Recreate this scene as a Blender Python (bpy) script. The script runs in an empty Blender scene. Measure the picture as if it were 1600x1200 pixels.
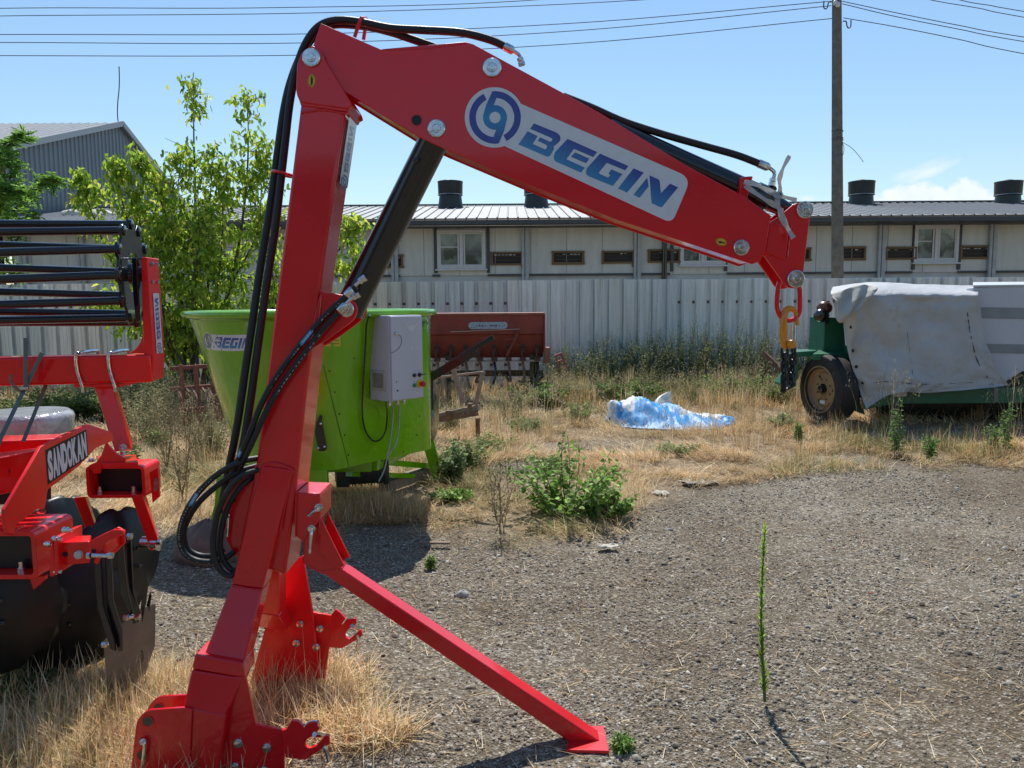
import bpy, bmesh, math, random
import numpy as np
from mathutils import Vector, Matrix
from mathutils.bvhtree import BVHTree
R = math.radians
random.seed(7)
SC = bpy.context.scene
COL = SC.collection

# ---------------------------------------------------------------- camera
CH, PITCH, ROLL, FPX = 1.6, R(6.0), R(0.4), 1200.0
_r = Vector((1, 0, 0)); _f = Vector((0, math.cos(PITCH), -math.sin(PITCH))); _u = _r.cross(_f)
CR = _r * math.cos(ROLL) - _u * math.sin(ROLL)
CU = _u * math.cos(ROLL) + _r * math.sin(ROLL)
CAMP = Vector((0, 0, CH))
cd = bpy.data.cameras.new("camera"); cam = bpy.data.objects.new("camera", cd); COL.objects.link(cam)
cd.sensor_width = 36; cd.lens = 36 * FPX / 1600; cd.clip_start = 0.05; cd.clip_end = 2000
m = Matrix((CR, CU, -_f)).transposed().to_4x4(); m.translation = CAMP
cam.matrix_world = m
SC.camera = cam

# ---------------------------------------------------------------- light and sky
SUN_EL, SUN_AZ = R(57), R(-2)          # azimuth from +Y, clockwise
SUN_STRENGTH, SKY_STRENGTH, EXPOSURE = 5.0, 0.119, 0.12
SC.view_settings.view_transform = 'Standard'; SC.view_settings.look = 'None'
SC.view_settings.exposure = EXPOSURE; SC.view_settings.gamma = 1
sl = bpy.data.lights.new("sun", 'SUN'); sl.energy = SUN_STRENGTH; sl.angle = R(0.5); sl.color = (1, .955, .89)
so = bpy.data.objects.new("sun", sl); COL.objects.link(so)
sd = Vector((math.sin(SUN_AZ) * math.cos(SUN_EL), math.cos(SUN_AZ) * math.cos(SUN_EL), math.sin(SUN_EL)))
so.rotation_euler = sd.to_track_quat('Z', 'Y').to_euler(); so.location = (0, 0, 30)

def ray(px, py):
    return (CR * ((px - 800) / FPX) + CU * ((600 - py) / FPX) + _f)
def P(px, py, Y):
    d = ray(px, py); return CAMP + d * (Y / d.y)
def PXc(px, py, X):
    d = ray(px, py); return CAMP + d * (X / d.x)
def G(px, py, z=0.0):
    d = ray(px, py); return CAMP + d * ((z - CH) / d.z)
def PP(px, py, p0, n):
    d = ray(px, py); return CAMP + d * ((p0 - CAMP).dot(n) / d.dot(n))

world = bpy.data.worlds.new("World"); SC.world = world; world.use_nodes = True
def build_world():
    nt = world.node_tree; N = nt.nodes; L = nt.links; N.clear()
    out = N.new('ShaderNodeOutputWorld'); bg = N.new('ShaderNodeBackground'); bg.inputs[1].default_value = SKY_STRENGTH
    sky = N.new('ShaderNodeTexSky'); sky.sky_type = 'NISHITA'; sky.sun_disc = False
    sky.sun_elevation = SUN_EL; sky.sun_rotation = SUN_AZ; sky.air_density = 1.5; sky.dust_density = 0.05; sky.ozone_density = 6.0
    tc = N.new('ShaderNodeTexCoord')
    def vm(op, a, b=None):
        n = N.new('ShaderNodeVectorMath'); n.operation = op
        for i, x in enumerate((a, b)):
            if x is None: continue
            if hasattr(x, 'links'): L.new(x, n.inputs[i])
            else: n.inputs[i].default_value = x
        return n
    def ma(op, a, b=None, c=None, clamp=False):
        n = N.new('ShaderNodeMath'); n.operation = op; n.use_clamp = clamp
        for i, x in enumerate((a, b, c)):
            if x is None: continue
            if hasattr(x, 'links'): L.new(x, n.inputs[i])
            else: n.inputs[i].default_value = x
        return n.outputs[0]
    col = sky.outputs[0]
    def cloud(px, py, w, h, sl, nscale, namp, soft, peak, col, wisp=False):
        c = ray(px, py).normalized(); ta = Vector((c.y, -c.x, 0)).normalized(); tb = ta.cross(c).normalized()
        if tb.z < 0: tb = -tb
        ta2 = ta * math.cos(sl) + tb * math.sin(sl); tb2 = tb * math.cos(sl) - ta * math.sin(sl)
        dlt = vm('SUBTRACT', tc.outputs['Generated'], tuple(c)).outputs[0]
        a = vm('DOT_PRODUCT', dlt, tuple(ta2)).outputs[1]; b = vm('DOT_PRODUCT', dlt, tuple(tb2)).outputs[1]
        front = ma('GREATER_THAN', vm('DOT_PRODUCT', tc.outputs['Generated'], tuple(c)).outputs[1], 0.8)
        cb = N.new('ShaderNodeCombineXYZ'); L.new(ma('MULTIPLY', a, (.35 if wisp else 1)), cb.inputs[0]); L.new(b, cb.inputs[1])
        nz = N.new('ShaderNodeTexNoise'); nz.inputs['Scale'].default_value = nscale; nz.inputs['Detail'].default_value = 8; nz.inputs['Roughness'].default_value = .58
        L.new(cb.outputs[0], nz.inputs['Vector'])
        a2 = ma('MULTIPLY', ma('DIVIDE', a, w), ma('DIVIDE', a, w))
        if wisp:
            b2 = ma('MULTIPLY', ma('DIVIDE', b, h), ma('DIVIDE', b, h))
            f = ma('SUBTRACT', 1.0, ma('ADD', a2, b2))
        else:
            f = ma('SUBTRACT', ma('SUBTRACT', 1.0, a2), ma('DIVIDE', b, h))
        f = ma('ADD', f, ma('MULTIPLY', ma('SUBTRACT', nz.outputs[0], .5), namp))
        mk = ma('DIVIDE', f, soft, clamp=True); mk = ma('MULTIPLY', ma('MULTIPLY', mk, front), peak)
        v = N.new('ShaderNodeMix'); v.data_type = 'RGBA'
        L.new(mk, v.inputs[0]); L.new(col, v.inputs[6])
        sh = N.new('ShaderNodeMix'); sh.data_type = 'RGBA'; sh.inputs[6].default_value = (5.6, 6.6, 7.9, 1); sh.inputs[7].default_value = (8.6, 8.8, 9.0, 1)
        L.new(nz.outputs[0], sh.inputs[0]); L.new(sh.outputs[2], v.inputs[7])
        return v.outputs[2]
    col = cloud(1425, 325, .052, .030, 0, 40, 1.3, .25, .95, col)
    col = cloud(1505, 325, .040, .034, 0, 60, 1.2, .22, .92, col)
    col = cloud(1445, 266, .036, .010, R(18), 60, 2.6, 1.6, .85, col, True)
    col = cloud(1262, 309, .012, .004, 0, 90, 2.0, 1.4, .7, col, True)
    L.new(col, bg.inputs[0]); L.new(bg.outputs[0], out.inputs[0])
build_world()

# ---------------------------------------------------------------- helpers
LOC = {}
def tag(o, label=None, cat=None, group=None, kind=None):
    if label: o['label'] = label
    if cat: o['category'] = cat
    if group: o['group'] = group
    if kind: o['kind'] = kind
    return o
def thing(name, loc, label, cat, group=None):
    o = bpy.data.objects.new(name, None); COL.objects.link(o); o.location = loc; o.empty_display_size = .1
    LOC[o.name] = Vector(loc)
    return tag(o, label, cat, group)

class MB:
    def __init__(s): s.v = []; s.f = []; s.c = None
    def add(s, vs, fs, col=None):
        n = len(s.v); s.v += [Vector(v) for v in vs]; s.f += [tuple(i + n for i in f) for f in fs]
        if col is not None:
            if s.c is None: s.c = [(1, 1, 1)] * n
            s.c += [col] * len(vs) if not isinstance(col, list) else col
        elif s.c is not None: s.c += [(1, 1, 1)] * len(vs)
        return s
    def prism(s, pts, off, col=None):
        off = Vector(off); n = len(pts); a = [Vector(p) for p in pts]; b = [p + off for p in a]
        fs = [tuple(range(n)), tuple(range(2 * n - 1, n - 1, -1))] + [(i, i + n, (i + 1) % n + n, (i + 1) % n) for i in range(n)]
        if isinstance(col, list): col = col + col
        return s.add(a + b, fs, col)
    def plate(s, px, Y, th, col=None): return s.prism([P(x, y, Y) for x, y in px], (0, th, 0), col)
    def hexa(s, a, b):   # two quads of 4 points
        return s.add(list(a) + list(b), [(0, 1, 2, 3), (7, 6, 5, 4), (0, 4, 5, 1), (1, 5, 6, 2), (2, 6, 7, 3), (3, 7, 4, 0)])
    def box(s, c, size, rot=None):
        c = Vector(c); hx, hy, hz = [q / 2 for q in size]
        vs = [Vector((x, y, z)) for z in (-hz, hz) for x, y in ((-hx, -hy), (hx, -hy), (hx, hy), (-hx, hy))]
        if rot is not None: vs = [rot @ v for v in vs]
        vs = [v + c for v in vs]
        return s.add(vs, [(3, 2, 1, 0), (4, 5, 6, 7), (0, 1, 5, 4), (1, 2, 6, 5), (2, 3, 7, 6), (3, 0, 4, 7)])
    def bar(s, p0, p1, w, h, up=(0, 0, 1)):   # rectangular bar between two points
        p0 = Vector(p0); p1 = Vector(p1); d = (p1 - p0).normalized(); up = Vector(up)
        x = d.cross(up).normalized(); z = x.cross(d).normalized()
        q = [(-w / 2, -h / 2), (w / 2, -h / 2), (w / 2, h / 2), (-w / 2, h / 2)]
        return s.hexa([p0 + x * a + z * b for a, b in q], [p1 + x * a + z * b for a, b in q])
    def tube(s, path, r, n=10, closed=False, cap=True):
        pts = [Vector(p) for p in path]; m_ = len(pts)
        rr = r if isinstance(r, (list, tuple)) else [r] * m_
        T = []
        for i in range(m_):
            a = pts[(i - 1) % m_] if (closed or i > 0) else pts[0]
            b = pts[(i + 1) % m_] if (closed or i < m_ - 1) else pts[-1]
            T.append((b - a).normalized() if (b - a).length > 1e-9 else Vector((0, 0, 1)))
        up = Vector((0, 0, 1)) if abs(T[0].z) < .9 else Vector((1, 0, 0))
        x = T[0].cross(up).normalized(); vs = []; fs = []
        for i in range(m_):
            x = (x - T[i] * x.dot(T[i])).normalized(); y = T[i].cross(x)
            for k in range(n):
                a = 2 * math.pi * k / n; vs.append(pts[i] + (x * math.cos(a) + y * math.sin(a)) * rr[i])
        for i in range(m_ if closed else m_ - 1):
            j = (i + 1) % m_
            for k in range(n): fs.append((i * n + k, i * n + (k + 1) % n, j * n + (k + 1) % n, j * n + k))
        if cap and not closed: fs += [tuple(range(n - 1, -1, -1)), tuple((m_ - 1) * n + k for k in range(n))]
        return s.add(vs, fs)
    def cyl(s, p0, p1, r, r2=None, n=24): return s.tube([p0, p1], [r, r if r2 is None else r2], n)
    def lathe(s, c, ax, prof, n=40, cap=True):   # prof: (distance along axis, radius)
        c = Vector(c); ax = Vector(ax).normalized(); x = ax.orthogonal().normalized(); y = ax.cross(x)
        vs = []; fs = []; m_ = len(prof)
        for d, r in prof:
            for k in range(n):
                a = 2 * math.pi * k / n; vs.append(c + ax * d + (x * math.cos(a) + y * math.sin(a)) * max(r, 1e-4))
        for i in range(m_ - 1):
            for k in range(n): fs.append((i * n + k, i * n + (k + 1) % n, (i + 1) * n + (k + 1) % n, (i + 1) * n + k))
        if cap: fs += [tuple(range(n - 1, -1, -1)), tuple((m_ - 1) * n + k for k in range(n))]
        return s.add(vs, fs)
    def build(s, name, mat, parent=None, bevel=0, smooth=True, ang=35, seg=2, recalc=True):
        vs = s.v
        if parent is None:
            mn = Vector((min(v.x for v in vs), min(v.y for v in vs), min(v.z for v in vs))); mx = Vector((max(v.x for v in vs), max(v.y for v in vs), 0))
            base = Vector(((mn.x + mx.x) / 2, (mn.y + mx.y) / 2, mn.z))
        else: base = LOC[parent.name]
        me = bpy.data.meshes.new(name); me.from_pydata([v - base for v in vs], [], s.f)
        if s.c is not None:
            at = me.color_attributes.new('Col', 'FLOAT_COLOR', 'POINT')
            at.data.foreach_set('color', np.array([list(c[:3]) + [1] for c in s.c], dtype=np.float32).ravel())
        if recalc:
            bm = bmesh.new(); bm.from_mesh(me); bmesh.ops.recalc_face_normals(bm, faces=bm.faces); bm.to_mesh(me); bm.free()
        if smooth: me.shade_smooth(); me.set_sharp_from_angle(angle=R(ang))
        me.materials.append(mat)
        o = bpy.data.objects.new(name, me); COL.objects.link(o)
        if parent is None: o.location = base; LOC[o.name] = base
        else: o.parent = parent; LOC[o.name] = base
        if bevel:
            b = o.modifiers.new('bevel', 'BEVEL'); b.width = bevel; b.segments = seg; b.limit_method = 'ANGLE'; b.angle_limit = R(40)
        return o

def np_obj(name, V, F, mat, parent=None, col=None, smooth=False):
    V = np.asarray(V, dtype=np.float32).reshape(-1, 3); F = np.asarray(F, dtype=np.int32); k = F.shape[1]
    if parent is None: base = np.array([(V[:, 0].min() + V[:, 0].max()) / 2, (V[:, 1].min() + V[:, 1].max()) / 2, V[:, 2].min()])
    else: base = np.array(LOC[parent.name])
    me = bpy.data.meshes.new(name)
    me.vertices.add(len(V)); me.vertices.foreach_set('co', (V - base).astype(np.float32).ravel())
    me.loops.add(F.size); me.loops.foreach_set('vertex_index', F.ravel())
    me.polygons.add(len(F)); me.polygons.foreach_set('loop_start', np.arange(len(F), dtype=np.int32) * k)
    me.polygons.foreach_set('loop_total', np.full(len(F), k, dtype=np.int32))
    if smooth: me.polygons.foreach_set('use_smooth', np.ones(len(F), dtype=bool))
    if col is not None:
        at = me.color_attributes.new('Col', 'FLOAT_COLOR', 'POINT')
        at.data.foreach_set('color', np.concatenate([col, np.ones((len(V), 1))], 1).astype(np.float32).ravel())
    me.update(calc_edges=True); me.validate()
    me.materials.append(mat)
    o = bpy.data.objects.new(name, me); COL.objects.link(o); LOC[o.name] = Vector(base)
    if parent is None: o.location = Vector(base.tolist())
    else: o.parent = parent
    return o

rng = np.random.default_rng(11)
_tab = rng.random((256, 256))
def vnoise(x, y):
    x = np.asarray(x, float); y = np.asarray(y, float); xi = np.floor(x).astype(int); yi = np.floor(y).astype(int); fx = x - xi; fy = y - yi
    fx = fx * fx * (3 - 2 * fx); fy = fy * fy * (3 - 2 * fy); g = lambda a, b: _tab[a % 256, b % 256]
    return (g(xi, yi) * (1 - fx) + g(xi + 1, yi) * fx) * (1 - fy) + (g(xi, yi + 1) * (1 - fx) + g(xi + 1, yi + 1) * fx) * fy
def fbm(x, y, o=4):
    s = 0; a = .5; t = 0
    for i in range(o): s = s + a * vnoise(np.asarray(x) * 2 ** i + 17.3 * i, np.asarray(y) * 2 ** i + 9.1 * i); t += a; a *= .5
    return s / t
def smooth_path(pts, n=6):
    pts = [Vector(p) for p in pts]; out = []
    q = [pts[0] * 2 - pts[1]] + pts + [pts[-1] * 2 - pts[-2]]
    for i in range(1, len(q) - 2):
        for k in range(n):
            t = k / n; a, b, c, d = q[i - 1], q[i], q[i + 1], q[i + 2]
            out.append(.5 * ((2 * b) + (c - a) * t + (2 * a - 5 * b + 4 * c - d) * t * t + (3 * b - a - 3 * c + d) * t ** 3))
    out.append(pts[-1]); return out

# ---------------------------------------------------------------- materials
def mat(name, base, rough=.5, metal=0, var=0, vscale=5, bump=0, bscale=40, coat=0, attr=False, trans=0, rust=None, rscale=6, rthr=.6, spec=.5, stretch=None, bdist=.004, rvar=0, coatr=.08):
    m = bpy.data.materials.new(name); m.use_nodes = True; nt = m.node_tree; N = nt.nodes; L = nt.links
    b = N['Principled BSDF']; b.inputs['Roughness'].default_value = rough; b.inputs['Metallic'].default_value = metal
    b.inputs['Specular IOR Level'].default_value = spec
    if coat: b.inputs['Coat Weight'].default_value = coat; b.inputs['Coat Roughness'].default_value = coatr
    tc = N.new('ShaderNodeTexCoord'); vec = tc.outputs['Object']
    if stretch:
        mp = N.new('ShaderNodeMapping'); mp.inputs['Scale'].default_value = stretch; L.new(vec, mp.inputs[0]); vec = mp.outputs[0]
    col = None
    if attr:
        a = N.new('ShaderNodeAttribute'); a.attribute_name = 'Col'
        mx = N.new('ShaderNodeMix'); mx.data_type = 'RGBA'; mx.blend_type = 'MULTIPLY'; mx.inputs[0].default_value = 1
        mx.inputs[6].default_value = (*base, 1); L.new(a.outputs['Color'], mx.inputs[7]); col = mx.outputs[2]
    if var:
        nz = N.new('ShaderNodeTexNoise'); nz.inputs['Scale'].default_value = vscale; nz.inputs['Detail'].default_value = 6; nz.inputs['Roughness'].default_value = .6; L.new(vec, nz.inputs['Vector'])
        mr = N.new('ShaderNodeMapRange'); mr.inputs[1].default_value = .3; mr.inputs[2].default_value = .7; mr.inputs[3].default_value = 1 - var; mr.inputs[4].default_value = 1 + var; L.new(nz.outputs[0], mr.inputs[0])
        vmn = N.new('ShaderNodeVectorMath'); vmn.operation = 'SCALE'
        if col is None: vmn.inputs[0].default_value = base
        else: L.new(col, vmn.inputs[0])
        L.new(mr.outputs[0], vmn.inputs['Scale']); col = vmn.outputs[0]
        if rvar:
            m2 = N.new('ShaderNodeMapRange'); m2.inputs[1].default_value = .3; m2.inputs[2].default_value = .7; m2.inputs[3].default_value = max(rough - rvar, .02); m2.inputs[4].default_value = min(rough + rvar, 1)
            L.new(nz.outputs[0], m2.inputs[0]); L.new(m2.outputs[0], b.inputs['Roughness'])
    if rust:
        nz = N.new('ShaderNodeTexNoise'); nz.inputs['Scale'].default_value = rscale; nz.inputs['Detail'].default_value = 9; nz.inputs['Roughness'].default_value = .65; L.new(vec, nz.inputs['Vector'])
        mr = N.new('ShaderNodeMapRange'); mr.inputs[1].default_value = rthr; mr.inputs[2].default_value = rthr + .06; L.new(nz.outputs[0], mr.inputs[0])
        mx = N.new('ShaderNodeMix'); mx.data_type = 'RGBA'; L.new(mr.outputs[0], mx.inputs[0])
        if col is None: mx.inputs[6].default_value = (*base, 1)
        else: L.new(col, mx.inputs[6])
        mx.inputs[7].default_value = (*rust, 1); col = mx.outputs[2]
    if col is None: b.inputs['Base Color'].default_value = (*base, 1)
    else: L.new(col, b.inputs['Base Color'])
    if bump:
        nz = N.new('ShaderNodeTexNoise'); nz.inputs['Scale'].default_value = bscale; nz.inputs['Detail'].default_value = 5; L.new(vec, nz.inputs['Vector'])
        bp = N.new('ShaderNodeBump'); bp.inputs['Strength'].default_value = bump; bp.inputs['Distance'].default_value = bdist; L.new(nz.outputs[0], bp.inputs['Height']); L.new(bp.outputs[0], b.inputs['Normal'])
    if trans:
        tr = N.new('ShaderNodeBsdfTranslucent'); ms = N.new('ShaderNodeMixShader'); ms.inputs[0].default_value = trans
        if col is None: tr.inputs[0].default_value = (*base, 1)
        else: L.new(col, tr.inputs[0])
        L.new(b.outputs[0], ms.inputs[1]); L.new(tr.outputs[0], ms.inputs[2]); L.new(ms.outputs[0], N['Material Output'].inputs[0])
    return m
M = dict(
    red=mat('red_paint', (.70, .004, .010), .34, 0, .10, 2.2, .12, 60, .65, rvar=.12, coatr=.06, bdist=.0008, spec=.35, rust=(.46, .05, .045), rscale=26, rthr=.66),
    dred=mat('harrow_red_paint', (.84, .006, .006), .36, 0, .10, 5, .1, 90, .6, rvar=.12, coatr=.08, bdist=.001, spec=.3, rust=(.62, .12, .08), rscale=22, rthr=.67),
    zinc=mat('zinc_plated', (.62, .63, .63), .16, 1, .35, 45, .15, 150, rvar=.12),
    black=mat('black_paint', (.009, .010, .011), .22, 0, .2, 8, .04, 60, .6, coatr=.06, bdist=.001, spec=.4),
    rubber=mat('hose_rubber', (.012, .013, .014), .50, 0, .25, 15, .2, 200),
    white=mat('sticker_white', (.66, .70, .74), .32, 0, .05, 30, .25, 25, .3, bdist=.002),
    print_=mat('sticker_print', (1, 1, 1), .32, 0, attr=True, coat=.3),
    yellow=mat('yellow_sticker', (.72, .42, .02), .4),
    ink=mat('black_ink', (.01, .01, .01), .4),
    green=mat('lime_paint', (.175, .46, .001), .24, 0, .09, 2.5, .35, 3.2, .8, rvar=.08, coatr=.05, bdist=.012, spec=.3, stretch=(3, 3, .8), rust=(.20, .36, .03), rscale=9, rthr=.66),
    dgreen=mat('dark_green_paint', (.012, .125, .062), .42, 0, .2, 5, .1, 50, .15, rust=(.10, .06, .03), rthr=.68),
    grey=mat('grey_cabinet', (.50, .52, .58), .38, 0, .04, 4, .05, 60, .2),
    hook=mat('hook_yellow', (.68, .27, .015), .38, 0, .12, 20, .1, 60, .3, rust=(.25, .12, .03), rscale=30, rthr=.66),
    chain=mat('chain_black', (.02, .021, .023), .38, .3, .2, 30),
    tyre=mat('old_tyre', (.022, .020, .018), .8, 0, .3, 10, .4, 60, rust=(.10, .08, .06), rthr=.62),
    rim=mat('beige_rim', (.29, .19, .095), .55, 0, .15, 8, .1, 60, rust=(.12, .06, .03), rthr=.66, rscale=10),
    rustred=mat('faded_red_drill', (.235, .040, .028), .6, 0, .25, 4, .2, 40, rust=(.10, .055, .035), rthr=.60, rscale=8),
    rust=mat('rusty_steel', (.17, .09, .06), .8, 0, .35, 12, .5, 60, rust=(.28, .20, .15), rthr=.55, rscale=15),
    wood=mat('grey_wood', (.23, .17, .12), .85, 0, .3, 10, .5, 30, stretch=(1, 8, 8)),
    concrete=mat('weathered_concrete', (.17, .155, .13), .9, 0, .3, 8, .8, 70, bdist=.01, rust=(.10, .09, .07), rscale=20, rthr=.6),
    wire=mat('power_wire', (.06, .06, .07), .6),
    strap=mat('dark_strap', (.10, .13, .12), .6),
    hub=mat('bright_hub', (.7, .7, .7), .2, 1),
)
# ---------------------------------------------------------------- ground
BP = [(-500, 800), (0, 800), (240, 835), (300, 850), (560, 835), (640, 862), (740, 855), (860, 858), (980, 835), (1020, 795), (1150, 778), (1260, 735), (1400, 722), (1600, 732), (2300, 740)]
_b = sorted([(G(x, y).x, G(x, y).y) for x, y in BP]); BX = np.array([b[0] for b in _b]); BY = np.array([b[1] for b in _b])
def grassiness(x, y):     # 0 gravel .. 1 grass
    n = fbm(x * 1.3 + 5, y * 1.3, 4) - .5
    g = np.clip((y - np.interp(x, BX, BY) + n * 1.6) / .5, 0, 1)
    for cx, cy, rx, ry in CLUMPS:
        d = np.sqrt(((x - cx) / rx) ** 2 + ((y - cy) / ry) ** 2) + n * .9
        g = np.maximum(g, np.clip((1.05 - d) / .25, 0, 1))
    # bare gravelly patches inside the grass
    for cx, cy, rx, ry in BARE:
        d = np.sqrt(((x - cx) / rx) ** 2 + ((y - cy) / ry) ** 2) + n * .8
        g = np.minimum(g, np.clip((d - .8) / .4, .12, 1))
    return g
def gell(px, py, rx, ry): p = G(px, py); return (p.x, p.y, rx, ry)
CLUMPS = [gell(585, 800, .42, .32), gell(90, 1190, .75, .42), gell(250, 1100, .28, .25), gell(470, 1095, .27, .30), gell(560, 1150, .22, .12), gell(20, 1080, .5, .3)]
BARE = [gell(950, 700, .9, .45), gell(820, 730, .35, .3), gell(1480, 680, 1.0, .6)]
def gz(x, y):
    x = np.asarray(x, float); y = np.asarray(y, float)
    far = np.clip((np.hypot(x, y) - 25) / 20, 0, 1)
    z = (fbm(x * .6, y * .6, 3) - .5) * .05 + (fbm(x * 3.1 + 3, y * 3.1, 4) - .5) * .03 + (fbm(x * 14, y * 14, 3) - .5) * .010
    return z * (1 - far) * 1.0 - .004
def ground_material():
    m = bpy.data.materials.new('gravel_and_soil'); m.use_nodes = True; nt = m.node_tree; N = nt.nodes; L = nt.links; b = N['Principled BSDF']
    b.inputs['Roughness'].default_value = .92; b.inputs['Specular IOR Level'].default_value = .25
    tc = N.new('ShaderNodeTexCoord'); v = tc.outputs['Object']
    def noise(s, d=6, r=.6):
        n = N.new('ShaderNodeTexNoise'); n.inputs['Scale'].default_value = s; n.inputs['Detail'].default_value = d; n.inputs['Roughness'].default_value = r; L.new(v, n.inputs['Vector']); return n.outputs[0]
    def ramp(x, st):
        r = N.new('ShaderNodeValToRGB'); L.new(x, r.inputs[0]); e = r.color_ramp.elements
        e[0].position, e[0].color = st[0][0], (*st[0][1], 1); e[1].position, e[1].color = st[-1][0], (*st[-1][1], 1)
        for p, c in st[1:-1]: q = e.new(p); q.color = (*c, 1)
        return r.outputs[0]
    def mix(f, a, c, bt='MIX'):
        n = N.new('ShaderNodeMix'); n.data_type = 'RGBA'; n.blend_type = bt
        if hasattr(f, 'links'): L.new(f, n.inputs[0])
        else: n.inputs[0].default_value = f
        for i, x in ((6, a), (7, c)):
            if hasattr(x, 'links'): L.new(x, n.inputs[i])
            else: n.inputs[i].default_value = (*x, 1)
        return n.outputs[2]
    vor = N.new('ShaderNodeTexVoronoi'); vor.inputs['Scale'].default_value = 95; L.new(v, vor.inputs['Vector'])
    vor2 = N.new('ShaderNodeTexVoronoi'); vor2.inputs['Scale'].default_value = 48; L.new(v, vor2.inputs['Vector'])
    base = ramp(noise(1.1, 7, .65), [(.33, (.125, .090, .055)), (.5, (.190, .150, .100)), (.66, (.240, .205, .150))])
    col0 = 0; st1 = N.new('ShaderNodeSeparateColor'); L.new(vor.outputs['Color'], st1.inputs[0])
    st2 = N.new('ShaderNodeSeparateColor'); L.new(vor2.outputs['Color'], st2.inputs[0])
    c1 = ramp(st1.outputs[0], [(.0, (.05, .04, .03)), (.45, (.165, .132, .088)), (.75, (.255, .218, .162)), (.93, (.46, .43, .37)), (1, (.72, .69, .62))])
    c2 = ramp(st2.outputs[0], [(.0, (.08, .062, .045)), (.6, (.205, .170, .122)), (.9, (.30, .272, .225)), (1, (.54, .51, .46))])
    dens = ramp(noise(2.3, 5, .6), [(.38, (0, 0, 0)), (.62, (1, 1, 1))])
    col = mix(.62, base, c1); col = mix(mixf := dens, col, mix(.5, c1, c2))
    patch = ramp(noise(.55, 5, .6), [(.34, (.78, .72, .64)), (.48, (.95, .93, .89)), (.66, (1.15, 1.16, 1.15))]); col = mix(1, col, patch, 'MULTIPLY')
    a = N.new('ShaderNodeAttribute'); a.attribute_name = 'Col'; sp = N.new('ShaderNodeSeparateColor'); L.new(a.outputs['Color'], sp.inputs[0])
    soil = ramp(noise(9, 8, .7), [(.3, (.13, .092, .055)), (.5, (.28, .205, .125)), (.7, (.46, .36, .23))])
    col = mix(sp.outputs[0], col, soil); L.new(col, b.inputs['Base Color'])
    ht = N.new('ShaderNodeMath'); ht.operation = 'ADD'; L.new(vor.outputs['Distance'], ht.inputs[0]); L.new(noise(30, 8, .7), ht.inputs[1])
    bp = N.new('ShaderNodeBump'); bp.inputs['Strength'].default_value = .9; bp.inputs['Distance'].default_value = .012; L.new(ht.outputs[0], bp.inputs['Height']); L.new(bp.outputs[0], b.inputs['Normal'])
    return m
def build_ground():
    def axis(a, b, s, far, n):
        core = np.arange(a, b + s / 2, s); t = np.linspace(0, 1, n)[1:] ** 2.2
        return np.concatenate([(a - t * (far + a))[::-1] if a <= 0 else (a - t * (a + far))[::-1], core, b + t * (far - b)])
    X = axis(-5.5, 6.5, .035, 500, 26); Y = axis(1.8, 11.5, .035, 800, 26)
    gx, gy = np.meshgrid(X, Y); z = gz(gx, gy); V = np.stack([gx, gy, z], -1).reshape(-1, 3)
    nx, ny = len(X), len(Y); i = np.arange(ny - 1)[:, None] * nx + np.arange(nx - 1)[None, :]
    F = np.stack([i, i + 1, i + nx + 1, i + nx], -1).reshape(-1, 4)
    g = grassiness(gx, gy).reshape(-1); c = np.stack([g, g, g], -1)
    LOCB = None
    o = np_obj('ground', V, F, ground_material(), col=c, smooth=True); o['kind'] = 'structure'
build_ground()

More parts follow.
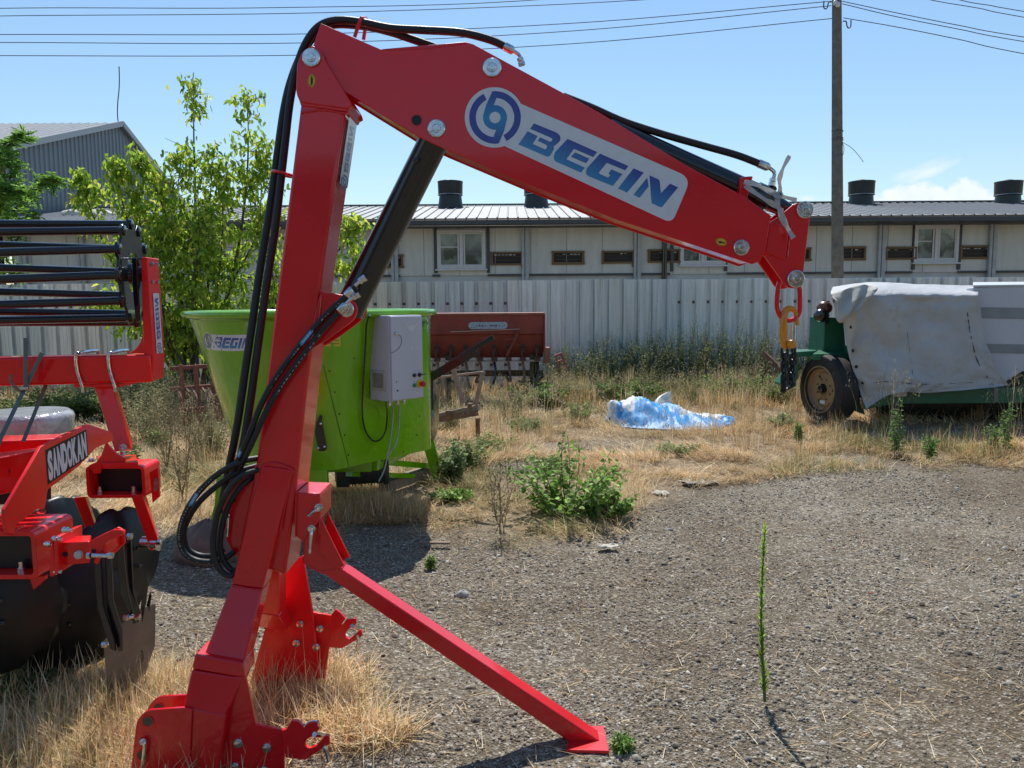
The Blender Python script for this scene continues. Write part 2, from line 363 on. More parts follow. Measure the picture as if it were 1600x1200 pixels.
# ---------------------------------------------------------------- long low farm building behind the fence
BYF = 26.0
def BW(px, py, Y=BYF): return P(px, py, Y)
def build_barn():
    x0, x1 = -16.6, 24.0; zb = 0; ze = BW(1000, 345).z; zr = P(1000, 320, 31.2).z; yr = 31.2; depth = 10.4
    t = thing('farm_building', (3, BYF, 0), 'long low farm building with pale panel wall under a sheet metal roof', 'building')
    wallm = mat('panel_wall', (.54, .56, .53), .6, 0, .10, 1.2, .1, 30, rust=(.26, .25, .22), rscale=3, rthr=.66, stretch=(3, 1, .5))
    lowm = mat('whitewashed_base', (.44, .48, .50), .8, 0, .12, 2, .2, 30, rust=(.30, .28, .25), rscale=5, rthr=.66)
    trimm = mat('dark_trim', (.045, .052, .056), .5, 0, .1, 5)
    whitem = mat('window_frame_white', (.55, .57, .58), .45, 0, .08, 6)
    roofm = mat('galvanised_roof', (.21, .22, .225), .55, .25, .10, .7, 0, rust=(.30, .27, .24), rscale=1.5, rthr=.68, stretch=(1, .25, 1))
    brown = mat('brown_foam_frame', (.15, .095, .045), .7, 0, .2, 20, .4, 50)
    darkm = mat('dark_opening', (.008, .008, .008), .6)
    zp = BW(1000, 428.5).z   # bottom of the panels
    MB().hexa([(x0, BYF, zb), (x1, BYF, zb), (x1, BYF, zp), (x0, BYF, zp)], [(x0, BYF + .3, zb), (x1, BYF + .3, zb), (x1, BYF + .3, zp), (x0, BYF + .3, zp)]).build('wall_base', lowm, t)
    w = MB()
    w.hexa([(x0, BYF - .06, zp), (x1, BYF - .06, zp), (x1, BYF - .06, ze), (x0, BYF - .06, ze)], [(x0, BYF + .3, zp), (x1, BYF + .3, zp), (x1, BYF + .3, ze), (x0, BYF + .3, ze)])
    # gable ends and back wall
    for x in (x0 + .002, x1 - .3):
        w.prism([(x, BYF + .31, 0), (x, BYF + depth, 0), (x, BYF + depth, ze), (x, yr, zr - .15), (x, BYF + .31, ze)], (.3, 0, 0))
    w.build('wall', wallm, t, smooth=False)
    # panel joints, as narrow raised battens
    for i, xx in enumerate(np.arange(x0 + .6, x1, 1.19)):
        pass
    jm = mat('panel_joint_grey', (.30, .31, .30), .6)
    for xx in np.arange(x0 + .6, x1, 1.19): MB().box((xx, BYF - .065, (zp + ze) / 2), (.018, .012, ze - zp)).build('panel_joint', jm, t)
    tr = MB()
    segs = [(560, 626), (676, 688), (762, 1046), (1135, 1423), (1494, 1610), (1620, 1900), (0, 540)]
    for a, b in segs:
        xa, xb = BW(a, 430).x, BW(b, 430).x
        tr.box(((xa + xb) / 2, BYF - .09, zp), (xb - xa, .06, .07))
    for px in (681, 763, 1049, 1133, 1425, 1496, 1700, 1420 + 350):
        xa = BW(px, 400).x; tr.box((xa, BYF - .095, (zp + ze) / 2 + .02), (.10, .07, ze - zp - .12))
    tr.build('dark_trim', trimm, t)
    # roof: corrugated sheets with raised ribs
    rf = MB(); ov = 1.15; sl = (zr - ze) / (yr - BYF); ye = BYF - ov; zee = ze - .0
    prof = []
    x = x0 - .3
    while x < x1 + .3:
        prof += [(x, 0), (x + .27, 0), (x + .285, .035), (x + .315, .035), (x + .33, 0)]; x += .33
    a = [Vector((px_, ye, zee + h)) for px_, h in prof]; b = [Vector((px_, yr, zr + h)) for px_, h in prof]; c = [Vector((px_, yr * 2 - ye, zee + h)) for px_, h in prof]
    n = len(a); rf.add(a + b + c, [(i, i + 1, n + i + 1, n + i) for i in range(n - 1)] + [(n + i, n + i + 1, 2 * n + i + 1, 2 * n + i) for i in range(n - 1)])
    o = rf.build('roof', roofm, t, smooth=False, recalc=False)
    sm = o.modifiers.new('thickness', 'SOLIDIFY'); sm.thickness = .02; sm.offset = -1
    MB().box(((x0 + x1) / 2, yr, zr + .05), (x1 - x0 + .6, .35, .03)).build('ridge_cap', roofm, o)
    MB().box(((x0 + x1) / 2, ye + .02, zee - .13), (x1 - x0 + .7, .16, .15)).box(((x0 + x1) / 2, BYF - .40, zee - .2), (x1 - x0 + .6, .7, .03)).build('gutter', trimm, t, bevel=.02)
    # windows
    for a_, b_, c_, d_ in ((683, 759, 360, 420), (1062, 1132, 360, 414), (1427, 1493, 352, 410), (1770, 1836, 352, 410)):
        pa, pb = BW(a_, c_), BW(b_, d_); cx = (pa.x + pb.x) / 2; wd = abs(pb.x - pa.x); zt = pa.z; z0 = pb.z; y = BYF - .10
        wn = MB(); fr = .085
        for xx in (cx - wd / 2 + fr / 2, cx + wd / 2 - fr / 2, cx): wn.box((xx, y, (zt + z0) / 2), (fr if xx != cx else fr * 1.3, .09, zt - z0))
        for zz in (zt - fr / 2, z0 + fr / 2): wn.box((cx, y + .004, zz), (wd, .08, fr))
        for s_ in (-1, 1):
            hx = cx + s_ * wd / 4
            for q in (-1, 1): wn.box((hx + q * (wd / 4 - .1), y + .01, (zt + z0) / 2), (.05, .07, zt - z0 - .1))
            for zz in (zt - .115, z0 + .115): wn.box((hx, y + .012, zz), (wd / 2 - .1, .066, .05))
        MB_w = wn.build('window', whitem, t, smooth=False)
        MB().box((cx, y - .03, z0 - .03), (wd + .12, .2, .05)).build('sill', whitem, MB_w)
        g = mat('window_glass', (.16, .19, .17), .10, 0, .75, 1.3, .25, 2.2, spec=.9, rust=(.05, .07, .05), rscale=1.6, rthr=.5) if 'window_glass' not in bpy.data.materials else bpy.data.materials['window_glass']  # varied reflections painted into the pane colour as dark and light blotches
        MB().box((cx - wd / 4, y + .02, (zt + z0) / 2), (wd / 2 - .09, .01, zt - z0 - .14)).build('pane', g, MB_w)
        MB().box((cx + wd / 4, y + .02, (zt + z0) / 2), (wd / 2 - .09, .01, zt - z0 - .14)).build('pane', g, MB_w)
        MB().box((cx - wd / 4, y + .008, (zt + z0) / 2 + .08), (wd / 2 - .17, .012, .035)).box((cx + wd / 4 - .02, y + .028, (zt + z0) / 2 - .1), (.01, .004, .01)).build('glazing_bar', whitem, MB_w)
    # concrete columns in front of the wall
    colm = mat('painted_column', (.37, .40, .41), .7, 0, .15, 4, .2, 30)
    for px in (40, 617, 820, 994, 1205, 1373, 1545, 1740, 130, 330):
        c0 = BW(px, 400).x
        q = MB(); q.box((c0 - .06, BYF - .14, ze / 2), (.09, .12, ze)).box((c0 + .07, BYF - .16, ze / 2 - .02), (.12, .10, ze - .04))
        q.build('column', colm, t, smooth=False)
        MB().box((c0, BYF - .3, ze - .12), (.42, .34, .16)).build('eave_bracket', trimm, t)
    # vents with brown foam frames
    vent0 = None
    for px, py in ((792, 404), (887, 403), (965, 402), (1037, 400), (1325, 396), (1404, 396), (1522, 394), (606, 408), (1650, 394), (1240, 398), (330, 408)):
        c0 = BW(px, py); w_, h_ = 1.0, .37
        rn = random.Random(px); q = MB(); y = BYF - .10
        def jit(): return rn.uniform(-.012, .012)
        for s_ in (-1, 1): q.box((c0.x + s_ * w_ / 2 + jit(), y, c0.z + jit()), (.075 + jit(), .10, h_ + .06 + jit()))
        for s_ in (-1, 1): q.box((c0.x + jit(), y - .002, c0.z + s_ * h_ / 2 + jit()), (w_ + .10, .09, .07 + jit()))
        q.box((c0.x, y + .02, c0.z + .07), (w_ - .1, .03, .016)).box((c0.x, y + .02, c0.z - .06), (w_ - .1, .03, .016))
        if rn.random() < .35: q.box((c0.x + rn.choice((-1, 1)) * w_ / 2, y, c0.z - h_ / 2 - .08), (.06, .08, .12))
        o = q.build('wall_vent', brown, t, bevel=.012)
        MB().box((c0.x, y + .035, c0.z), (w_ - .05, .01, h_ - .04)).build('opening', darkm, o)
        lb = MB()
        for k in range(7):
            if rn.random() < .6: lb.box((c0.x - w_ / 2 + .12 + k * .125, y + .015, c0.z + .115), (.09, .01, rn.uniform(.01, .03)))
        if lb.v: lb.build('light_gap', whitem, o)
    # downpipe
    a_, b_ = BW(1047, 376), BW(1036, 440)
    MB().tube(smooth_path([(a_.x, BYF - .45, ze - .12), (a_.x - .02, BYF - .40, ze - .3), (b_.x + .03, BYF - .22, ze - .55), (b_.x, BYF - .2, ze - .8), (b_.x, BYF - .2, .1)]), .085, 12).build('downpipe', M['black'], t)
    # roof ventilators
    vm_ = mat('black_fibreglass', (.022, .030, .028), .42, 0, .25, 3, .1, 40)
    for px in (704, 838, 1024, 1345, 1574):
        c0 = P(px, 322, yr - .7); cz = c0.z - .1
        s = .485
        q = MB(); q.lathe((c0.x, yr - .7, cz), (0, 0, 1), [(0, s * 1.02), (.08, s * 1.0), (.30, s * .93), (.48, s * .89), (.5, s * .97), (.53, s * .97), (.54, s * .98), (.98, s), (1.0, s * 1.03), (1.03, s * 1.02), (1.02, s * .94), (.6, s * .90), (.2, s * .85)], 36)
        o = q.build('roof_ventilator', vm_, t)
        MB().tube([(c0.x + math.cos(a) * s * 1.0, yr - .7 + math.sin(a) * s * 1.0, cz + .52) for a in np.linspace(0, 2 * math.pi, 30, endpoint=False)], .012, 6, True).build('clamp_band', M['zinc'], o)
        MB().box((c0.x, yr - .75, cz - .02), (1.5, .7, .05)).build('flashing', trimm, o)
        if px in (1345, 1574, 704):
            MB().lathe((c0.x - .08, yr - .8, cz + .96), (0, 0, 1), [(0, .28), (.06, .26), (.12, .16), (.14, .02)], 20).build('flap', vm_, o)
build_barn()

# ---------------------------------------------------------------- grey gable building at the left
def build_gable():
    Ya = 35.0; X = PXc(185, 192, P(185, 192, Ya).x).x
    apex = P(185, 192, Ya); X = apex.x
    yn = PXc(6, 230, X).y; yf_ = PXc(292, 330, X).y
    zn = PXc(6, 229, X).z; slope = (apex.z - zn) / (Ya - yn); z2 = PXc(270, 300, X); sl2 = (apex.z - z2.z) / (z2.y - Ya)
    yfar = Ya + 9.5; zfar = apex.z - sl2 * 9.5
    t = thing('sheet_metal_hall', (X - 10, Ya, 0), 'tall grey corrugated sheet metal hall rising behind the left trees', 'building')
    wm = mat('grey_corrugated_wall', (.155, .185, .215), .5, .25, .08, .6, 0)
    rm = mat('hall_roof_sheet', (.22, .235, .25), .5, .3, .08, 2)
    q = MB(); vs = []; fs = []; y = yn; pr = []
    while y < yfar:
        for dy, h in ((0, 0), (.17, 0), (.20, .035), (.27, .035), (.30, 0)): pr.append((y + dy, h))
        y += .30
    for (yy, h) in pr:
        zt = apex.z - (slope * (Ya - yy) if yy < Ya else sl2 * (yy - Ya)) - .06
        vs += [(X + h, yy, 0), (X + h, yy, zt)]
    n = len(pr); fs = [(2 * i, 2 * i + 2, 2 * i + 3, 2 * i + 1) for i in range(n - 1)]
    q.add(vs, fs); q.build('gable_wall', wm, t, smooth=False, recalc=False)
    L_ = 40
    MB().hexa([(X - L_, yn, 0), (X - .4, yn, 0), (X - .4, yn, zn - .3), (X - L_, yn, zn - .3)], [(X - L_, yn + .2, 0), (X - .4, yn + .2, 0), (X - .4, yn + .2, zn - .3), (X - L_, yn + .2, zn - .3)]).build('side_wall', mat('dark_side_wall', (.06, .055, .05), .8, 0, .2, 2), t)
    # roof with standing ribs
    r = MB(); ye = yn - 1.2; ze = zn - slope * 1.2; prof = []
    x = X + .18
    while x > X - L_:
        prof += [(x, 0), (x - .3, 0), (x - .32, .03), (x - .36, .03), (x - .38, 0)]; x -= .38
    a = [(p, ye, ze + h) for p, h in prof]; b = [(p, Ya, apex.z + h) for p, h in prof]; c = [(p, yfar + 1, zfar - sl2 + h) for p, h in prof]; n = len(a)
    r.add(a + b + c, [(i + 1, i, n + i, n + i + 1) for i in range(n - 1)] + [(n + i + 1, n + i, 2 * n + i, 2 * n + i + 1) for i in range(n - 1)])
    o = r.build('roof', rm, t, smooth=False, recalc=False); s = o.modifiers.new('t', 'SOLIDIFY'); s.thickness = .05; s.offset = -1
    MB().bar((X + .2, ye, ze - .03), (X + .2, Ya, apex.z - .03), .06, .22).bar((X + .2, Ya, apex.z - .03), (X + .2, yfar + 1, zfar - sl2 - .03), .06, .22).build('verge_trim', mat('verge_grey', (.35, .37, .38), .5, .3), o, smooth=False)
    MB().box((X + .05, PXc(199, 269, X).y, PXc(199, 269, X).z), (.1, .6, .55)).build('wall_opening', M['black'], t)
    ps = [P(x, y, Ya) for x, y in ((185, 194), (183.5, 178), (184, 160), (186, 140), (186.5, 122), (186, 104))]
    tag(MB().tube(smooth_path(ps, 4), .022, 6).build('aerial_rod', M['wire']), 'thin wavy rod standing on the ridge of the grey hall', 'aerial')
build_gable()

# white sacks lying on the barn roof at the left
def lump(name, c, size, mt, label, cat, seed, group=None, nz=.35, parent=None, n=22):
    rn = np.random.default_rng(seed); u = np.linspace(0, 2 * np.pi, 2 * n, endpoint=False); v = np.linspace(0.02, np.pi - .02, n)
    uu, vv = np.meshgrid(u, v); d = 1 + nz * (fbm(np.cos(uu) * 2 + seed, np.sin(uu) * 2 * np.sin(vv) + vv * 1.7, 4) - .5) * 2
    x = np.cos(uu) * np.sin(vv) * d; y = np.sin(uu) * np.sin(vv) * d; z = np.maximum(np.cos(vv) * d, -.55)
    V = np.stack([x * size[0] / 2, y * size[1] / 2, z * size[2] / 2], -1).reshape(-1, 3) + np.array(c) + np.array([0, 0, size[2] * .27])
    m2 = 2 * n; i = np.arange(n - 1)[:, None] * m2; j = np.arange(m2)[None, :]; jn = (j + 1) % m2
    F = np.stack([i + j, i + m2 + j, i + m2 + jn, i + jn], -1).reshape(-1, 4)
    o = np_obj(name, V, F, mt, smooth=True, parent=parent)
    if parent is None: tag(o, label, cat, group)
    return o
sackm = mat('white_sack', (.50, .49, .46), .7, 0, .2, 6, .8, 12, bdist=.03)
p = P(114, 336, 27.5); lump('sack', (p.x, p.y, p.z - .12), (.75, .6, .42), sackm, 'small pale sack on the roof edge, left of the larger one', 'sack', 3, 'sacks on the roof edge')
p = P(158, 335, 27.5); lump('sack', (p.x, p.y, p.z - .12), (1.25, .7, .36), sackm, 'wide crumpled pale sack on the roof edge', 'sack', 5, 'sacks on the roof edge')

# ---------------------------------------------------------------- sheet metal fence
FY = 15.0
def build_fence():
    ribm = mat('rib_shadow_side', (.20, .22, .22), .5, .6, .2, 6)
    t = thing('sheet_fence', (0, FY, 0), 'galvanised ribbed sheet metal fence crossing behind the yard machines', 'fence')
    ms = []
    for k, (b, r) in enumerate((((.78, .79, .76), .38), ((.66, .70, .69), .34), ((.84, .80, .76), .42))):
        ms.append(mat('galvanised_sheet', b, r, .35, .20, 6, .5, 9, stretch=(3, 1, .12), bdist=.006, rust=(.30, .28, .26), rscale=2.5, rthr=.72, rvar=.1))
    pitch = .282; x = -13.6; i = 0
    rn = random.Random(4); edge = mat('panel_seam_dark', (.22, .23, .23), .5, .5)
    while x < 16:
        pr = []; y0 = FY + rn.uniform(-.012, .012); top = 2.035 + rn.uniform(-.012, .012) + (.0 if x < 0 else .01)
        for k in range(4):
            xx = x + k * pitch
            pr += [(xx, 0), (xx + .050, 0), (xx + .056, .005), (xx + .066, .005), (xx + .072, 0), (xx + .118, 0), (xx + .124, .005), (xx + .134, .005), (xx + .140, 0), (xx + .190, 0), (xx + .200, .07), (xx + .250, .07), (xx + .270, 0)]
            # shallow stiffening grooves
        pr.append((x + 4 * pitch + .03, .002))
        vs = []; lean = rn.uniform(-.006, .006)
        for (a, h) in pr:
            for z in (-.03, .7, 1.4, top): vs.append((a, y0 + h + lean * z + .008 * math.sin(a * 3 + z * 2.1), z))
        n = len(pr); fs = [(4 * a + b, 4 * a + 4 + b, 4 * a + 5 + b, 4 * a + 1 + b) for a in range(n - 1) for b in range(3)]
        q = MB().add(vs, fs); o = q.build('fence_panel', ms[rn.randrange(3)], t, smooth=False, recalc=False)
        s = o.modifiers.new('t', 'SOLIDIFY'); s.thickness = .0015
        sc = MB()
        for z in (.45, 1.62):
            for k in ((0, 2) if rn.random() < .5 else (1,)): sc.box((x + .09 + k * pitch + .0, y0 - .012, z + rn.uniform(-.02, .02)), (.011, .02, .011))
        sc.build('screw', edge, o)
        x += 4 * pitch; i += 1
    for z in (.4, 1.6): MB().box((1.2, FY + .09, z), (29.5, .05, .05)).build('rail', M['rust'], t)
    for k in range(12): MB().box((-13.3 + k * 2.6, FY + .15, .95), (.06, .06, 1.95)).build('post', M['rust'], t)
build_fence()

# ---------------------------------------------------------------- utility pole and wires
PY = 17.0
def build_pole():
    b = P(1308.5, 440, PY); tp = P(1307.5, 0, PY); d = (tp - b) / (tp.z - b.z); base = b + d * (-b.z); top = base + d * 8.6
    t = thing('utility_pole', base, 'tall weathered concrete utility pole standing behind the fence', 'utility pole')
    MB().tube([base + d * (8.6 * k / 10) for k in range(11)], [.150 - .052 * k / 10 for k in range(11)], 8).build('pole', M['concrete'], t, smooth=False)
    for py in (205, 216, 219):
        c = P(1308.5, py, PY); MB().tube([(c.x + math.cos(a) * .112, c.y + math.sin(a) * .112, c.z + .01 * math.sin(3 * a)) for a in np.linspace(0, 2 * math.pi, 20, endpoint=False)], .012, 6, True).build('wire_band', M['wire'], t)
    c = P(1316, 222, PY - .1); MB().tube(smooth_path([c, c + Vector((.04, 0, -.12)), c + Vector((.03, 0, -.25)), c + Vector((-.02, 0, -.3))]), .006, 5).tube(smooth_path([c, c + Vector((.2, 0, -.12)), c + Vector((.36, 0, -.28)), c + Vector((.47, 0, -.42))]), .006, 5).build('loose_wire_end', M['wire'], t)
    for px, py, s_ in ((1300, 3, -1), (1317, 33, 1)):
        c = P(px, py, PY - .12); hk = MB().tube(smooth_path([c, c + Vector((s_ * .07, 0, -.01)), c + Vector((s_ * .09, 0, -.10)), c + Vector((s_ * .13, 0, -.14)), c + Vector((s_ * .17, 0, -.10)), c + Vector((s_ * .17, 0, .02))]), .013, 8).build('insulator_hook', M['wire'], t)
    for px, py in ((1305, 4), (1309, 7)):
        c = P(px, py, PY - .16); MB().lathe(c, (0, 0, 1), [(-.05, .03), (-.03, .05), (-.01, .035), (.01, .05), (.03, .04), (.05, .02)], 16).build('insulator', M['white'], t)
    W = [((-400, 25), (0, 13), (430, 12), (860, -2), (1290, -60), 1, 'topmost power line crossing the upper left sky', 1),
         ((-400, 33), (0, 25), (500, 20), (1000, 0), (1290, -32), 1, 'second power line from the top over the crane elbow', 1),
         ((-400, 58), (0, 54), (480, 53), (900, 36), (1299, 2), 0, 'third power line from the top, tied to the pole', 0),
         ((-400, 68), (0, 66.5), (480, 67), (900, 48), (1299, 9), 0, 'fourth power line from the top, tied to the pole', 0),
         ((-400, 86), (0, 87), (480, 86), (900, 68), (1300, 29), 0, 'lowest power line on the left side of the pole', 0),
         ((1316, 2), (1400, 20), (1500, 40), (1600, 58), (2000, 118), 0, 'uppermost of three power lines right of the pole', 0),
         ((1316, 6), (1400, 26), (1500, 46), (1600, 65), (2000, 128), 0, 'middle of three power lines right of the pole', 0),
         ((1318, 28), (1400, 42), (1500, 62), (1600, 84), (2000, 155), 0, 'lowest of three power lines right of the pole', 0),
         ((1380, -20), (1455, 0), (1530, 13), (1600, 27), (2000, 95), 1, 'power line crossing the upper right corner, lower of two', 1),
         ((1400, -30), (1500, 0), (1550, 9), (1600, 18), (2000, 85), 1, 'power line crossing the upper right corner, upper of two', 1)]
    for w in W:
        pts = [P(x, y, PY + (.6 if w[5] else -.05)) for x, y in w[:5]]
        tag(MB().tube(smooth_path(pts, 10), .0085, 5).build('power_line', M['wire']), w[6], 'power line', 'power lines across the sky')
build_pole()

# dark hall added unseen behind the camera, for the glossy paint to mirror
def build_back_hall():
    t = thing('reflection_hall', (0, -26, 0), 'dark brown hall added unseen behind the camera for glossy paint to reflect', 'building')
    wm = mat('brown_cladding', (.075, .060, .050), .8, 0, .2, .5, .3, 3, stretch=(6, 1, .3)); rm_ = mat('brown_roof', (.10, .085, .075), .8, 0, .2, 1)
    MB().box((0, -29, 3.4), (90, 6, 6.8)).build('wall', wm, t)
    MB().prism([(-46, -25.4, 6.7), (-46, -29, 8.0), (-46, -32.6, 6.7)], (92, 0, 0)).build('roof', rm_, t)
    for k in range(6): MB().box((-33 + 13 * k, -25.96, 2.1), (3.6, .1, 4.2)).build('door', rm_, t)
build_back_hall()
# ---------------------------------------------------------------- logo shapes (from the boom plate), local axes s (along), t (up)
LO = Vector((810, 225.6)); LE = Vector((223.8, 98.8)) / 244.64; LU = Vector((LE.y, -LE.x))
def z1(l): return [(720 + x / 8, 120 + y / 8) for x, y in l]
def z2(l): return [(900 + x / 8, 190 + y / 8) for x, y in l]
def rnd(pts, rads, n=5):   # round chosen corners
    out = []; m_ = len(pts)
    for i, p in enumerate(pts):
        r = rads.get(i, 0)
        if not r: out.append(p); continue
        p = Vector(p); a = Vector(pts[i - 1]) - p; b = Vector(pts[(i + 1) % m_]) - p; q0 = p + a.normalized() * min(r, a.length * .5); q1 = p + b.normalized() * min(r, b.length * .5)
        for k in range(n + 1):
            t = k / n; v = q0 * (1 - t) ** 2 + p * 2 * t * (1 - t) + q1 * t * t; out.append((v.x, v.y))
    return out
LB = z1(rnd([(915, 582), (1235, 712), (1255, 795), (1160, 872), (1165, 900), (1105, 1010), (720, 845), (835, 680), (865, 650)], {1: 70, 2: 60, 5: 45}))
LBW = [z1([(865, 650), (1125, 762), (1148, 780), (1130, 808), (1105, 808), (985, 752), (835, 680)]), z1([(965, 737), (992, 750), (962, 800), (930, 850), (900, 838)]), z1([(955, 797), (1065, 850), (1080, 872), (1065, 903), (1045, 905), (900, 838), (930, 815)])]
LEt = [rnd([(886.9, 216.9), (933, 237.5), (927, 245.4), (896.9, 232.5), (885, 248.8), (913.8, 261.9), (908, 269.8), (864, 250.5), (867, 238)], {7: 7}), [(898.8, 238), (921, 248), (915.6, 255), (891.9, 245)]]
LG = z2(rnd([(300, 400), (655, 555), (615, 610), (385, 515), (280, 645), (400, 700), (430, 670), (405, 650), (440, 597), (580, 655), (460, 805), (120, 668), (130, 590)], {4: 22, 11: 60, 12: 30}))
LI = z2([(720, 585), (848, 638), (638, 888), (525, 835)])
LN = [z2([(890, 700), (908, 810), (795, 953), (718, 915)]), z2(rnd([(918, 672), (1045, 728), (1062, 895), (1175, 775), (1275, 822), (1070, 1075), (945, 1020)], {1: 25}))]
def arc(cx, cy, r0, r1, a0, a1, n=24):
    A = [(cx + r1 * math.cos(R(a0 + (a1 - a0) * k / n)), cy + r1 * math.sin(R(a0 + (a1 - a0) * k / n)) * 1.02) for k in range(n + 1)]
    B = [(cx + r0 * math.cos(R(a1 + (a0 - a1) * k / n)), cy + r0 * math.sin(R(a1 + (a0 - a1) * k / n)) * 1.02) for k in range(n + 1)]
    return A + B
CC = (720 + 428 / 8, 120 + 508 / 8)
RING = [arc(*CC, 30, 40.3, -98, 66, 30), arc(*CC, 30, 40.3, 82, 246, 30)]
RING = [arc(*CC, 30, 40.3, -97, 64, 30), arc(*CC, 30, 40.3, 83, 244, 30)]
HUB = [arc(*CC, 8.8, 18.9, 0, 179.9, 20), arc(*CC, 8.8, 18.9, 180, 359.9, 20)]
STK = [z1([(392, 187), (500, 190), (445, 265), (413, 352), (345, 400), (290, 440), (320, 345)]), z1([(566, 575), (540, 680), (475, 832), (380, 825), (408, 752), (442, 662), (500, 620)])]
LETTERS = [LB] + LEt + [LG, LI] + LN
def loc(p): d = Vector(p) - LO; return (d.dot(LE), d.dot(LU))
PLATE = rnd([(812, 161.3), (1080, 278), (1050, 349), (788, 228)], {1: 20, 2: 14}, 8)
def logo_colour(t, h=40.0):
    k = min(max(t / h, 0), 1); a = (.040, .25, .50); b = (.035, .050, .30)
    return tuple(a[i] * (1 - k) + b[i] * k for i in range(3))
def logo(fn, name, parent, mt_w, mt_p, sticker=True, th=.0006, up=Vector((0, -1, 0)), sub=False):
    """fn maps a logo pixel (boom frame) and a lift to a 3D point"""
    if sticker:
        q = MB()
        for poly, l in ((PLATE, .0), (arc(CC[0] - 1, CC[1], 0.01, 46.3, 0, 359.9, 60)[:61], .00012)):
            q.add([fn(p, l) for p in poly], [tuple(range(len(poly)))])
        par = q.build(name, mt_w, parent, smooth=False, recalc=False)
    else: par = parent
    q = MB()
    def put(poly, l, col=None):
        # split big shapes so that they follow curved surfaces
        q.add([fn(p, l) for p in poly], [tuple(range(len(poly)))], [col or logo_colour(loc(p)[1]) for p in poly])
    for a in LETTERS: put(a, .0006)
    for i_, a in enumerate(LBW): put(a, .0009 + .00015 * i_, (.66, .70, .74))
    for a in RING + HUB + STK:
        q.add([fn(p, .0006 if a not in STK else .0008) for p in a], [tuple(range(len(a)))], [tuple(c0 * (1 - k_) + c1 * k_ for c0, c1 in zip((.022, .24, .50), (.035, .055, .31))) for p in a for k_ in [1.0 if a in RING else min(1, (abs(p[1] - CC[1]) / 38) ** 1.3)]])
    return q.build(name + '_print' if sticker else name, mt_p, par, smooth=False, recalc=False)

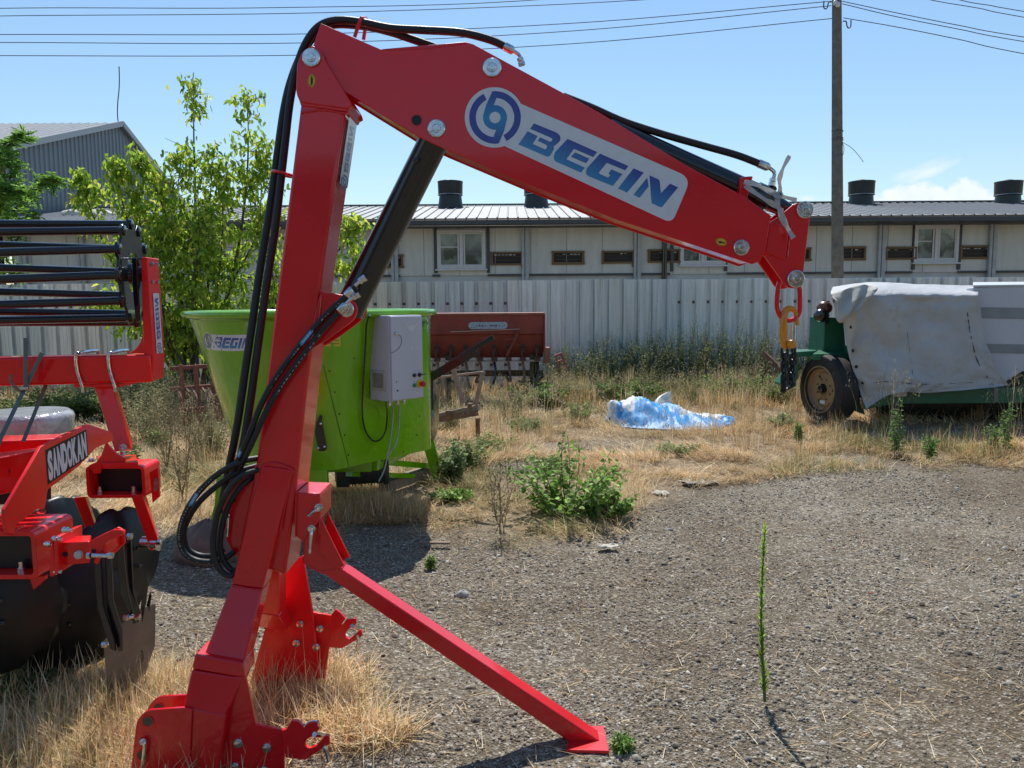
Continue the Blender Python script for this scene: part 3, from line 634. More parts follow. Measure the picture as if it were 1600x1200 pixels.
# ---------------------------------------------------------------- red crane
YN, YF = 2.62, 2.78
YC = (YN + YF) / 2
def pin(px, py, y, r, parent, name='pin', grease=True, th=.014):
    c = P(px, py, y); q = MB(); r = r * y / 1200
    q.lathe(c, (0, -1, 0), [(0, r), (th * .5, r), (th * .7, r * .9), (th * .7, r * .55), (th, r * .5), (th, r * .42), (th * 1.15, r * .34), (th * 1.15, .001)], 28)
    o = q.build(name, M['zinc'], parent)
    return o
def build_crane():
    base = P(330, 1200, 2.75); base.z = 0; base.x = -.95
    t = thing('tractor_crane', base, 'tall red tractor-mounted lifting crane with a long boom in the foreground', 'crane')
    red = M['red']
    # boom: two side plates, closed inside
    BO = [(501, 36), (595, 77), (600, 76), (728, 65), (740, 69), (913, 163), (940, 178), (1067, 255), (1168, 310), (1205, 337), (1196, 392), (1188, 408), (1175, 413), (1127, 397), (963, 343), (813, 283), (695, 233), (652, 213), (538, 143), (500, 115), (489, 72)]
    q = MB(); q.plate(BO, YN, .009); q.prism([P(x, y, YN) + Vector((0, YF - YN - .009, 0)) for x, y in BO], (0, .009, 0))
    def inner(pts, i0=.0088): q.prism([P(x, y, YN) + Vector((0, i0, 0)) for x, y in pts], (0, YF - YN - 2 * i0, 0))
    inner([(501.5, 38.5), (594, 79), (600, 78), (728, 67.5), (739, 71), (912, 165), (930, 176), (880, 225), (700, 232), (653, 211), (540, 141.5), (502, 113), (491, 72)])
    inner([(698, 226), (880, 226), (1168, 375), (1174, 410), (1128, 394.5), (964, 340.5), (814, 280.5), (697, 231.5)], .0090)
    boom = q.build('boom', red, t, bevel=.0025)
    logo(lambda p, l: P(p[0], p[1], YN - .0006 - l), 'logo_sticker', boom, M['white'], M['print_'])
    for px, py, r in ((769, 106, 14), (682, 201, 13.5)): pin(px, py, YN - .0005, r, boom)
    pin(1158, 387, YN - .0005, 12, boom, th=.012)
    c = P(651, 188, YN); MB().lathe(c + Vector((0, -.0012, 0)), (0, 1, 0), [(0, .0205), (0.001, .021), (.002, .017), (.001, .0165)], 24, False).build('hole_rim', red, boom)
    MB().lathe(c + Vector((0, -.0016, 0)), (0, -1, 0), [(0, .0165), (.0002, .0165)], 24).build('hole', M['ink'], boom)
    def dsticker(px, py, rx, ry, a, y, par, kind):
        q = MB(); c_ = (px, py)
        pts = [(px + rx * math.cos(k) * math.cos(a) - ry * math.sin(k) * math.sin(a), py + rx * math.cos(k) * math.sin(a) + ry * math.sin(k) * math.cos(a)) for k in np.linspace(0, 2 * math.pi, 28, endpoint=False)]
        o = q.add([P(x, yy, y - .0008) for x, yy in pts], [tuple(range(28))]).build('warning_sticker', M['yellow'], par, smooth=False, recalc=False)
        q = MB()
        pts2 = [(px + (x - px) * .93, py + (yy - py) * .93) for x, yy in pts]; pts3 = [(px + (x - px) * .86, py + (yy - py) * .86) for x, yy in pts]
        q.add([P(x, yy, y - .0011) for x, yy in pts2 + pts3], [(i, (i + 1) % 28, 28 + (i + 1) % 28, 28 + i) for i in range(28)])
        if kind == 0:
            for g in ([(-1, -7), (1, -7), (1, -4), (1.8, -4), (1.8, 4), (1, 4.5), (1, 7), (-2, 7.5), (-2.3, 6), (-.8, 5.5), (-.8, 4.5), (-1.6, 4), (-1.6, -4), (-1, -4)],):
                q.add([P(px + x, py + yy, y - .0012) for x, yy in g], [tuple(range(len(g)))])
        else:
            g = [(-6, -2.2), (-3, -.6), (-1, -1.6), (2, .2), (5.5, .6), (6, 2.4), (2.5, 2.2), (0, 1.8), (-2.5, 2.4), (-4, .8)]
            q.add([P(px + x, py + yy, y - .0012) for x, yy in g], [tuple(range(len(g)))])
        q.build('sticker_print', M['ink'], o, smooth=False, recalc=False)
    dsticker(1127, 378, 9, 6, R(14), YN, boom, 1)
    # hose loop on the boom
    a, b, c1, c2 = P(554, 58, YC - .04), P(565, 27, YC - .04), P(572, 30, YC + .03), P(568, 62, YC + .03)
    MB().tube(smooth_path([a, b + Vector((-.004, 0, -.008)), b + Vector((.002, 0.01, 0)), c1 + Vector((0, -.01, 0)), c1 + Vector((0, 0, -.01)), c2], 5), .0065, 8).build('hose_loop', red, boom)
    # tip bracket
    q = MB()
    HB = rnd([(1242, 319), (1252, 315), (1266, 315), (1270, 328), (1269, 345), (1257, 444), (1248, 451), (1232, 449), (1224, 436), (1197, 398), (1206, 347), (1217, 340)], {1: 6, 2: 8, 3: 6, 5: 8, 6: 6, 7: 8})
    for dy in (.022, YF - YN - .034): q.prism([P(x, y, YN) + Vector((0, dy, 0)) for x, y in HB], (0, .012, 0))
    WB = [(1205, 347), (1236, 352), (1229, 405), (1198, 394)]
    q.prism([P(x, y, YN) + Vector((0, .012, 0)) for x, y in WB], (0, .136, 0))
    tip = q.build('tip_bracket', red, t, bevel=.003)
    for px, py, r in ((1257, 328, 13), (1243, 436, 13.5)): pin(px, py, YN + .021, r, tip)
    # shackle link
    yl = YC; L_ = [(1216, 448), (1214, 475), (1217, 490), (1224, 499), (1233, 501), (1243, 497), (1249, 487), (1250, 470), (1249, 448), (1242, 436), (1230, 434), (1220, 438)]
    MB().tube(smooth_path([P(x, y, yl) for x, y in L_ + L_[:1]], 4)[:-1], .0085, 10, True).build('lifting_link', red, tip)
    # post with fork cheeks
    TH = .16
    PO = [(470, 158), (541, 164), (507, 400), (480, 600), (463, 760), (446, 900), (395, 880), (372, 860), (399, 730), (437, 420)]
    q = MB(); q.prism([P(x, y, YN - .012) for x, y in PO], (0, TH + .024, 0))
    post = q.build('post', red, t, bevel=.011, seg=3)
    CK = rnd([(480, 75), (488, 71), (501, 76), (510, 97), (548, 159), (550, 166), (542, 170), (470, 160), (462, 147), (464, 100), (470, 82)], {0: 5, 2: 10, 7: 6, 8: 10, 10: 10})
    for y0 in (YF + .002, YN - .022): ck = MB().prism([P(x, y, YN - .022) + Vector((0, y0 - YN + .022, 0)) for x, y in CK], (0, .018, 0)).build('fork_cheek', red, post, bevel=.004)
    # collar under the cheeks
    q = MB(); q.hexa([P(x, y, YN - .016) for x, y in ((464, 148), (548, 158), (543, 176), (470, 166))], [P(x, y, YN - .016) + Vector((0, TH + .032, 0)) for x, y in ((464, 148), (548, 158), (543, 176), (470, 166))])
    q.build('collar', red, post, bevel=.006)
    pin(487, 90.5, YN - .023, 13.5, ck)
    dsticker(487, 126, 6.3, 10.5, 0, YN - .022, ck, 0)
    # white data sticker on the right face of the post (seen edge-on)
    p0, p1 = P(543.5, 180, YN), P(507, 430, YN)
    dirv = (p1 - p0).normalized(); nrm = Vector((-dirv.z, 0, dirv.x)); nrm = nrm if nrm.x > 0 else -nrm
    q = MB(); o_ = nrm * .0006
    MB().hexa([p0 + o_ + Vector((0, .02, 0)), p0 + o_ + Vector((0, .14, 0)), p0 + o_ + dirv * .22 + Vector((0, .14, 0)), p0 + o_ + dirv * .22 + Vector((0, .02, 0))], [p0 + o_ * 2.5 + Vector((0, .02, 0)), p0 + o_ * 2.5 + Vector((0, .14, 0)), p0 + o_ * 2.5 + dirv * .22 + Vector((0, .14, 0)), p0 + o_ * 2.5 + dirv * .22 + Vector((0, .02, 0))]).build('side_sticker', M['white'], post, smooth=False)
    ax_ = nrm * .0018
    logo(lambda p, l: p0 + ax_ + nrm * l + dirv * (.215 * (1 - (loc(p)[0] + 62) / 345)) + Vector((0, .022 + .116 * min(max((loc(p)[1] + 22) / 88, 0), 1), 0)), 'side_logo', post, M['white'], M['print_'], sticker=False)
    # hose ring on the post
    ra = P(456, 272, YC); MB().tube([ra + Vector((-.028 + .036 * math.cos(k) - .0, .048 * math.sin(k), .008 * math.cos(k) * -1)) for k in np.linspace(0, 2 * math.pi, 22, endpoint=False)], .0045, 7, True).build('hose_ring', red, post)
    # cylinder lug
    LG_ = rnd([(500, 458), (520, 458), (545, 463), (558, 476), (558, 492), (548, 504), (512, 530), (488, 545), (480, 540)], {2: 8, 3: 10, 4: 10, 5: 8})
    for dy in (TH - .003, -.013): lug = MB().prism([P(x, y, YN - .013) + Vector((0, dy + .013, 0)) for x, y in LG_], (0, .014, 0)).build('cylinder_lug', red, post, bevel=.003)
    pin(541, 483, YN - .014, 12.5, lug, grease=False)
    # main cylinder
    a, b = P(677, 222, YC), P(549, 478, YC); d = (b - a).normalized(); L0 = (b - a).length
    q = MB(); q.lathe(a - d * .01, d, [(0, .052), (.002, .054), (.022, .054), (.026, .0515), (L0 - .02, .0515), (L0 + .0, .052), (L0 + .035, .052), (L0 + .037, .045)], 40)
    cyl = q.build('lift_cylinder', M['black'], t); q = MB()
    q.lathe(P(659, 256, YC) + Vector((-.012, -.058, 0)), (0, -1, 0), [(-.01, .009), (.006, .009), (.008, .004)], 12).build('port_plug', M['black'], cyl)
    # boom top cylinder
    a, b = P(948, 202, YC), P(1215, 321, YC); d = (b - a).normalized(); L0 = (b - a).length
    c2 = MB().lathe(a, d, [(0, .03), (.002, .042), (L0 * .86, .042), (L0 * .862, .047), (L0 * .93, .047), (L0 * .932, .030), (L0, .030), (L0 + .05, .022), (L0 + .09, .022)], 36).build('extension_cylinder', M['black'], t)
    q = MB(); q.hexa([P(x, y, YN + .012) for x, y in ((1153, 309), (1160, 276), (1177, 275), (1167, 314))], [P(x, y, YN + .012) + Vector((0, .135, 0)) for x, y in ((1153, 309), (1160, 276), (1177, 275), (1167, 314))]).build('guide_clamp', red, boom, bevel=.004)
    # near leg of the A-frame: two tapering tubes coming towards the camera
    q = MB()
    def leg(pts, mirror=False):
        rings = []
        for (xl, xr, py, yf, dp) in pts:
            l, r = P(xl, py, yf), P(xr, py + (xr - xl) * .14, yf)
            if mirror:
                l, r = l.copy(), r.copy(); f = 2 * YC
                l.y = f - l.y; r.y = f - r.y
                rings.append([l, r, r - Vector((0, dp, 0)), l - Vector((0, dp, 0))])
            else: rings.append([l, r, r + Vector((0, dp, 0)), l + Vector((0, dp, 0))])
        for a_, b_ in zip(rings[:-1], rings[1:]): q.hexa(a_, b_)
        return rings
    LP = [(408, 458, 727, YN - .018, .05), (361, 410, 914, YN - .062, .09), (318, 382, 1025, YN - .16, .10)]
    leg(LP); q.build('frame_leg', red, t, bevel=.006, seg=2)
    # far leg: same in world space, mirrored in depth about the post
    q = MB()
    rr = []
    for (xl, xr, py, yf, dp) in LP + [(290, 362, 1100, YN - .28, .12)]:
        l, r = P(xl, py, yf), P(xr, py + (xr - xl) * .14, yf); l.y = 2 * YC - l.y; r.y = 2 * YC - r.y
        rr.append([l, r, r - Vector((0, dp, 0)), l - Vector((0, dp, 0))])
    for a_, b_ in zip(rr[:-1], rr[1:]): q.hexa(a_, b_)
    # web plate under the far leg down to the ground
    q.plate([(452, 880), (474, 868), (489, 957), (499, 1050), (492, 1082), (385, 1085), (420, 960)], 3.0, .014)
    q.build('frame_leg', red, t, bevel=.005)
    # near foot box and plates
    q = MB()
    f0 = 2.38
    A = [P(304, 1023, f0 + .06), P(380, 1036, f0 + .06), P(382, 1060, f0 + .05), P(300, 1045, f0 + .05)]
    B_ = [v + Vector((0, .11, 0)) for v in A]; q.hexa(A, B_)
    C_ = [P(299, 1047, f0 + .05), P(378, 1060, f0 + .05), P(352, 1120, f0 + .012), P(286, 1106, f0 + .012)]
    q.hexa(C_, [v + Vector((0, .12, 0)) for v in C_])
    q.plate([(286, 1105), (352, 1118), (342, 1200), (335, 1300), (262, 1300), (270, 1200)], f0 + .009, .14)
    foot = q.build('foot_box', red, t, bevel=.005)
    # outer plates with pin holes
    for (yy, dx, dyp) in ((f0, 0, 0), (f0 + .155, 17, -21)):
        q = MB(); pl = rnd([(228, 1110), (286, 1106), (300, 1108), (290, 1330), (185, 1330), (205, 1195), (213, 1126)], {0: 10, 6: 10})
        pts = [(x + dx, y + dyp) for x, y in pl]
        o = q.plate(pts, yy, .012).build('pin_plate', red, foot, bevel=.0025)
        hm = mat('hole_dark', (.11, .09, .06), .9) if 'hole_dark' not in bpy.data.materials else bpy.data.materials['hole_dark']
        for hx, hy in ((231, 1127), (222, 1180)):
            c = P(hx + dx, hy + dyp, yy - .0012)
            h = MB().lathe(c, (0, -1, 0), [(0, .0165), (.0008, .0165)], 22).build('pin_hole', hm, o)
            MB().lathe(c, (0, -1, 0), [(0, .0165), (.0016, .0165), (.0016, .0185), (0, .0185)], 22, False).build('hole_rim', red, h)
    def handle_pin(px, py, y, parent, ln=34, lean=0):
        a = P(px, py, y - .012); b = P(px + lean, py + ln, y - .016)
        q = MB(); q.tube([P(px - 4, py - 2, y + .02), a + Vector((0, -.004, 0))], .010, 12).tube(smooth_path([a + Vector((0, -.004, 0)), P(px + 2, py + 6, y - .016), b], 4), .0065, 10)
        q.build('locking_pin', M['zinc'], parent)
    handle_pin(224, 1158, f0, foot, 40, -1)
    # side web towards the lower link and hook claw
    def claw(dy, dxp, dyp, parent, s=1.0):
        y = dy
        web = [(352, 1058), (384, 1058), (400, 1132), (444, 1141), (444, 1300), (345, 1300), (356, 1120)]
        q = MB().plate([(x * 1.0, yy) for x, yy in web], y + .05, .012)
        o = q.build('link_web', red, parent, bevel=.0025)
        cl = rnd([(440, 1142), (447, 1140), (455, 1126), (466, 1127), (474, 1135), (484, 1130), (497, 1128), (499, 1140), (489, 1150), (478, 1156), (476, 1166), (484, 1170), (494, 1166), (508, 1150), (514, 1150), (515, 1163), (476, 1188), (462, 1186), (446, 1184)], {3: 4, 9: 5, 10: 6, 11: 5})
        q = MB()
        for k in (0, .05): q.plate(cl, y + .035 + k, .014)
        q.build('hook_claw', red, o, bevel=.002)
        a = P(492, 1146, y + .03); b = P(506, 1166, y + .03)
        MB().tube([a + Vector((0, -.006, 0)), b + Vector((0, .06, 0))], .0085, 12).tube([b + Vector((.0, 0, 0)), b + Vector((.012, -.005, -.025)), b + Vector((.016, -.006, -.05))], .007, 10).tube(smooth_path([P(475, 1136, y + .02), P(482, 1128, y + .02), P(495, 1127, y + .02), P(497, 1135, y + .02)], 4), .0022, 6).build('hitch_pin', M['zinc'], o)
        for bx, by in ((372, 1161), (417, 1168), (367, 1198), (412, 1204)):
            c = P(bx, by, y + .049); r = .0125
            MB().lathe(c, (0, -1, 0), [(0, r * 1.25), (.002, r * 1.25), (.002, r * .95), (.010, r * .95), (.0115, r * .7)], 18).build('bolt', M['zinc'], o)
    claw(f0, 0, 0, foot)
    # far claw, real size further back
    o = MB().plate([(478, 955), (518, 962), (514, 1014), (508, 1060), (470, 1060)], 3.02, .014).build('link_web', red, t, bevel=.0025)
    q = MB()
    for k in (0, .05): q.plate(rnd([(517, 962), (524, 952), (532, 958), (540, 968), (548, 967), (556, 966), (557, 975), (546, 982), (540, 988), (539, 996), (546, 999), (555, 992), (562, 984), (566, 988), (565, 995), (535, 1013), (514, 1012)], {8: 4, 9: 4}), 2.99 + k, .014)
    q.build('hook_claw', red, o, bevel=.002)
    a = P(550, 978, 2.985); b = P(558, 992, 2.985)
    MB().tube([a, b + Vector((0, .06, 0))], .0085, 12).tube([b, b + Vector((.004, 0, -.02)), b + Vector((-.004, 0, -.07))], .006, 10).tube(smooth_path([P(535, 975, 2.98), P(542, 967, 2.98), P(553, 966, 2.98)], 4), .0022, 6).build('hitch_pin', M['zinc'], o)
    for bx, by in ((469, 975), (500, 982), (463, 1005), (494, 1011)):
        MB().lathe(P(bx, by, 2.995), (0, -1, 0), [(0, .0155), (.002, .0155), (.002, .0115), (.010, .0115), (.0115, .008)], 18).build('bolt', M['zinc'], o)
    # top-link plates left of the post
    TL = rnd([(400, 728), (376, 745), (345, 768), (343, 790), (350, 846), (364, 874), (380, 866), (400, 800)], {2: 10, 3: 5, 5: 6})
    q = MB()
    for dy in (.02, .12): q.prism([P(x, y, YN) + Vector((0, dy, 0)) for x, y in TL], (0, .012, 0))
    tl = q.build('top_link_plate', red, post, bevel=.003)
    MB().lathe(P(364, 781, YN + .019), (0, -1, 0), [(0, .010), (.002, .010)], 16).build('pin_hole', M['ink'], tl)
    handle_pin(355, 806, YN + .02, tl, 32, 0)
    # brace bracket and prop
    BR = rnd([(463, 771), (513, 771), (511, 814), (500, 905), (476, 886), (474, 850), (460, 838)], {1: 5})
    q = MB()
    q.plate([(462, 771), (500, 773), (500, 812), (473, 846), (462, 838)], YN - .008, .010)
    q.prism([P(x, y, YN) + Vector((0, TH - .006, 0)) for x, y in ((462, 771), (500, 773), (500, 812), (473, 846), (462, 838))], (0, .010, 0))
    A = [P(x, y, YN - .006) for x, y in ((494, 774), (500.5, 774), (500.5, 812), (496, 815))]; q.hexa(A, [v + Vector((0, TH + .004, 0)) for v in A])
    A = [P(x, y, YN - .006) for x, y in ((463, 769.5), (500, 771), (500, 775), (463, 773))]; q.hexa(A, [v + Vector((0, TH + .004, 0)) for v in A])
    brk = q.build('prop_bracket', red, t, bevel=.003)
    def zpin(px, py, x2, y2, par):
        a = P(px, py, YN - .012); b = P(x2, y2, YN - .022)
        MB().lathe(P(px, py, YN - .009), (0, -1, 0), [(0, .014), (.002, .014), (.003, .01), (.012, .009)], 16).tube(smooth_path([a, P(px + .3 * (x2 - px), py + .3 * (y2 - py), YN - .022), b], 3), .0062, 10).build('locking_pin', M['zinc'], par)
    zpin(498, 793, 482, 806, brk); zpin(487, 826, 484, 864, brk)
    q = MB()
    q.plate([(474, 843), (499, 814), (500, 838), (512, 862), (536, 890), (507, 899), (473, 882)], YN + .03, .078)
    A = [P(x, y, YN + .032) for x, y in ((532, 888), (500, 893))]; B = [P(x, y, YN + .032) for x, y in ((946, 1164), (899, 1166))]; D_ = Vector((0, .074, 0))
    q.hexa([A[0], A[1], A[1] + D_, A[0] + D_], [B[0], B[1], B[1] + D_, B[0] + D_])
    prop = q.build('prop_leg', red, t, bevel=.005, seg=3)
    # gussets
    for dy in (.018, .112): MB().prism([P(x, y, YN) + Vector((0, dy, 0)) for x, y in ((499, 812), (536, 887), (524, 892), (497, 866))], (0, .010, 0)).build('gusset', red, prop, bevel=.002)
    pz = P(915, 1172, YC).z - .004
    fa = [(P(884, 1160, YN).x, YN - .02), (P(950, 1160, YN).x, YN - .03), (P(950, 1150, YN).x, YN + .135), (P(896, 1150, YN).x, YN + .135)]
    q = MB(); q.prism([(x, y, gz(x, y) * 0 + P(912, 1166, YN).z) for x, y in fa], (0, 0, -.012)); q.build('foot_plate', red, prop, bevel=.002)
    rn = random.Random(2)
    def bead(pts, par, r=.0035, dy=-.001):
        ps = smooth_path([P(a, b, y_) + Vector((0, dy, 0)) for a, b, y_ in pts], 14); MB().tube(ps, [r * rn.uniform(.7, 1.25) for _ in ps], 6).build('weld_bead', red, par)
    bead([(470, 176, YN - .014), (505, 172, YN - .014), (543, 178, YN - .014)], post)
    bead([(407, 729, YN - .016), (430, 724, YN - .016), (459, 734, YN - .016)], post); bead([(459, 735, YN - .016), (450, 770, YN - .016), (437, 830, YN - .03)], post, .003)
    bead([(363, 914, YN - .062), (386, 919, YN - .062), (410, 921, YN - .062)], post, .003)
    bead([(463, 768, YN - .012), (462, 800, YN - .012), (462, 838, YN - .012)], post, .003); bead([(500, 459, YN - .013), (506, 458, YN - .013)], post); bead([(482, 542, YN - .014), (498, 500, YN - .014), (503, 462, YN - .014)], post, .003)
    bead([(600, 78, YN), (660, 76, YN), (727, 68, YN)], boom, .002, -.0005); bead([(1198, 394, YN + .02), (1228, 405, YN + .02)], tip, .003); bead([(1236, 352, YN + .02), (1230, 402, YN + .02)], tip, .003)
    bead([(475, 880, YN + .03), (500, 893, YN + .03), (532, 888, YN + .03)], prop, .003)
    return t, post, boom, cyl, c2
CRANE, POST, BOOM, LCYL, ECYL = build_crane()

def hose(pts, r, parent, name='hose', mt=None, n=6):
    return MB().tube(smooth_path(pts, n), r, 12).build(name, mt or M['rubber'], parent)
def build_hoses():
    y = YC
    H = .0135
    # hose over the elbow to the boom top fitting
    A = [(790, 73, y), (765, 62, y), (720, 51, y - .02), (660, 47, y - .03), (610, 44, y - .03), (560, 34, y - .03), (525, 32, y - .03), (498, 42, y - .02), (478, 68, y - .01), (464, 105, y), (453, 160, y + .01), (446, 220, y + .01), (438, 290, y), (431, 350, y - .01), (422, 410, y - .02), (413, 470, y - .03), (402, 550, y - .04), (391, 630, y - .05), (381, 690, y - .05), (370, 740, y - .04), (352, 775, y - .02)]
    hose([P(*p) for p in A], H, CRANE)
    B = [(680, 74, y + .02), (640, 60, y), (610, 50, y - .01), (570, 41, y - .01), (525, 38, y + .0), (498, 48, y + .01), (473, 82, y + .02), (455, 125, y + .03), (444, 170, y + .03), (435, 230, y + .03), (427, 290, y + .02), (418, 350, y + .01), (405, 430, y - .01), (395, 500, y - .03), (383, 580, y - .05), (373, 650, y - .05), (364, 700, y - .04), (354, 750, y - .02), (345, 800, y)]
    hose([P(*p) for p in B], H, CRANE)
    # two printed hoses from the lift cylinder, down to the coils
    yy = YN - .045
    Cc = [(556, 448, yy), (533, 470, yy), (500, 502, yy), (462, 548, yy), (430, 592, yy), (408, 632, yy - .01), (392, 672, yy - .01), (378, 706, yy), (362, 740, yy + .06)]
    hc = hose([P(*p) for p in Cc], .0105, CRANE, 'pressure_hose')
    D = [(527, 490, yy), (500, 520, yy), (468, 562, yy), (437, 606, yy), (415, 645, yy - .01), (399, 680, yy - .01), (386, 708, yy), (372, 736, yy + .05)]
    hd = hose([P(*p) for p in D], .0105, CRANE, 'pressure_hose')
    def coil(cx, cy, rx, ry, yb, dy, a0, a1, r=.0105, rot=0):
        pts = []
        for k in np.linspace(a0, a1, 20):
            x = rx * math.cos(R(k)); z = ry * math.sin(R(k)); c, s_ = math.cos(R(rot)), math.sin(R(rot))
            pts.append(P(cx + x * c + z * s_, cy - z * c + x * s_, yb + dy * (k - a0) / (a1 - a0)))
        return hose(pts, r, CRANE, 'pressure_hose', n=3)
    def lp(l, yb, r=.0105): return hose([P(a, b, yb + (c if len(q_) > 2 else 0)) for q_ in l for a, b, c in [q_ if len(q_) > 2 else (*q_, 0)]], r, CRANE, 'pressure_hose')
    c1 = lp([(402, 716, .04), (375, 722), (340, 741), (308, 772), (288, 806), (281, 838), (287, 862), (305, 875), (330, 878), (352, 872, .02), (366, 862, .04)], YN - .03)
    c2 = lp([(402, 728, .04), (370, 738), (338, 760), (310, 786), (292, 815), (287, 838), (294, 858), (312, 868), (334, 868), (350, 858, .02)], YN + .0)
    c3 = lp([(402, 734, .04), (380, 742), (362, 760), (346, 786), (337, 815), (333, 848), (336, 875), (346, 893), (360, 900), (372, 888, .03)], YN - .05)
    c4 = lp([(398, 742, .04), (375, 762), (356, 792), (346, 828), (344, 858), (352, 880), (366, 892), (380, 880, .03)], YN - .02)
    # printed dashes along the hoses and blue tags
    def dashes(px, yb, par, w=1.6, off=(0, 0), step=3):
        pts = smooth_path([P(a, b, yb - .0108) for a, b in px], 14); q = MB(); rn = random.Random(len(px))
        for i in range(0, len(pts) - 2, 2):
            a, b = pts[i], pts[i + 1]; d = (b - a); u = Vector((-d.z, 0, d.x)).normalized() * (w * .0012); 
            if rn.random() < .8:
                b2 = a + d * rn.uniform(.5, 1.2); k = u * rn.uniform(.6, 1.1); q.add([a - k, b2 - k, b2 + k, a + k], [(0, 1, 2, 3)])
        if q.v: q.build('hose_print', mat('hose_print_grey', (.33, .34, .33), .6) if 'hose_print_grey' not in bpy.data.materials else bpy.data.materials['hose_print_grey'], par, smooth=False, recalc=False)
    dashes([(530, 474), (500, 503), (463, 549), (455, 560)], yy, hc); dashes([(441, 580), (430, 595), (408, 634), (392, 674)], yy, hc)
    dashes([(500, 523), (468, 565), (437, 609), (415, 648), (399, 683)], yy, hd)
    dashes([(330, 749), (306, 775), (286, 808), (279.5, 838), (285, 862), (304, 877), (330, 881)], YN - .03, c1)
    bl = mat('blue_tag', (.05, .28, .50), .5)
    for (a, b, c_, d_, yb, par) in ((487, 517, 470, 538, yy - .011, hc), (380, 697, 371, 714, yy - .011, hc), (308, 771, 297, 789, YN - .041, c1)):
        A_, B_ = P(a, b, yb), P(c_, d_, yb); u = Vector(((B_ - A_).z, 0, -(B_ - A_).x)).normalized() * .0062
        o = MB().add([A_ - u, B_ - u, B_ + u, A_ + u], [(0, 1, 2, 3)]).build('hose_tag', bl, par, smooth=False, recalc=False)
        q = MB()
        for k in range(7):
            t0 = .12 + k * .11; p_ = A_.lerp(B_, t0) + Vector((0, -.0004, 0)); e = (B_ - A_) * .05; w_ = u * .5
            q.add([p_ - w_, p_ + e - w_, p_ + e + w_ * (.2 if k % 2 else 1), p_ + w_], [(0, 1, 2, 3)])
        q.build('tag_print', M['white'], o, smooth=False, recalc=False)
    # fittings
    def fitting(pts, y_, nut=None, par=CRANE):
        ps = [P(a, b, y_) for a, b in pts]; q = MB()
        d = (ps[1] - ps[0]); q.lathe(ps[0], d, [(0, .0135), (.003, .0145), (d.length * .8, .0145), (d.length, .010)], 18)
        q.tube(smooth_path(ps[1:], 5), .0065, 10)
        e = ps[-1]; d2 = (ps[-1] - ps[-2]).normalized(); q.lathe(e - d2 * .012, d2, [(0, .011), (.010, .011), (.012, .009), (.014, .012), (.026, .012)], 6)
        q.build('hose_fitting', M['zinc'], par)
    fitting([(788, 72), (803, 80), (811, 86), (814, 96)], y, par=CRANE)
    fitting([(1185, 255), (1202, 262), (1210, 270), (1207, 284)], y - .01)
    fitting([(541, 462), (551, 451), (558, 443), (566, 437)], yy + .0); fitting([(530, 486), (541, 474), (549, 466), (556, 462)], yy + .0)
    hose([P(1210, 292, y), P(1203, 298, y), P(1200, 304, y)], .013, ECYL, 'cylinder_port', M['black'])
    # hose on the extension cylinder
    hose([P(a, b, y - .01) for a, b in ((880, 150), (925, 168), (975, 190), (1040, 211), (1100, 228), (1150, 242), (1187, 256))], .0125, CRANE)
build_hoses()

def build_hook():
    y = YC; c = P(1234, 500, y)
    t = thing('chain_hook', c, 'yellow lifting hook with black chain hanging from the crane link', 'hook')
    # hook body: curved thick tapering rod through the link
    pts = [(1226, 545), (1226, 530), (1225, 512), (1224, 496), (1228, 485), (1236, 482), (1243, 488), (1245, 500), (1246, 508)]
    MB().tube(smooth_path([P(a, b, y - .0) for a, b in pts], 5), [.008 + .0055 * math.sin(min(1, i / 30) * math.pi) for i in range(41)], 12).build('hook', M['hook'], t)
    q = MB(); q.plate([(1220, 520), (1225, 515), (1231, 524), (1229, 545), (1225, 547), (1221, 533)], y - .011, .022).build('shank', M['hook'], t, bevel=.004)
    q = MB(); q.tube(smooth_path([P(a, b, y - .022) for a, b in ((1229, 486), (1223, 500), (1220, 512), (1221, 526), (1225, 534))], 4), .0045, 8).build('safety_latch', M['hook'], t)
    q = MB(); q.lathe(P(1239, 538, y - .03), (0, 1, 0), [(0, .009), (.004, .015), (.026, .015), (.03, .009)], 20).build('chain_shortener', M['hook'], t, bevel=.002)
    q = MB(); q.tube([P(1237, 508, y), P(1237, 532, y)], .0035, 8).tube([P(1242, 508, y), P(1242, 532, y)], .0035, 8).build('link_pin', M['zinc'], t)
    cm = M['chain']
    def link(c, rot, s=.024, tilt=0):
        pts = []; 
        for k in np.linspace(0, 2 * math.pi, 16, endpoint=False):
            x = .0125 * math.cos(k); z = s * math.sin(k) * .62 + (.008 if math.sin(k) > 0 else -.008); pts.append(Vector((x * math.cos(rot) , x * math.sin(rot), z)) )
        m_ = Matrix.Rotation(tilt, 3, 'Y'); MB().tube([c + m_ @ v for v in pts], .0046, 8, True).build('chain_link', cm, t)
    pts = [(1226, 551 + i * 10.4) for i in range(6)]
    for i, (a, b) in enumerate(pts): link(P(a - (i % 2), b, y + .01), (i % 2) * 1.35 + .3, tilt=.05 * (i % 3 - 1))
    for i in range(5): link(P(1240 - i * 1.0, 552 + i * 10.2, y + .03), ((i + 1) % 2) * 1.3 + .35, tilt=-.06)
    link(P(1231, 602, y + .02), .2, tilt=1.2); link(P(1226, 603, y + .025), 1.0, tilt=.5)
build_hook()

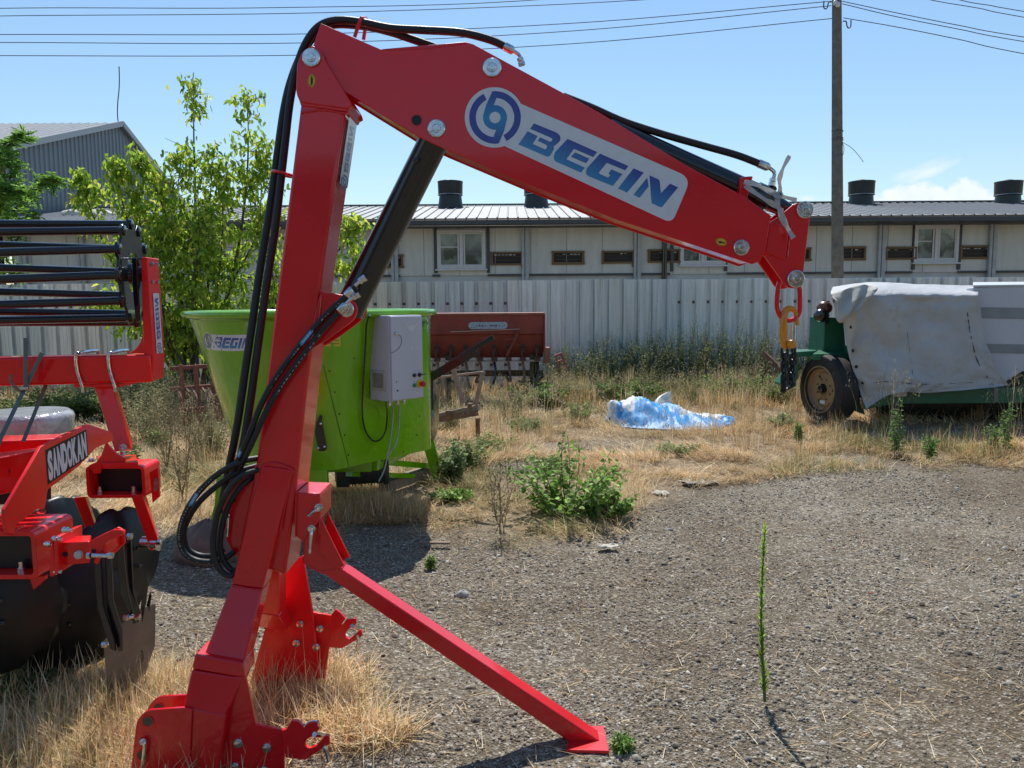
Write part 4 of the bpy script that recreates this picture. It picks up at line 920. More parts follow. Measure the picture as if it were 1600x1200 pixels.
def build_tie():
    m_ = mat('clear_plastic_tie', (.62, .63, .63), .35, 0, .1, 30, trans=.45)
    q = MB(); y = YN - .012
    def ribbon(pts, w, y_=y):
        ps = smooth_path([P(a, b, y_ + d) for a, b, d in pts], 5); vs = []; n = len(ps)
        for i, p in enumerate(ps):
            d = (ps[min(i + 1, n - 1)] - ps[max(i - 1, 0)]).normalized(); u = Vector((-d.z, .35 * math.sin(i * .5), d.x)).normalized() * w * (1 + .25 * math.sin(i * .9)); vs += [p - u, p + u, p - u + Vector((0, .0012, 0)), p + u + Vector((0, .0012, 0))]
        fs = []
        for i in range(n - 1): a = 4 * i; fs += [(a, a + 1, a + 5, a + 4), (a + 2, a + 6, a + 7, a + 3), (a, a + 4, a + 6, a + 2), (a + 1, a + 3, a + 7, a + 5)]
        q.add(vs, fs)
    ribbon([(1234, 243, 0), (1224, 262, -.01), (1218, 280, 0), (1219, 296, 0), (1214, 306, 0)], .0065)
    ribbon([(1214, 305, 0), (1217, 325, -.01), (1226, 348, -.012), (1240, 372, -.01)], .0085)
    ribbon([(1163, 284, .0), (1185, 290, -.012), (1214, 304, 0), (1245, 313, .02)], .0075)
    ribbon([(1164, 290, 0), (1190, 308, -.012), (1213, 322, -.01), (1224, 330, .02)], .0075)
    ribbon([(1208, 300, -.004), (1216, 308, -.008), (1221, 302, -.004), (1210, 308, -.008)], .008)
    tag(q.build('plastic_tie', m_), 'translucent white plastic strip knotted round the boom cylinder end', 'plastic strip')
build_tie()
# ---------------------------------------------------------------- green feed mixer
def build_mixer():
    Yc = 6.0; gr = M['green']
    cT = P(490, 490, Yc); zT = P(493, 489, Yc).z; RT = (P(678, 500, Yc).x - P(309, 500, Yc).x) / 2 * .985
    zB = .45; cB = P(522, 700, Yc - .1); RB = .74
    t = thing('feed_mixer', (cB.x, Yc, 0), 'lime green conical feed mixer tub with a grey control cabinet on its side', 'feed mixer')
    n = 72
    def ring(z, k, extra=0):   # k: 0 top 1 bottom
        kk = k ** .93; cx = cT.x * (1 - kk) + cB.x * kk; r = RT * (1 - kk) + RB * kk + extra
        out = []
        for i in range(n):
            a = 2 * math.pi * i / n; x = math.cos(a) * r; y = math.sin(a) * r
            # flat right front panel
            nx, ny = math.cos(R(-38)), math.sin(R(-38)); d = x * nx + y * ny; lim = r * (.94 - .17 * k)
            if d > lim: x -= nx * (d - lim); y -= ny * (d - lim)
            out.append(Vector((cx + x, Yc + y, z)))
        return out
    lv = [0, .05, .12, .2, .35, .5, .65, .8, .92, 1.0]
    vs = []; [vs.extend(ring(zT + (zB - zT) * k, k)) for k in lv]
    fs = [(a * n + i, (a + 1) * n + i, (a + 1) * n + (i + 1) % n, a * n + (i + 1) % n) for a in range(len(lv) - 1) for i in range(n)]
    fs.append(tuple((len(lv) - 1) * n + i for i in range(n)))
    q = MB().add(vs, fs); tub = q.build('tub', gr, t, ang=50); s = tub.modifiers.new('t', 'SOLIDIFY'); s.thickness = .006; s.offset = -1
    bvh = BVHTree.FromPolygons(vs, [f for f in fs if len(f) == 4])
    def on(px, py, lift=.001):
        d = ray(px, py).normalized(); hit = bvh.ray_cast(CAMP, d)
        if hit[0] is None: hit = (CAMP + d * 5.2,)
        return hit[0] - d * lift
    MB().tube([v + (v - Vector((cT.x, Yc, v.z))).normalized() * .022 + Vector((0, 0, .0)) for v in ring(zT, 0)], .026, 12, True).build('rim', gr, t)
    # bottom band of the panel, its seam and screws
    MB().tube([on(505 + (545 - 505) * k, 570 + (728 - 570) * k, .0002) for k in np.linspace(0, 1, 12)], .0022, 6).build('panel_seam', mat('seam_green', (.03, .09, .004), .5), tub)
    sc = MB()
    for px, py in ((515, 580), (523, 613), (530, 647), (538, 680), (544, 711), (553, 560), (596, 720), (630, 706), (662, 540), (668, 505), (659, 590), (655, 650), (651, 680), (672, 515)):
        c = on(px, py, .002); sc.lathe(c + Vector((0, .004, 0)), ray(px, py) * -1, [(0, .006), (.004, .006), (.006, .003)], 10)
    sc.build('panel_screw', mat('dark_screw', (.03, .05, .02), .5), tub)
    # BEGIN logo on the tub
    def fn(p, l):
        s_, t_ = loc(p); u = 0
        x = 319.5 + (s_ + 62 + t_ * .25) * .222; y = 544 + (s_ - 100) * .006 - t_ * .42
        return on(x, y, .002 + l * 3)
    # dense sticker strip following the cone
    wq = MB(); W = []
    for i in range(13):
        u = i / 12; x = 325 + 68 * u; W.append((on(x, 522 + 1.5 * math.sin(u * 3), .0012), on(x + 2, 546.5 + 2.0 * math.sin(u * 3), .0012)))
    wq.add([v for w in W for v in w], [(2 * i, 2 * i + 2, 2 * i + 3, 2 * i + 1) for i in range(12)])
    c0 = (324.5, 532.5); el = [on(c0[0] + 6.0 * math.cos(a) + 1.5 * math.sin(a), c0[1] + 13.5 * math.sin(a), .0014) for a in np.linspace(0, 2 * math.pi, 24, endpoint=False)]; wq.add(el, [tuple(range(24))])
    st = wq.build('logo_sticker', M['white'], tub, smooth=False, recalc=False)
    q = MB()
    def put(poly, lift, colr=None):
        pts = [fn(p, lift) for p in poly]; q.add(pts, [tuple(range(len(pts)))], [colr or logo_colour(loc(p)[1]) for p in poly])
    for a in LETTERS: put(a, .0002)
    for i_, a in enumerate(LBW): put(a, .0007 + .0003 * i_, (.6, .62, .64))
    for a in RING + HUB + STK:
        pts = [on(c0[0] + (x - CC[0]) * .14 + (y - CC[1]) * .04, c0[1] + (y - CC[1]) * .29, .0026) for x, y in a]; q.add(pts, [tuple(range(len(pts)))], (.05, .09, .30))
    q.build('logo_print', M['print_'], st, smooth=False, recalc=False)
    # yellow instruction sticker beside the crane post
    pts = [on(*p, .002) for p in ((505, 508), (532, 508), (532, 541), (505, 541))]; o = MB().add(pts, [(0, 1, 2, 3)]).build('instruction_sticker', mat('pale_yellow_sticker', (.62, .58, .05), .5), tub, smooth=False, recalc=False)
    q = MB()
    for k in range(6):
        for x0, x1 in ((507, 517), (519.5, 530)): q.add([on(*p, .003) for p in ((x0, 511 + k * 5), (x1, 511 + k * 5), (x1, 512.6 + k * 5), (x0, 512.6 + k * 5))], [(0, 1, 2, 3)])
    q.build('sticker_lines', mat('line_ink', (.30, .26, .04), .6), o, smooth=False, recalc=False)
    # white round sticker with the figure 2
    cx, cy = 662, 507; el = [on(cx + 7.0 * math.cos(a), cy + 15 * math.sin(a), .003) for a in np.linspace(0, 2 * math.pi, 28, endpoint=False)]
    o = MB().add(el, [tuple(range(28))]).build('capacity_sticker', M['white'], tub, smooth=False, recalc=False)
    q = MB(); two = [[(657, 501), (662, 501), (662, 510.5), (659, 510.5), (659, 515), (662.5, 515), (662.5, 517.5), (657, 517.5), (657, 508), (660.2, 508), (660.2, 503.5), (657, 503.5)], [(663, 501), (664, 501), (664, 506), (663, 506)], [(665, 501), (666.2, 501), (666.2, 503), (665, 503)], [(667, 503.5), (668, 503.5), (668, 506), (667, 506)]]
    for g in two: q.add([on(x, y, .006) for x, y in g], [tuple(range(len(g)))])
    q.build('sticker_print', mat('dark_green_ink', (.02, .12, .03), .5), o, smooth=False, recalc=False)
    # control cabinet
    Ye = 5.28
    E0 = P(607, 492, Ye); E1 = P(607, 628, Ye); zt, zb = P(607, 493, Ye).z, P(607, 628, Ye).z
    fv = Vector((.255, .30, 0)); lf = Vector((-.155, .132, 0))
    # find front and side extents so that they project to the right columns
    def along(v, px):
        lo, hi = 0., 4.
        for _ in range(40):
            mid = (lo + hi) / 2; p = E0 + v * mid; x = 800 + FPX * (p - CAMP).dot(CR) / (p - CAMP).dot(_f)
            if (x < px) == (v.x > 0): lo = mid
            else: hi = mid
        return v * lo
    fv = along(fv, 658); lf = along(lf, 575)
    A = Vector((E0.x, E0.y, zb)); top = Vector((0, 0, zt - zb))
    q = MB(); q.hexa([A, A + fv, A + fv + lf, A + lf], [A + top, A + fv + top, A + fv + lf + top, A + lf + top]); cab = q.build('control_cabinet', M['grey'], t, bevel=.006, seg=2)
    fn_ = Vector((fv.y, -fv.x, 0)).normalized(); ln_ = Vector((-lf.y, lf.x, 0)).normalized()
    if ln_.y > 0: ln_ = -ln_
    if fn_.y > 0: fn_ = -fn_
    def F(u, v, o=0): return A + fv * u + top * v + fn_ * o
    def S(u, v, o=0): return A + lf * u + top * v + ln_ * o
    MB().hexa([F(.02, .012, .001), F(.985, .012, .001), F(.985, .988, .001), F(.02, .988, .001)], [F(.02, .012, .014), F(.985, .012, .014), F(.985, .988, .014), F(.02, .988, .014)]).build('door', M['grey'], cab, bevel=.004)
    o = MB().hexa([S(.18, .12, 0), S(.9, .12, 0), S(.9, .36, 0), S(.18, .36, 0)], [S(.2, .13, .010), S(.88, .13, .010), S(.88, .35, .010), S(.2, .35, .010)]).build('vent_grille', mat('vent_plastic', (.42, .42, .38), .5), cab, bevel=.002)
    q = MB()
    for k in range(13):
        v0 = .155 + k * .0135; q.hexa([S(.28, v0, .0102), S(.78, v0, .0102), S(.78, v0 + .006, .0102), S(.28, v0 + .006, .0102)], [S(.28, v0, .0115), S(.78, v0, .0115), S(.78, v0 + .006, .0115), S(.28, v0 + .006, .0115)])
    q.build('louvre', mat('louvre_dark', (.10, .10, .09), .6), o, smooth=False)
    def knob(u, v, r, h, mt, nm, r2=None): return MB().lathe(F(u, v, .014), fn_, [(0, r), (h * .8, r), (h, (r2 or r * .8))], 20).build(nm, mt, cab)
    knob(.70, .285, .014, .010, M['ink'], 'pilot_light'); k_ = knob(.86, .285, .015, .008, M['ink'], 'selector_switch'); MB().hexa([F(.84, .285, .02), F(1.0, .285, .02), F(1.0, .295, .02), F(.84, .295, .02)], [F(.84, .285, .045), F(.98, .285, .045), F(.98, .295, .045), F(.84, .295, .045)]).build('lever', M['ink'], k_)
    knob(.70, .165, .014, .012, mat('green_button', (.02, .22, .08), .4), 'start_button')
    k_ = knob(.86, .18, .030, .004, M['yellow'], 'emergency_stop'); MB().lathe(F(.90, .175, .018), fn_, [(0, .013), (.015, .013), (.018, .02), (.034, .019), (.04, .012)], 20).build('mushroom_button', mat('stop_red', (.55, .02, .02), .35), k_)
    MB().lathe(F(.16, .79, .014), fn_, [(0, .012), (.008, .012), (.014, .006)], 12).tube([F(.16, .79, .025), F(.27, .785, .028)], .005, 8).build('door_lock', M['zinc'], cab)
    MB().tube(smooth_path([F(.25, .785, .02), F(.33, .72, .016), F(.28, .64, .016), F(.1, .58, .016), F(.0, .575, .016)], 5), .0014, 5).build('lock_cord', M['wire'], cab)
    # dusty smears and a few faint marks on the door
    sm = MB(); mk = mat('dust_smear', (.62, .62, .62), .7)
    for pl in ([(.42, .96), (.55, .84), (.66, .80), (.70, .82), (.92, .94), (.72, .87), (.66, .885), (.56, .87)], [(.62, .6), (.68, .64), (.67, .595)], [(.75, .63), (.80, .635), (.80, .60), (.76, .6)]):
        sm.add([F(u, v, .0146) for u, v in pl], [tuple(range(len(pl)))])
    sm.build('dust_mark', mk, cab, smooth=False, recalc=False)
    q = MB()
    for u, v, a, b in ((.14, .22, .025, .02), (.15, .115, .05, .02), (.68, .33, .04, .004), (.83, .335, .04, .004), (.68, .21, .04, .004)): q.add([F(u, v, .0147), F(u + a, v, .0147), F(u + a, v + b, .0147), F(u, v + b, .0147)], [(0, 1, 2, 3)])
    q.build('small_marking', M['ink'], cab, smooth=False, recalc=False)
    cb = M['black']
    pth = [on(628, 489, .03), on(612, 487, .04), on(592, 487, .05), on(580, 491, .05), on(573, 505, .035), on(571, 540, .03), on(568, 590, .03), on(566, 640, .03), on(570, 670, .03), on(582, 688, .04), on(595, 686, .05), on(603, 670, .06), on(605, 645, .08), A + fv * .02 + lf * .25 + Vector((0, 0, -.01))]
    MB().tube(smooth_path(pth, 6), .0062, 8).build('cable', cb, t)
    wc = mat('grey_cable', (.40, .42, .40), .5)
    for u, xs in ((.12, ((614, 640), (612, 670), (607, 705), (600, 735), (592, 752))), (.36, ((624, 640), (623, 670), (618, 695), (612, 704), (608, 712)))):
        MB().tube(smooth_path([F(u, 0, -.04)] + [on(a, b, .05) if b < 690 else P(a, b, 5.45) for a, b in xs], 5), .0055, 8).build('cable', wc, t)
    for u in (.12, .36, .55): MB().lathe(F(u, -.0, -.05) + Vector((0, 0, 0)), (0, 0, -1), [(0, .012), (.02, .012), (.022, .009), (.035, .009)], 10).build('cable_gland', M['zinc'], cab)
    # black hinge / wiper unit on the tub
    q = MB(); pts = [(494, 660), (500, 648), (504, 650), (503, 658), (511, 700), (508, 704), (498, 705), (492, 676)]
    q.prism([on(*p, .004) for p in pts], ray(500, 680) * -.02); o = q.build('outlet_hinge', cb, t, bevel=.003)
    q = MB()
    for p in ((501, 662), (497, 700), (507, 698)): q.lathe(on(*p, .03), ray(*p) * -1, [(0, .008), (.006, .008), (.008, .004)], 10)
    q.build('hinge_bolt', M['zinc'], o)
    # frame, feet, motor
    q = MB()
    bx = lambda a, b, w, h: q.bar(a, b, w, h)
    zf = .40
    a1, a2, a3, a4 = Vector((-.78, 6.75, zf)), Vector((-1.05, 5.65, zf)), Vector((-2.05, 5.65, zf)), Vector((-2.0, 6.75, zf))
    for u, v in ((a1, a2), (a2, a3), (a3, a4), (a4, a1)): q.bar(u, v, .08, .08)
    q.build('base_frame', gr, t, bevel=.004)
    q = MB(); fr_ = [P(x, y, 6.8) for x, y in ((660, 684), (677, 684), (690, 742), (689, 753), (678, 753), (662, 700))]; q.prism(fr_, (0, .05, 0)); q.build('foot', gr, t, bevel=.003)
    q = MB(); q.plate([(482, 735), (510, 735), (512, 775), (498, 790), (478, 790)], 5.25, .06).build('foot', gr, t, bevel=.003)
    q = MB(); q.plate([(338, 745), (352, 745), (350, 800), (334, 846), (318, 850), (335, 790)], 5.5, .05).build('foot', gr, t, bevel=.003)
    q = MB(); q.bar(P(600, 722, 6.3), P(668, 728, 6.9), .05, .05); q.bar(P(545, 740, 5.6), P(680, 745, 7.1), .05, .04); q.build('lower_beam', gr, t)
    mo = MB().lathe(P(555, 742, 5.75) + Vector((-.16, .02, .02)), (1, .25, 0), [(0, .06), (.01, .12), (.10, .125), (.11, .105), (.36, .105), (.37, .12), (.40, .12), (.41, .04)], 28).build('motor', mat('motor_grey_green', (.035, .05, .05), .5, 0, .2, 8), t)
    q = MB(); ax = Vector((1, .25, 0)).normalized(); c0_ = P(555, 742, 5.75) + Vector((-.16, .02, .02))
    for k in range(10): q.lathe(c0_ + ax * (.125 + k * .024), ax, [(0, .105), (0, .116), (.006, .116), (.006, .105)], 24, False)
    q.build('cooling_fin', bpy.data.materials['motor_grey_green'], mo)
    MB().lathe(P(664, 650, 6.45), (.95, -.12, 0), [(0, .20), (.02, .22), (.06, .22), (.08, .19)], 32).build('flywheel_cover', cb, t)
    MB().bar(P(672, 590, 6.35), P(744, 548, 6.35), .03, .07).bar(P(720, 560, 6.35) + Vector((0, 0, .012)), P(771, 529, 6.35) + Vector((0, 0, .012)), .022, .045).bar(P(672, 586, 6.36), P(672, 640, 6.4), .05, .05).build('conveyor_arm', cb, t, bevel=.003)
    # worn timbers under the mixer
    tag(MB().bar(P(600, 760, 6.25) * 1.0, P(672, 735, 7.0), .11, .09).build('timber', M['wood'], bevel=.006), 'long weathered timber under the right side of the mixer', 'timber')
    # mirror-like drop of ground
build_mixer()

# ---------------------------------------------------------------- text helper
def text_polys(ch, bold=.02):
    cu = bpy.data.curves.new('txt', 'FONT'); cu.body = ch; cu.offset = bold; cu.resolution_u = 3
    ob = bpy.data.objects.new('txt', cu); COL.objects.link(ob)
    dg = bpy.context.evaluated_depsgraph_get(); me = ob.evaluated_get(dg).to_mesh()
    vs = [(v.co.x, v.co.y) for v in me.vertices]; fs = [tuple(p.vertices) for p in me.polygons]
    ob.evaluated_get(dg).to_mesh_clear(); bpy.data.objects.remove(ob); bpy.data.curves.remove(cu)
    return vs, fs

# ---------------------------------------------------------------- disc harrow at the left
def build_harrow():
    rd = M['dred']; bk = M['black']; zn = M['zinc']
    t = thing('disc_harrow', (-1.9, 3.1, 0), 'bright red disc harrow with a black bar roller at the left edge', 'disc harrow')
    def Y(y): return Vector((0, y, 0))
    # --- cage roller, axis along X
    yr = 3.62; cR = P(213, 428, yr); rad = .238; L_ = 2.2
    AX = Vector((.985, .172, 0)).normalized(); AY = Vector((-AX.y, AX.x, 0))
    def disc(x, th, out):
        vs = []; N_ = 12; pts = []
        for k in range(N_):
            a0 = 2 * math.pi * (k + .12) / N_
            for da, r in ((-.09, rad + .012), (.09, rad + .012), (.18, rad - .026), (.34, rad - .026)): a = a0 + da; pts.append(cR + AX * (x - cR.x) + AY * math.cos(a) * r + Vector((0, 0, math.sin(a) * r)))
        inner = [cR + AX * (x - cR.x) + AY * math.cos(2 * math.pi * (k + .14) / (N_ * 4)) * .10 + Vector((0, 0, math.sin(2 * math.pi * (k + .14) / (N_ * 4)) * .10)) for k in range(N_ * 4)]
        q = MB(); n = len(pts); off = AX * th
        q.add(pts + inner + [p + off for p in pts] + [p + off for p in inner], [(i, (i + 1) % n, n + (i + 1) % n, n + i) for i in range(n)] + [(2 * n + i, 3 * n + i, 3 * n + (i + 1) % n, 2 * n + (i + 1) % n) for i in range(n)] + [(i, 2 * n + i, 2 * n + (i + 1) % n, (i + 1) % n) for i in range(n)] + [(n + i, n + (i + 1) % n, 3 * n + (i + 1) % n, 3 * n + i) for i in range(n)])
        return q
    roller = disc(cR.x - .02, .012, 1).build('roller', bk, t, bevel=.002)
    for xx in (cR.x - 1.1, cR.x - 2.2): disc(xx, .012, 1).build('roller_disc', bk, roller)
    for k in range(12):
        a0 = 2 * math.pi * (k + .12) / 12; a1 = a0 + R(21)
        p0 = cR + AX * -.02 + AY * math.cos(a0) * (rad - .012) + Vector((0, 0, math.sin(a0) * (rad - .012)))
        p1 = cR - AX * L_ + AY * math.cos(a1) * (rad - .012) + Vector((0, 0, math.sin(a1) * (rad - .012)))
        MB().tube([p0, p1], .0185, 12).build('roller_bar', bk, roller)
        MB().lathe(p0, AX, [(0, .023), (.02, .023), (.022, .016)], 14).build('bar_nut', bk, roller)
    MB().lathe(cR + Vector((-.03, 0, 0)), AX, [(0, .05), (.02, .05), (.03, .035), (.10, .035)], 24).build('bearing', bk, roller)
    MB().plate([(206, 404), (213, 403), (218, 500), (212, 505), (207, 450)], yr - .10, .012).build('bearing_plate', bk, roller, bevel=.002)
    # --- vertical bracket (arm) carrying the roller
    xa = P(233, 420, yr).x - .012
    ap = [(208, 403), (233, 403), (241, 560), (246, 590), (230, 596), (205, 596)]
    q = MB()
    # side plate perpendicular to X, seen obliquely; front flange facing us
    fr = [P(x, y, yr - .11) for x, y in ((220, 402), (230, 402), (240, 560), (238, 594), (226, 596), (224, 548))]
    q.prism(fr, (0, .115, 0)); arm = q.build('roller_arm', rd, t, bevel=.004)
    q = MB(); g = [P(x, y, yr - .105) for x, y in ((224, 520), (227, 552), (202, 552), (212, 545), (219, 536))]; q.prism(g, (0, .012, 0)); q.build('gusset', rd, arm, bevel=.002)
    for py in (412, 440):
        for dx in (229, 237): MB().lathe(P(230.6, py, yr - .11) + Vector((.0, .03 + (dx - 229) * .007, 0)), (1, -.05, 0), [(0, .012), (.003, .012), (.003, .009), (.012, .009)], 12).build('bolt', zn, arm)
    MB().cyl(P(225, 404, yr - .07), P(200, 404, yr - .07), .004, n=8).build('guard_rod', zn, arm)
    # label strip BEGIN on the flange, reading downwards
    s0, s1 = P(233.9, 458, yr - .11) + Vector((.0012, .06, 0)), P(240.0, 553, yr - .11) + Vector((.0012, .06, 0)); dn = (s1 - s0).normalized(); rt = Vector((0, 1, 0)); ln = (s1 - s0).length; w = .030
    o = MB().add([s0 - rt * w, s1 - rt * w, s1 + rt * w, s0 + rt * w], [(0, 1, 2, 3)]).build('logo_sticker', M['white'], arm, smooth=False, recalc=False)
    q = MB(); X_ = Vector((1, 0, 0))
    for i_, (a, cl) in enumerate([(a, None) for a in LETTERS] + [(a, (.6, .62, .64)) for a in LBW]):
        q.add([s0 + dn * (ln * (.80 - .76 * (loc(p)[0] + 10) / 275)) + rt * (loc(p)[1] - 20) / 20 * w * .62 + X_ * (.0004 if cl is None else .0006 + i_ * .00005) for p in a], [tuple(range(len(a)))], [cl or (.06, .10, .34)] * len(a))
    for a in RING + HUB: q.add([s0 + dn * (ln * .91 + (CC[0] - x) * .0006) + rt * (y - CC[1]) * .00055 + X_ * .0006 for x, y in a], [tuple(range(len(a)))], (.05, .08, .34))
    q.build('logo_print', M['print_'], o, smooth=False, recalc=False)
    # --- main beam: hollow square turned slightly, with U bolts
    xb0 = P(-260, 575, yr).x; xb1 = P(236, 575, yr - .1).x; zc = P(200, 574, yr - .05).z
    q = MB(); q.hexa([Vector((xb0, yr - .13, zc + .058)), Vector((xb0, yr - .145, zc + .0)), Vector((xb0, yr - .13, zc - .058)), Vector((xb0, yr + .02, zc - .058))], [Vector((xb1, yr - .13, zc + .058)), Vector((xb1, yr - .145, zc + .0)), Vector((xb1, yr - .13, zc - .058)), Vector((xb1, yr + .02, zc - .058))])
    q.hexa([Vector((xb0, yr - .13, zc + .058)), Vector((xb0, yr - .0, zc + .058)), Vector((xb0, yr + .02, zc)), Vector((xb0, yr + .02, zc - .056))], [Vector((xb1, yr - .13, zc + .058)), Vector((xb1, yr - .0, zc + .058)), Vector((xb1, yr + .02, zc)), Vector((xb1, yr + .02, zc - .056))])
    beam = MB().bar((xb0, yr - .06 - .172 * (xb1 - xb0), zc - .004), (xb1, yr - .06, zc), .13, .128).build('cross_beam', rd, t, bevel=.012, seg=3)
    for px in (128, 174):
        c = P(px, 575, yr - .15).x; y0 = yr - .135 - .172 * (xb1 - c)
        MB().tube(smooth_path([(c + .012, y0 + .155, zc - .095), (c + .012, y0 + .155, zc + .06), (c + .010, y0 + .135, zc + .078), (c + .006, y0 + .01, zc + .076), (c - .002, y0 - .002, zc + .06), (c + .0, y0 - .004, zc), (c + .016, y0 - .002, zc - .07), (c + .018, y0 - .0, zc - .1)], 5), .0075, 10).build('u_bolt', zn, t)
    q = MB(); cx0, cx1 = P(129, 600, yr - .1).x, P(190, 600, yr - .1).x; q.box(((cx0 + cx1) / 2, yr - .06, zc - .075), (cx1 - cx0 + .03, .17, .014)); q.build('clamp_plate', rd, t, bevel=.002)
    # leg from the beam to the frame
    q = MB(); q.hexa([P(147, 603, yr - .10), P(176, 603, yr - .10), P(205, 700, yr - .16), P(180, 706, yr - .16)], [P(147, 603, yr + .02), P(182, 603, yr + .02), P(210, 700, yr - .04), P(180, 706, yr - .04)]); q.build('roller_leg', rd, t, bevel=.004)
    MB().cyl(P(192, 699, yr - .19), P(207, 699, yr - .04), .016, n=18).build('pivot_pin', zn, t)
    # --- long side plate with the label: plane runs in depth
    x0 = -1.78
    def pl(px, py, dx=0): v = PXc(px, py, x0); v.x += dx; return v
    SP = [(140, 663), (133, 664), (64, 698), (8, 796), (7, 812), (12, 833), (22, 836), (26, 820), (58, 796), (70, 795), (75, 765), (124, 728), (150, 700), (178, 688), (176, 676)]
    q = MB(); A = [pl(*p) for p in SP]; q.prism(A, (-.014, 0, 0)); sp = q.build('side_plate', rd, t, bevel=.002)
    # label
    Q = [(70.5, 703.5), (134.5, 671), (138, 713.5), (74.5, 757.5)]
    def bil(u, v, dx):
        x = Q[0][0] * (1 - u) * v + Q[1][0] * u * v + Q[2][0] * u * (1 - v) + Q[3][0] * (1 - u) * (1 - v); y = Q[0][1] * (1 - u) * v + Q[1][1] * u * v + Q[2][1] * u * (1 - v) + Q[3][1] * (1 - u) * (1 - v)
        p = pl(x, y); p.x += dx; return p
    o = MB().add([bil(0, 0, .0010), bil(1, 0, .0010), bil(1, 1, .0010), bil(0, 1, .0010)], [(0, 1, 2, 3)]).build('name_sticker', M['ink'], sp, smooth=False, recalc=False)
    q = MB(); word = "SANDOKAN"
    for i, ch in enumerate(word):
        vs, fs = text_polys(ch, .062); xs = [v[0] for v in vs]; ys = [v[1] for v in vs]; x0_, x1_, y0_, y1_ = min(xs), max(xs), min(ys), max(ys)
        ua, ub = .03 + i * .118, .03 + i * .118 + .1155
        q.add([bil(ua + (ub - ua) * (x - x0_) / (x1_ - x0_), .06 + .88 * (y - y0_) / (y1_ - y0_), .0018) for x, y in vs], fs)
    q.build('sticker_lettering', M['white'], o, smooth=False, recalc=False)
    # --- upper frame tubes running left
    q = MB(); q.hexa([P(-120, 738, 2.9), P(60, 703, 3.15), P(60, 760, 3.15), P(-120, 800, 2.9)], [P(-120, 722, 3.2), P(72, 698, 3.4), P(72, 745, 3.4), P(-120, 780, 3.2)]); q.build('frame_tube', rd, t, bevel=.006)
    q = MB(); q.hexa([P(-120, 694, 3.3), P(118, 684, 3.55), P(118, 712, 3.55), P(-120, 726, 3.3)], [P(-120, 684, 3.5), P(118, 677, 3.7), P(118, 700, 3.7), P(-120, 714, 3.5)]); q.build('frame_tube', rd, t, bevel=.006)
    # yellow warning label with a figure, on the front tube
    def ft(x, y, k=.003): a = (x + 120) / 180.; return P(x, y, 2.9 + .25 * a - k)
    o = MB().add([ft(-14, 729), ft(20, 724.5), ft(21.5, 748), ft(-14, 753)], [(0, 1, 2, 3)]).build('warning_sticker', M['yellow'], t, smooth=False, recalc=False)
    q = MB()
    for g in ([(12.5, 731.5), (14.5, 731.5), (14.5, 733.5), (12.5, 733.5)], [(10.8, 734), (16, 734), (16, 739), (15, 739), (15, 744), (13.8, 744), (13.6, 740), (13.2, 744), (12, 744), (12, 739), (10.8, 739)], [(1, 738), (5, 737.5), (5, 745.5), (1, 746)], [(6.5, 743), (10, 742.6), (10, 743.8), (6.5, 744.2)]): q.add([ft(x, y, .004) for x, y in g], [tuple(range(len(g)))])
    q.build('sticker_print', M['ink'], o, smooth=False, recalc=False)
    q = MB(); q.hexa([P(-100, 760, 3.02), P(80, 738, 3.3), P(80, 780, 3.3), P(-100, 800, 3.02)], [P(-100, 755, 3.3), P(80, 735, 3.5), P(80, 775, 3.5), P(-100, 795, 3.3)]); q.build('inner_tube', mat('worn_dark_steel', (.05, .05, .055), .45, .3, .3, 8), t, bevel=.004)
    # --- two open channels: far and near
    def channel(fx, y, dep, wall, nm):
        (xl, yt), (xr, yb) = fx; a = P(xl, yt, y); b = P(xr, yb, y); w_ = b.x - a.x; h_ = a.z - b.z; q = MB()
        rr = [(a.x, b.z), (b.x, b.z), (b.x, a.z), (a.x, a.z)]
        def rect(x0, x1, z0, z1, r, n=5):
            out = []
            for cx, cz, a0 in ((x1 - r, z1 - r, 0), (x0 + r, z1 - r, 90), (x0 + r, z0 + r, 180), (x1 - r, z0 + r, 270)):
                for k in range(n + 1): an = R(a0 + 90 * k / n); out.append((cx + r * math.cos(an), cz + r * math.sin(an)))
            return out
        O = rect(a.x, b.x, b.z, a.z, .022); I = rect(a.x + wall, b.x - wall, b.z + wall, a.z - wall, .012); n = len(O)
        vs = [Vector((x, y, z)) for x, z in O] + [Vector((x, y, z)) for x, z in I] + [Vector((x, y + dep, z)) for x, z in O] + [Vector((x, y + dep, z)) for x, z in I]
        fs = []
        for i in range(n):
            j = (i + 1) % n; fs += [(i, j, n + j, n + i), (2 * n + i, 3 * n + i, 3 * n + j, 2 * n + j), (i, 2 * n + i, 2 * n + j, j), (n + i, n + j, 3 * n + j, 3 * n + i)]
        fs.append(tuple(3 * n + i for i in range(n)))
        o = q.add(vs, fs).build(nm, rd, t, bevel=.0015)
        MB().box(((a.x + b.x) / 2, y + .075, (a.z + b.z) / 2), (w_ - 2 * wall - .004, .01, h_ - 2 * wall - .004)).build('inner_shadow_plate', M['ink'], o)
        return o, a, b
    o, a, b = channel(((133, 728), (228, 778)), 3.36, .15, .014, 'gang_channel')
    for px in (150, 204, 222):
        c = P(px, 766, 3.37); MB().lathe(Vector((c.x, 3.40, b.z + .015)), (0, 0, 1), [(0, .014), (.012, .014), (.012, .010), (.03, .010), (.032, .005)], 12).build('bolt', zn, o)
    # cover plate over it, with its raised gusset
    q = MB(); q.hexa([P(160, 724, 3.33), P(216, 722, 3.33), P(216, 728, 3.33), P(160, 730, 3.33)], [P(150, 712, 3.62), P(212, 710, 3.62), P(212, 716, 3.62), P(150, 718, 3.62)]); tp = q.build('top_plate', rd, t, bevel=.002)
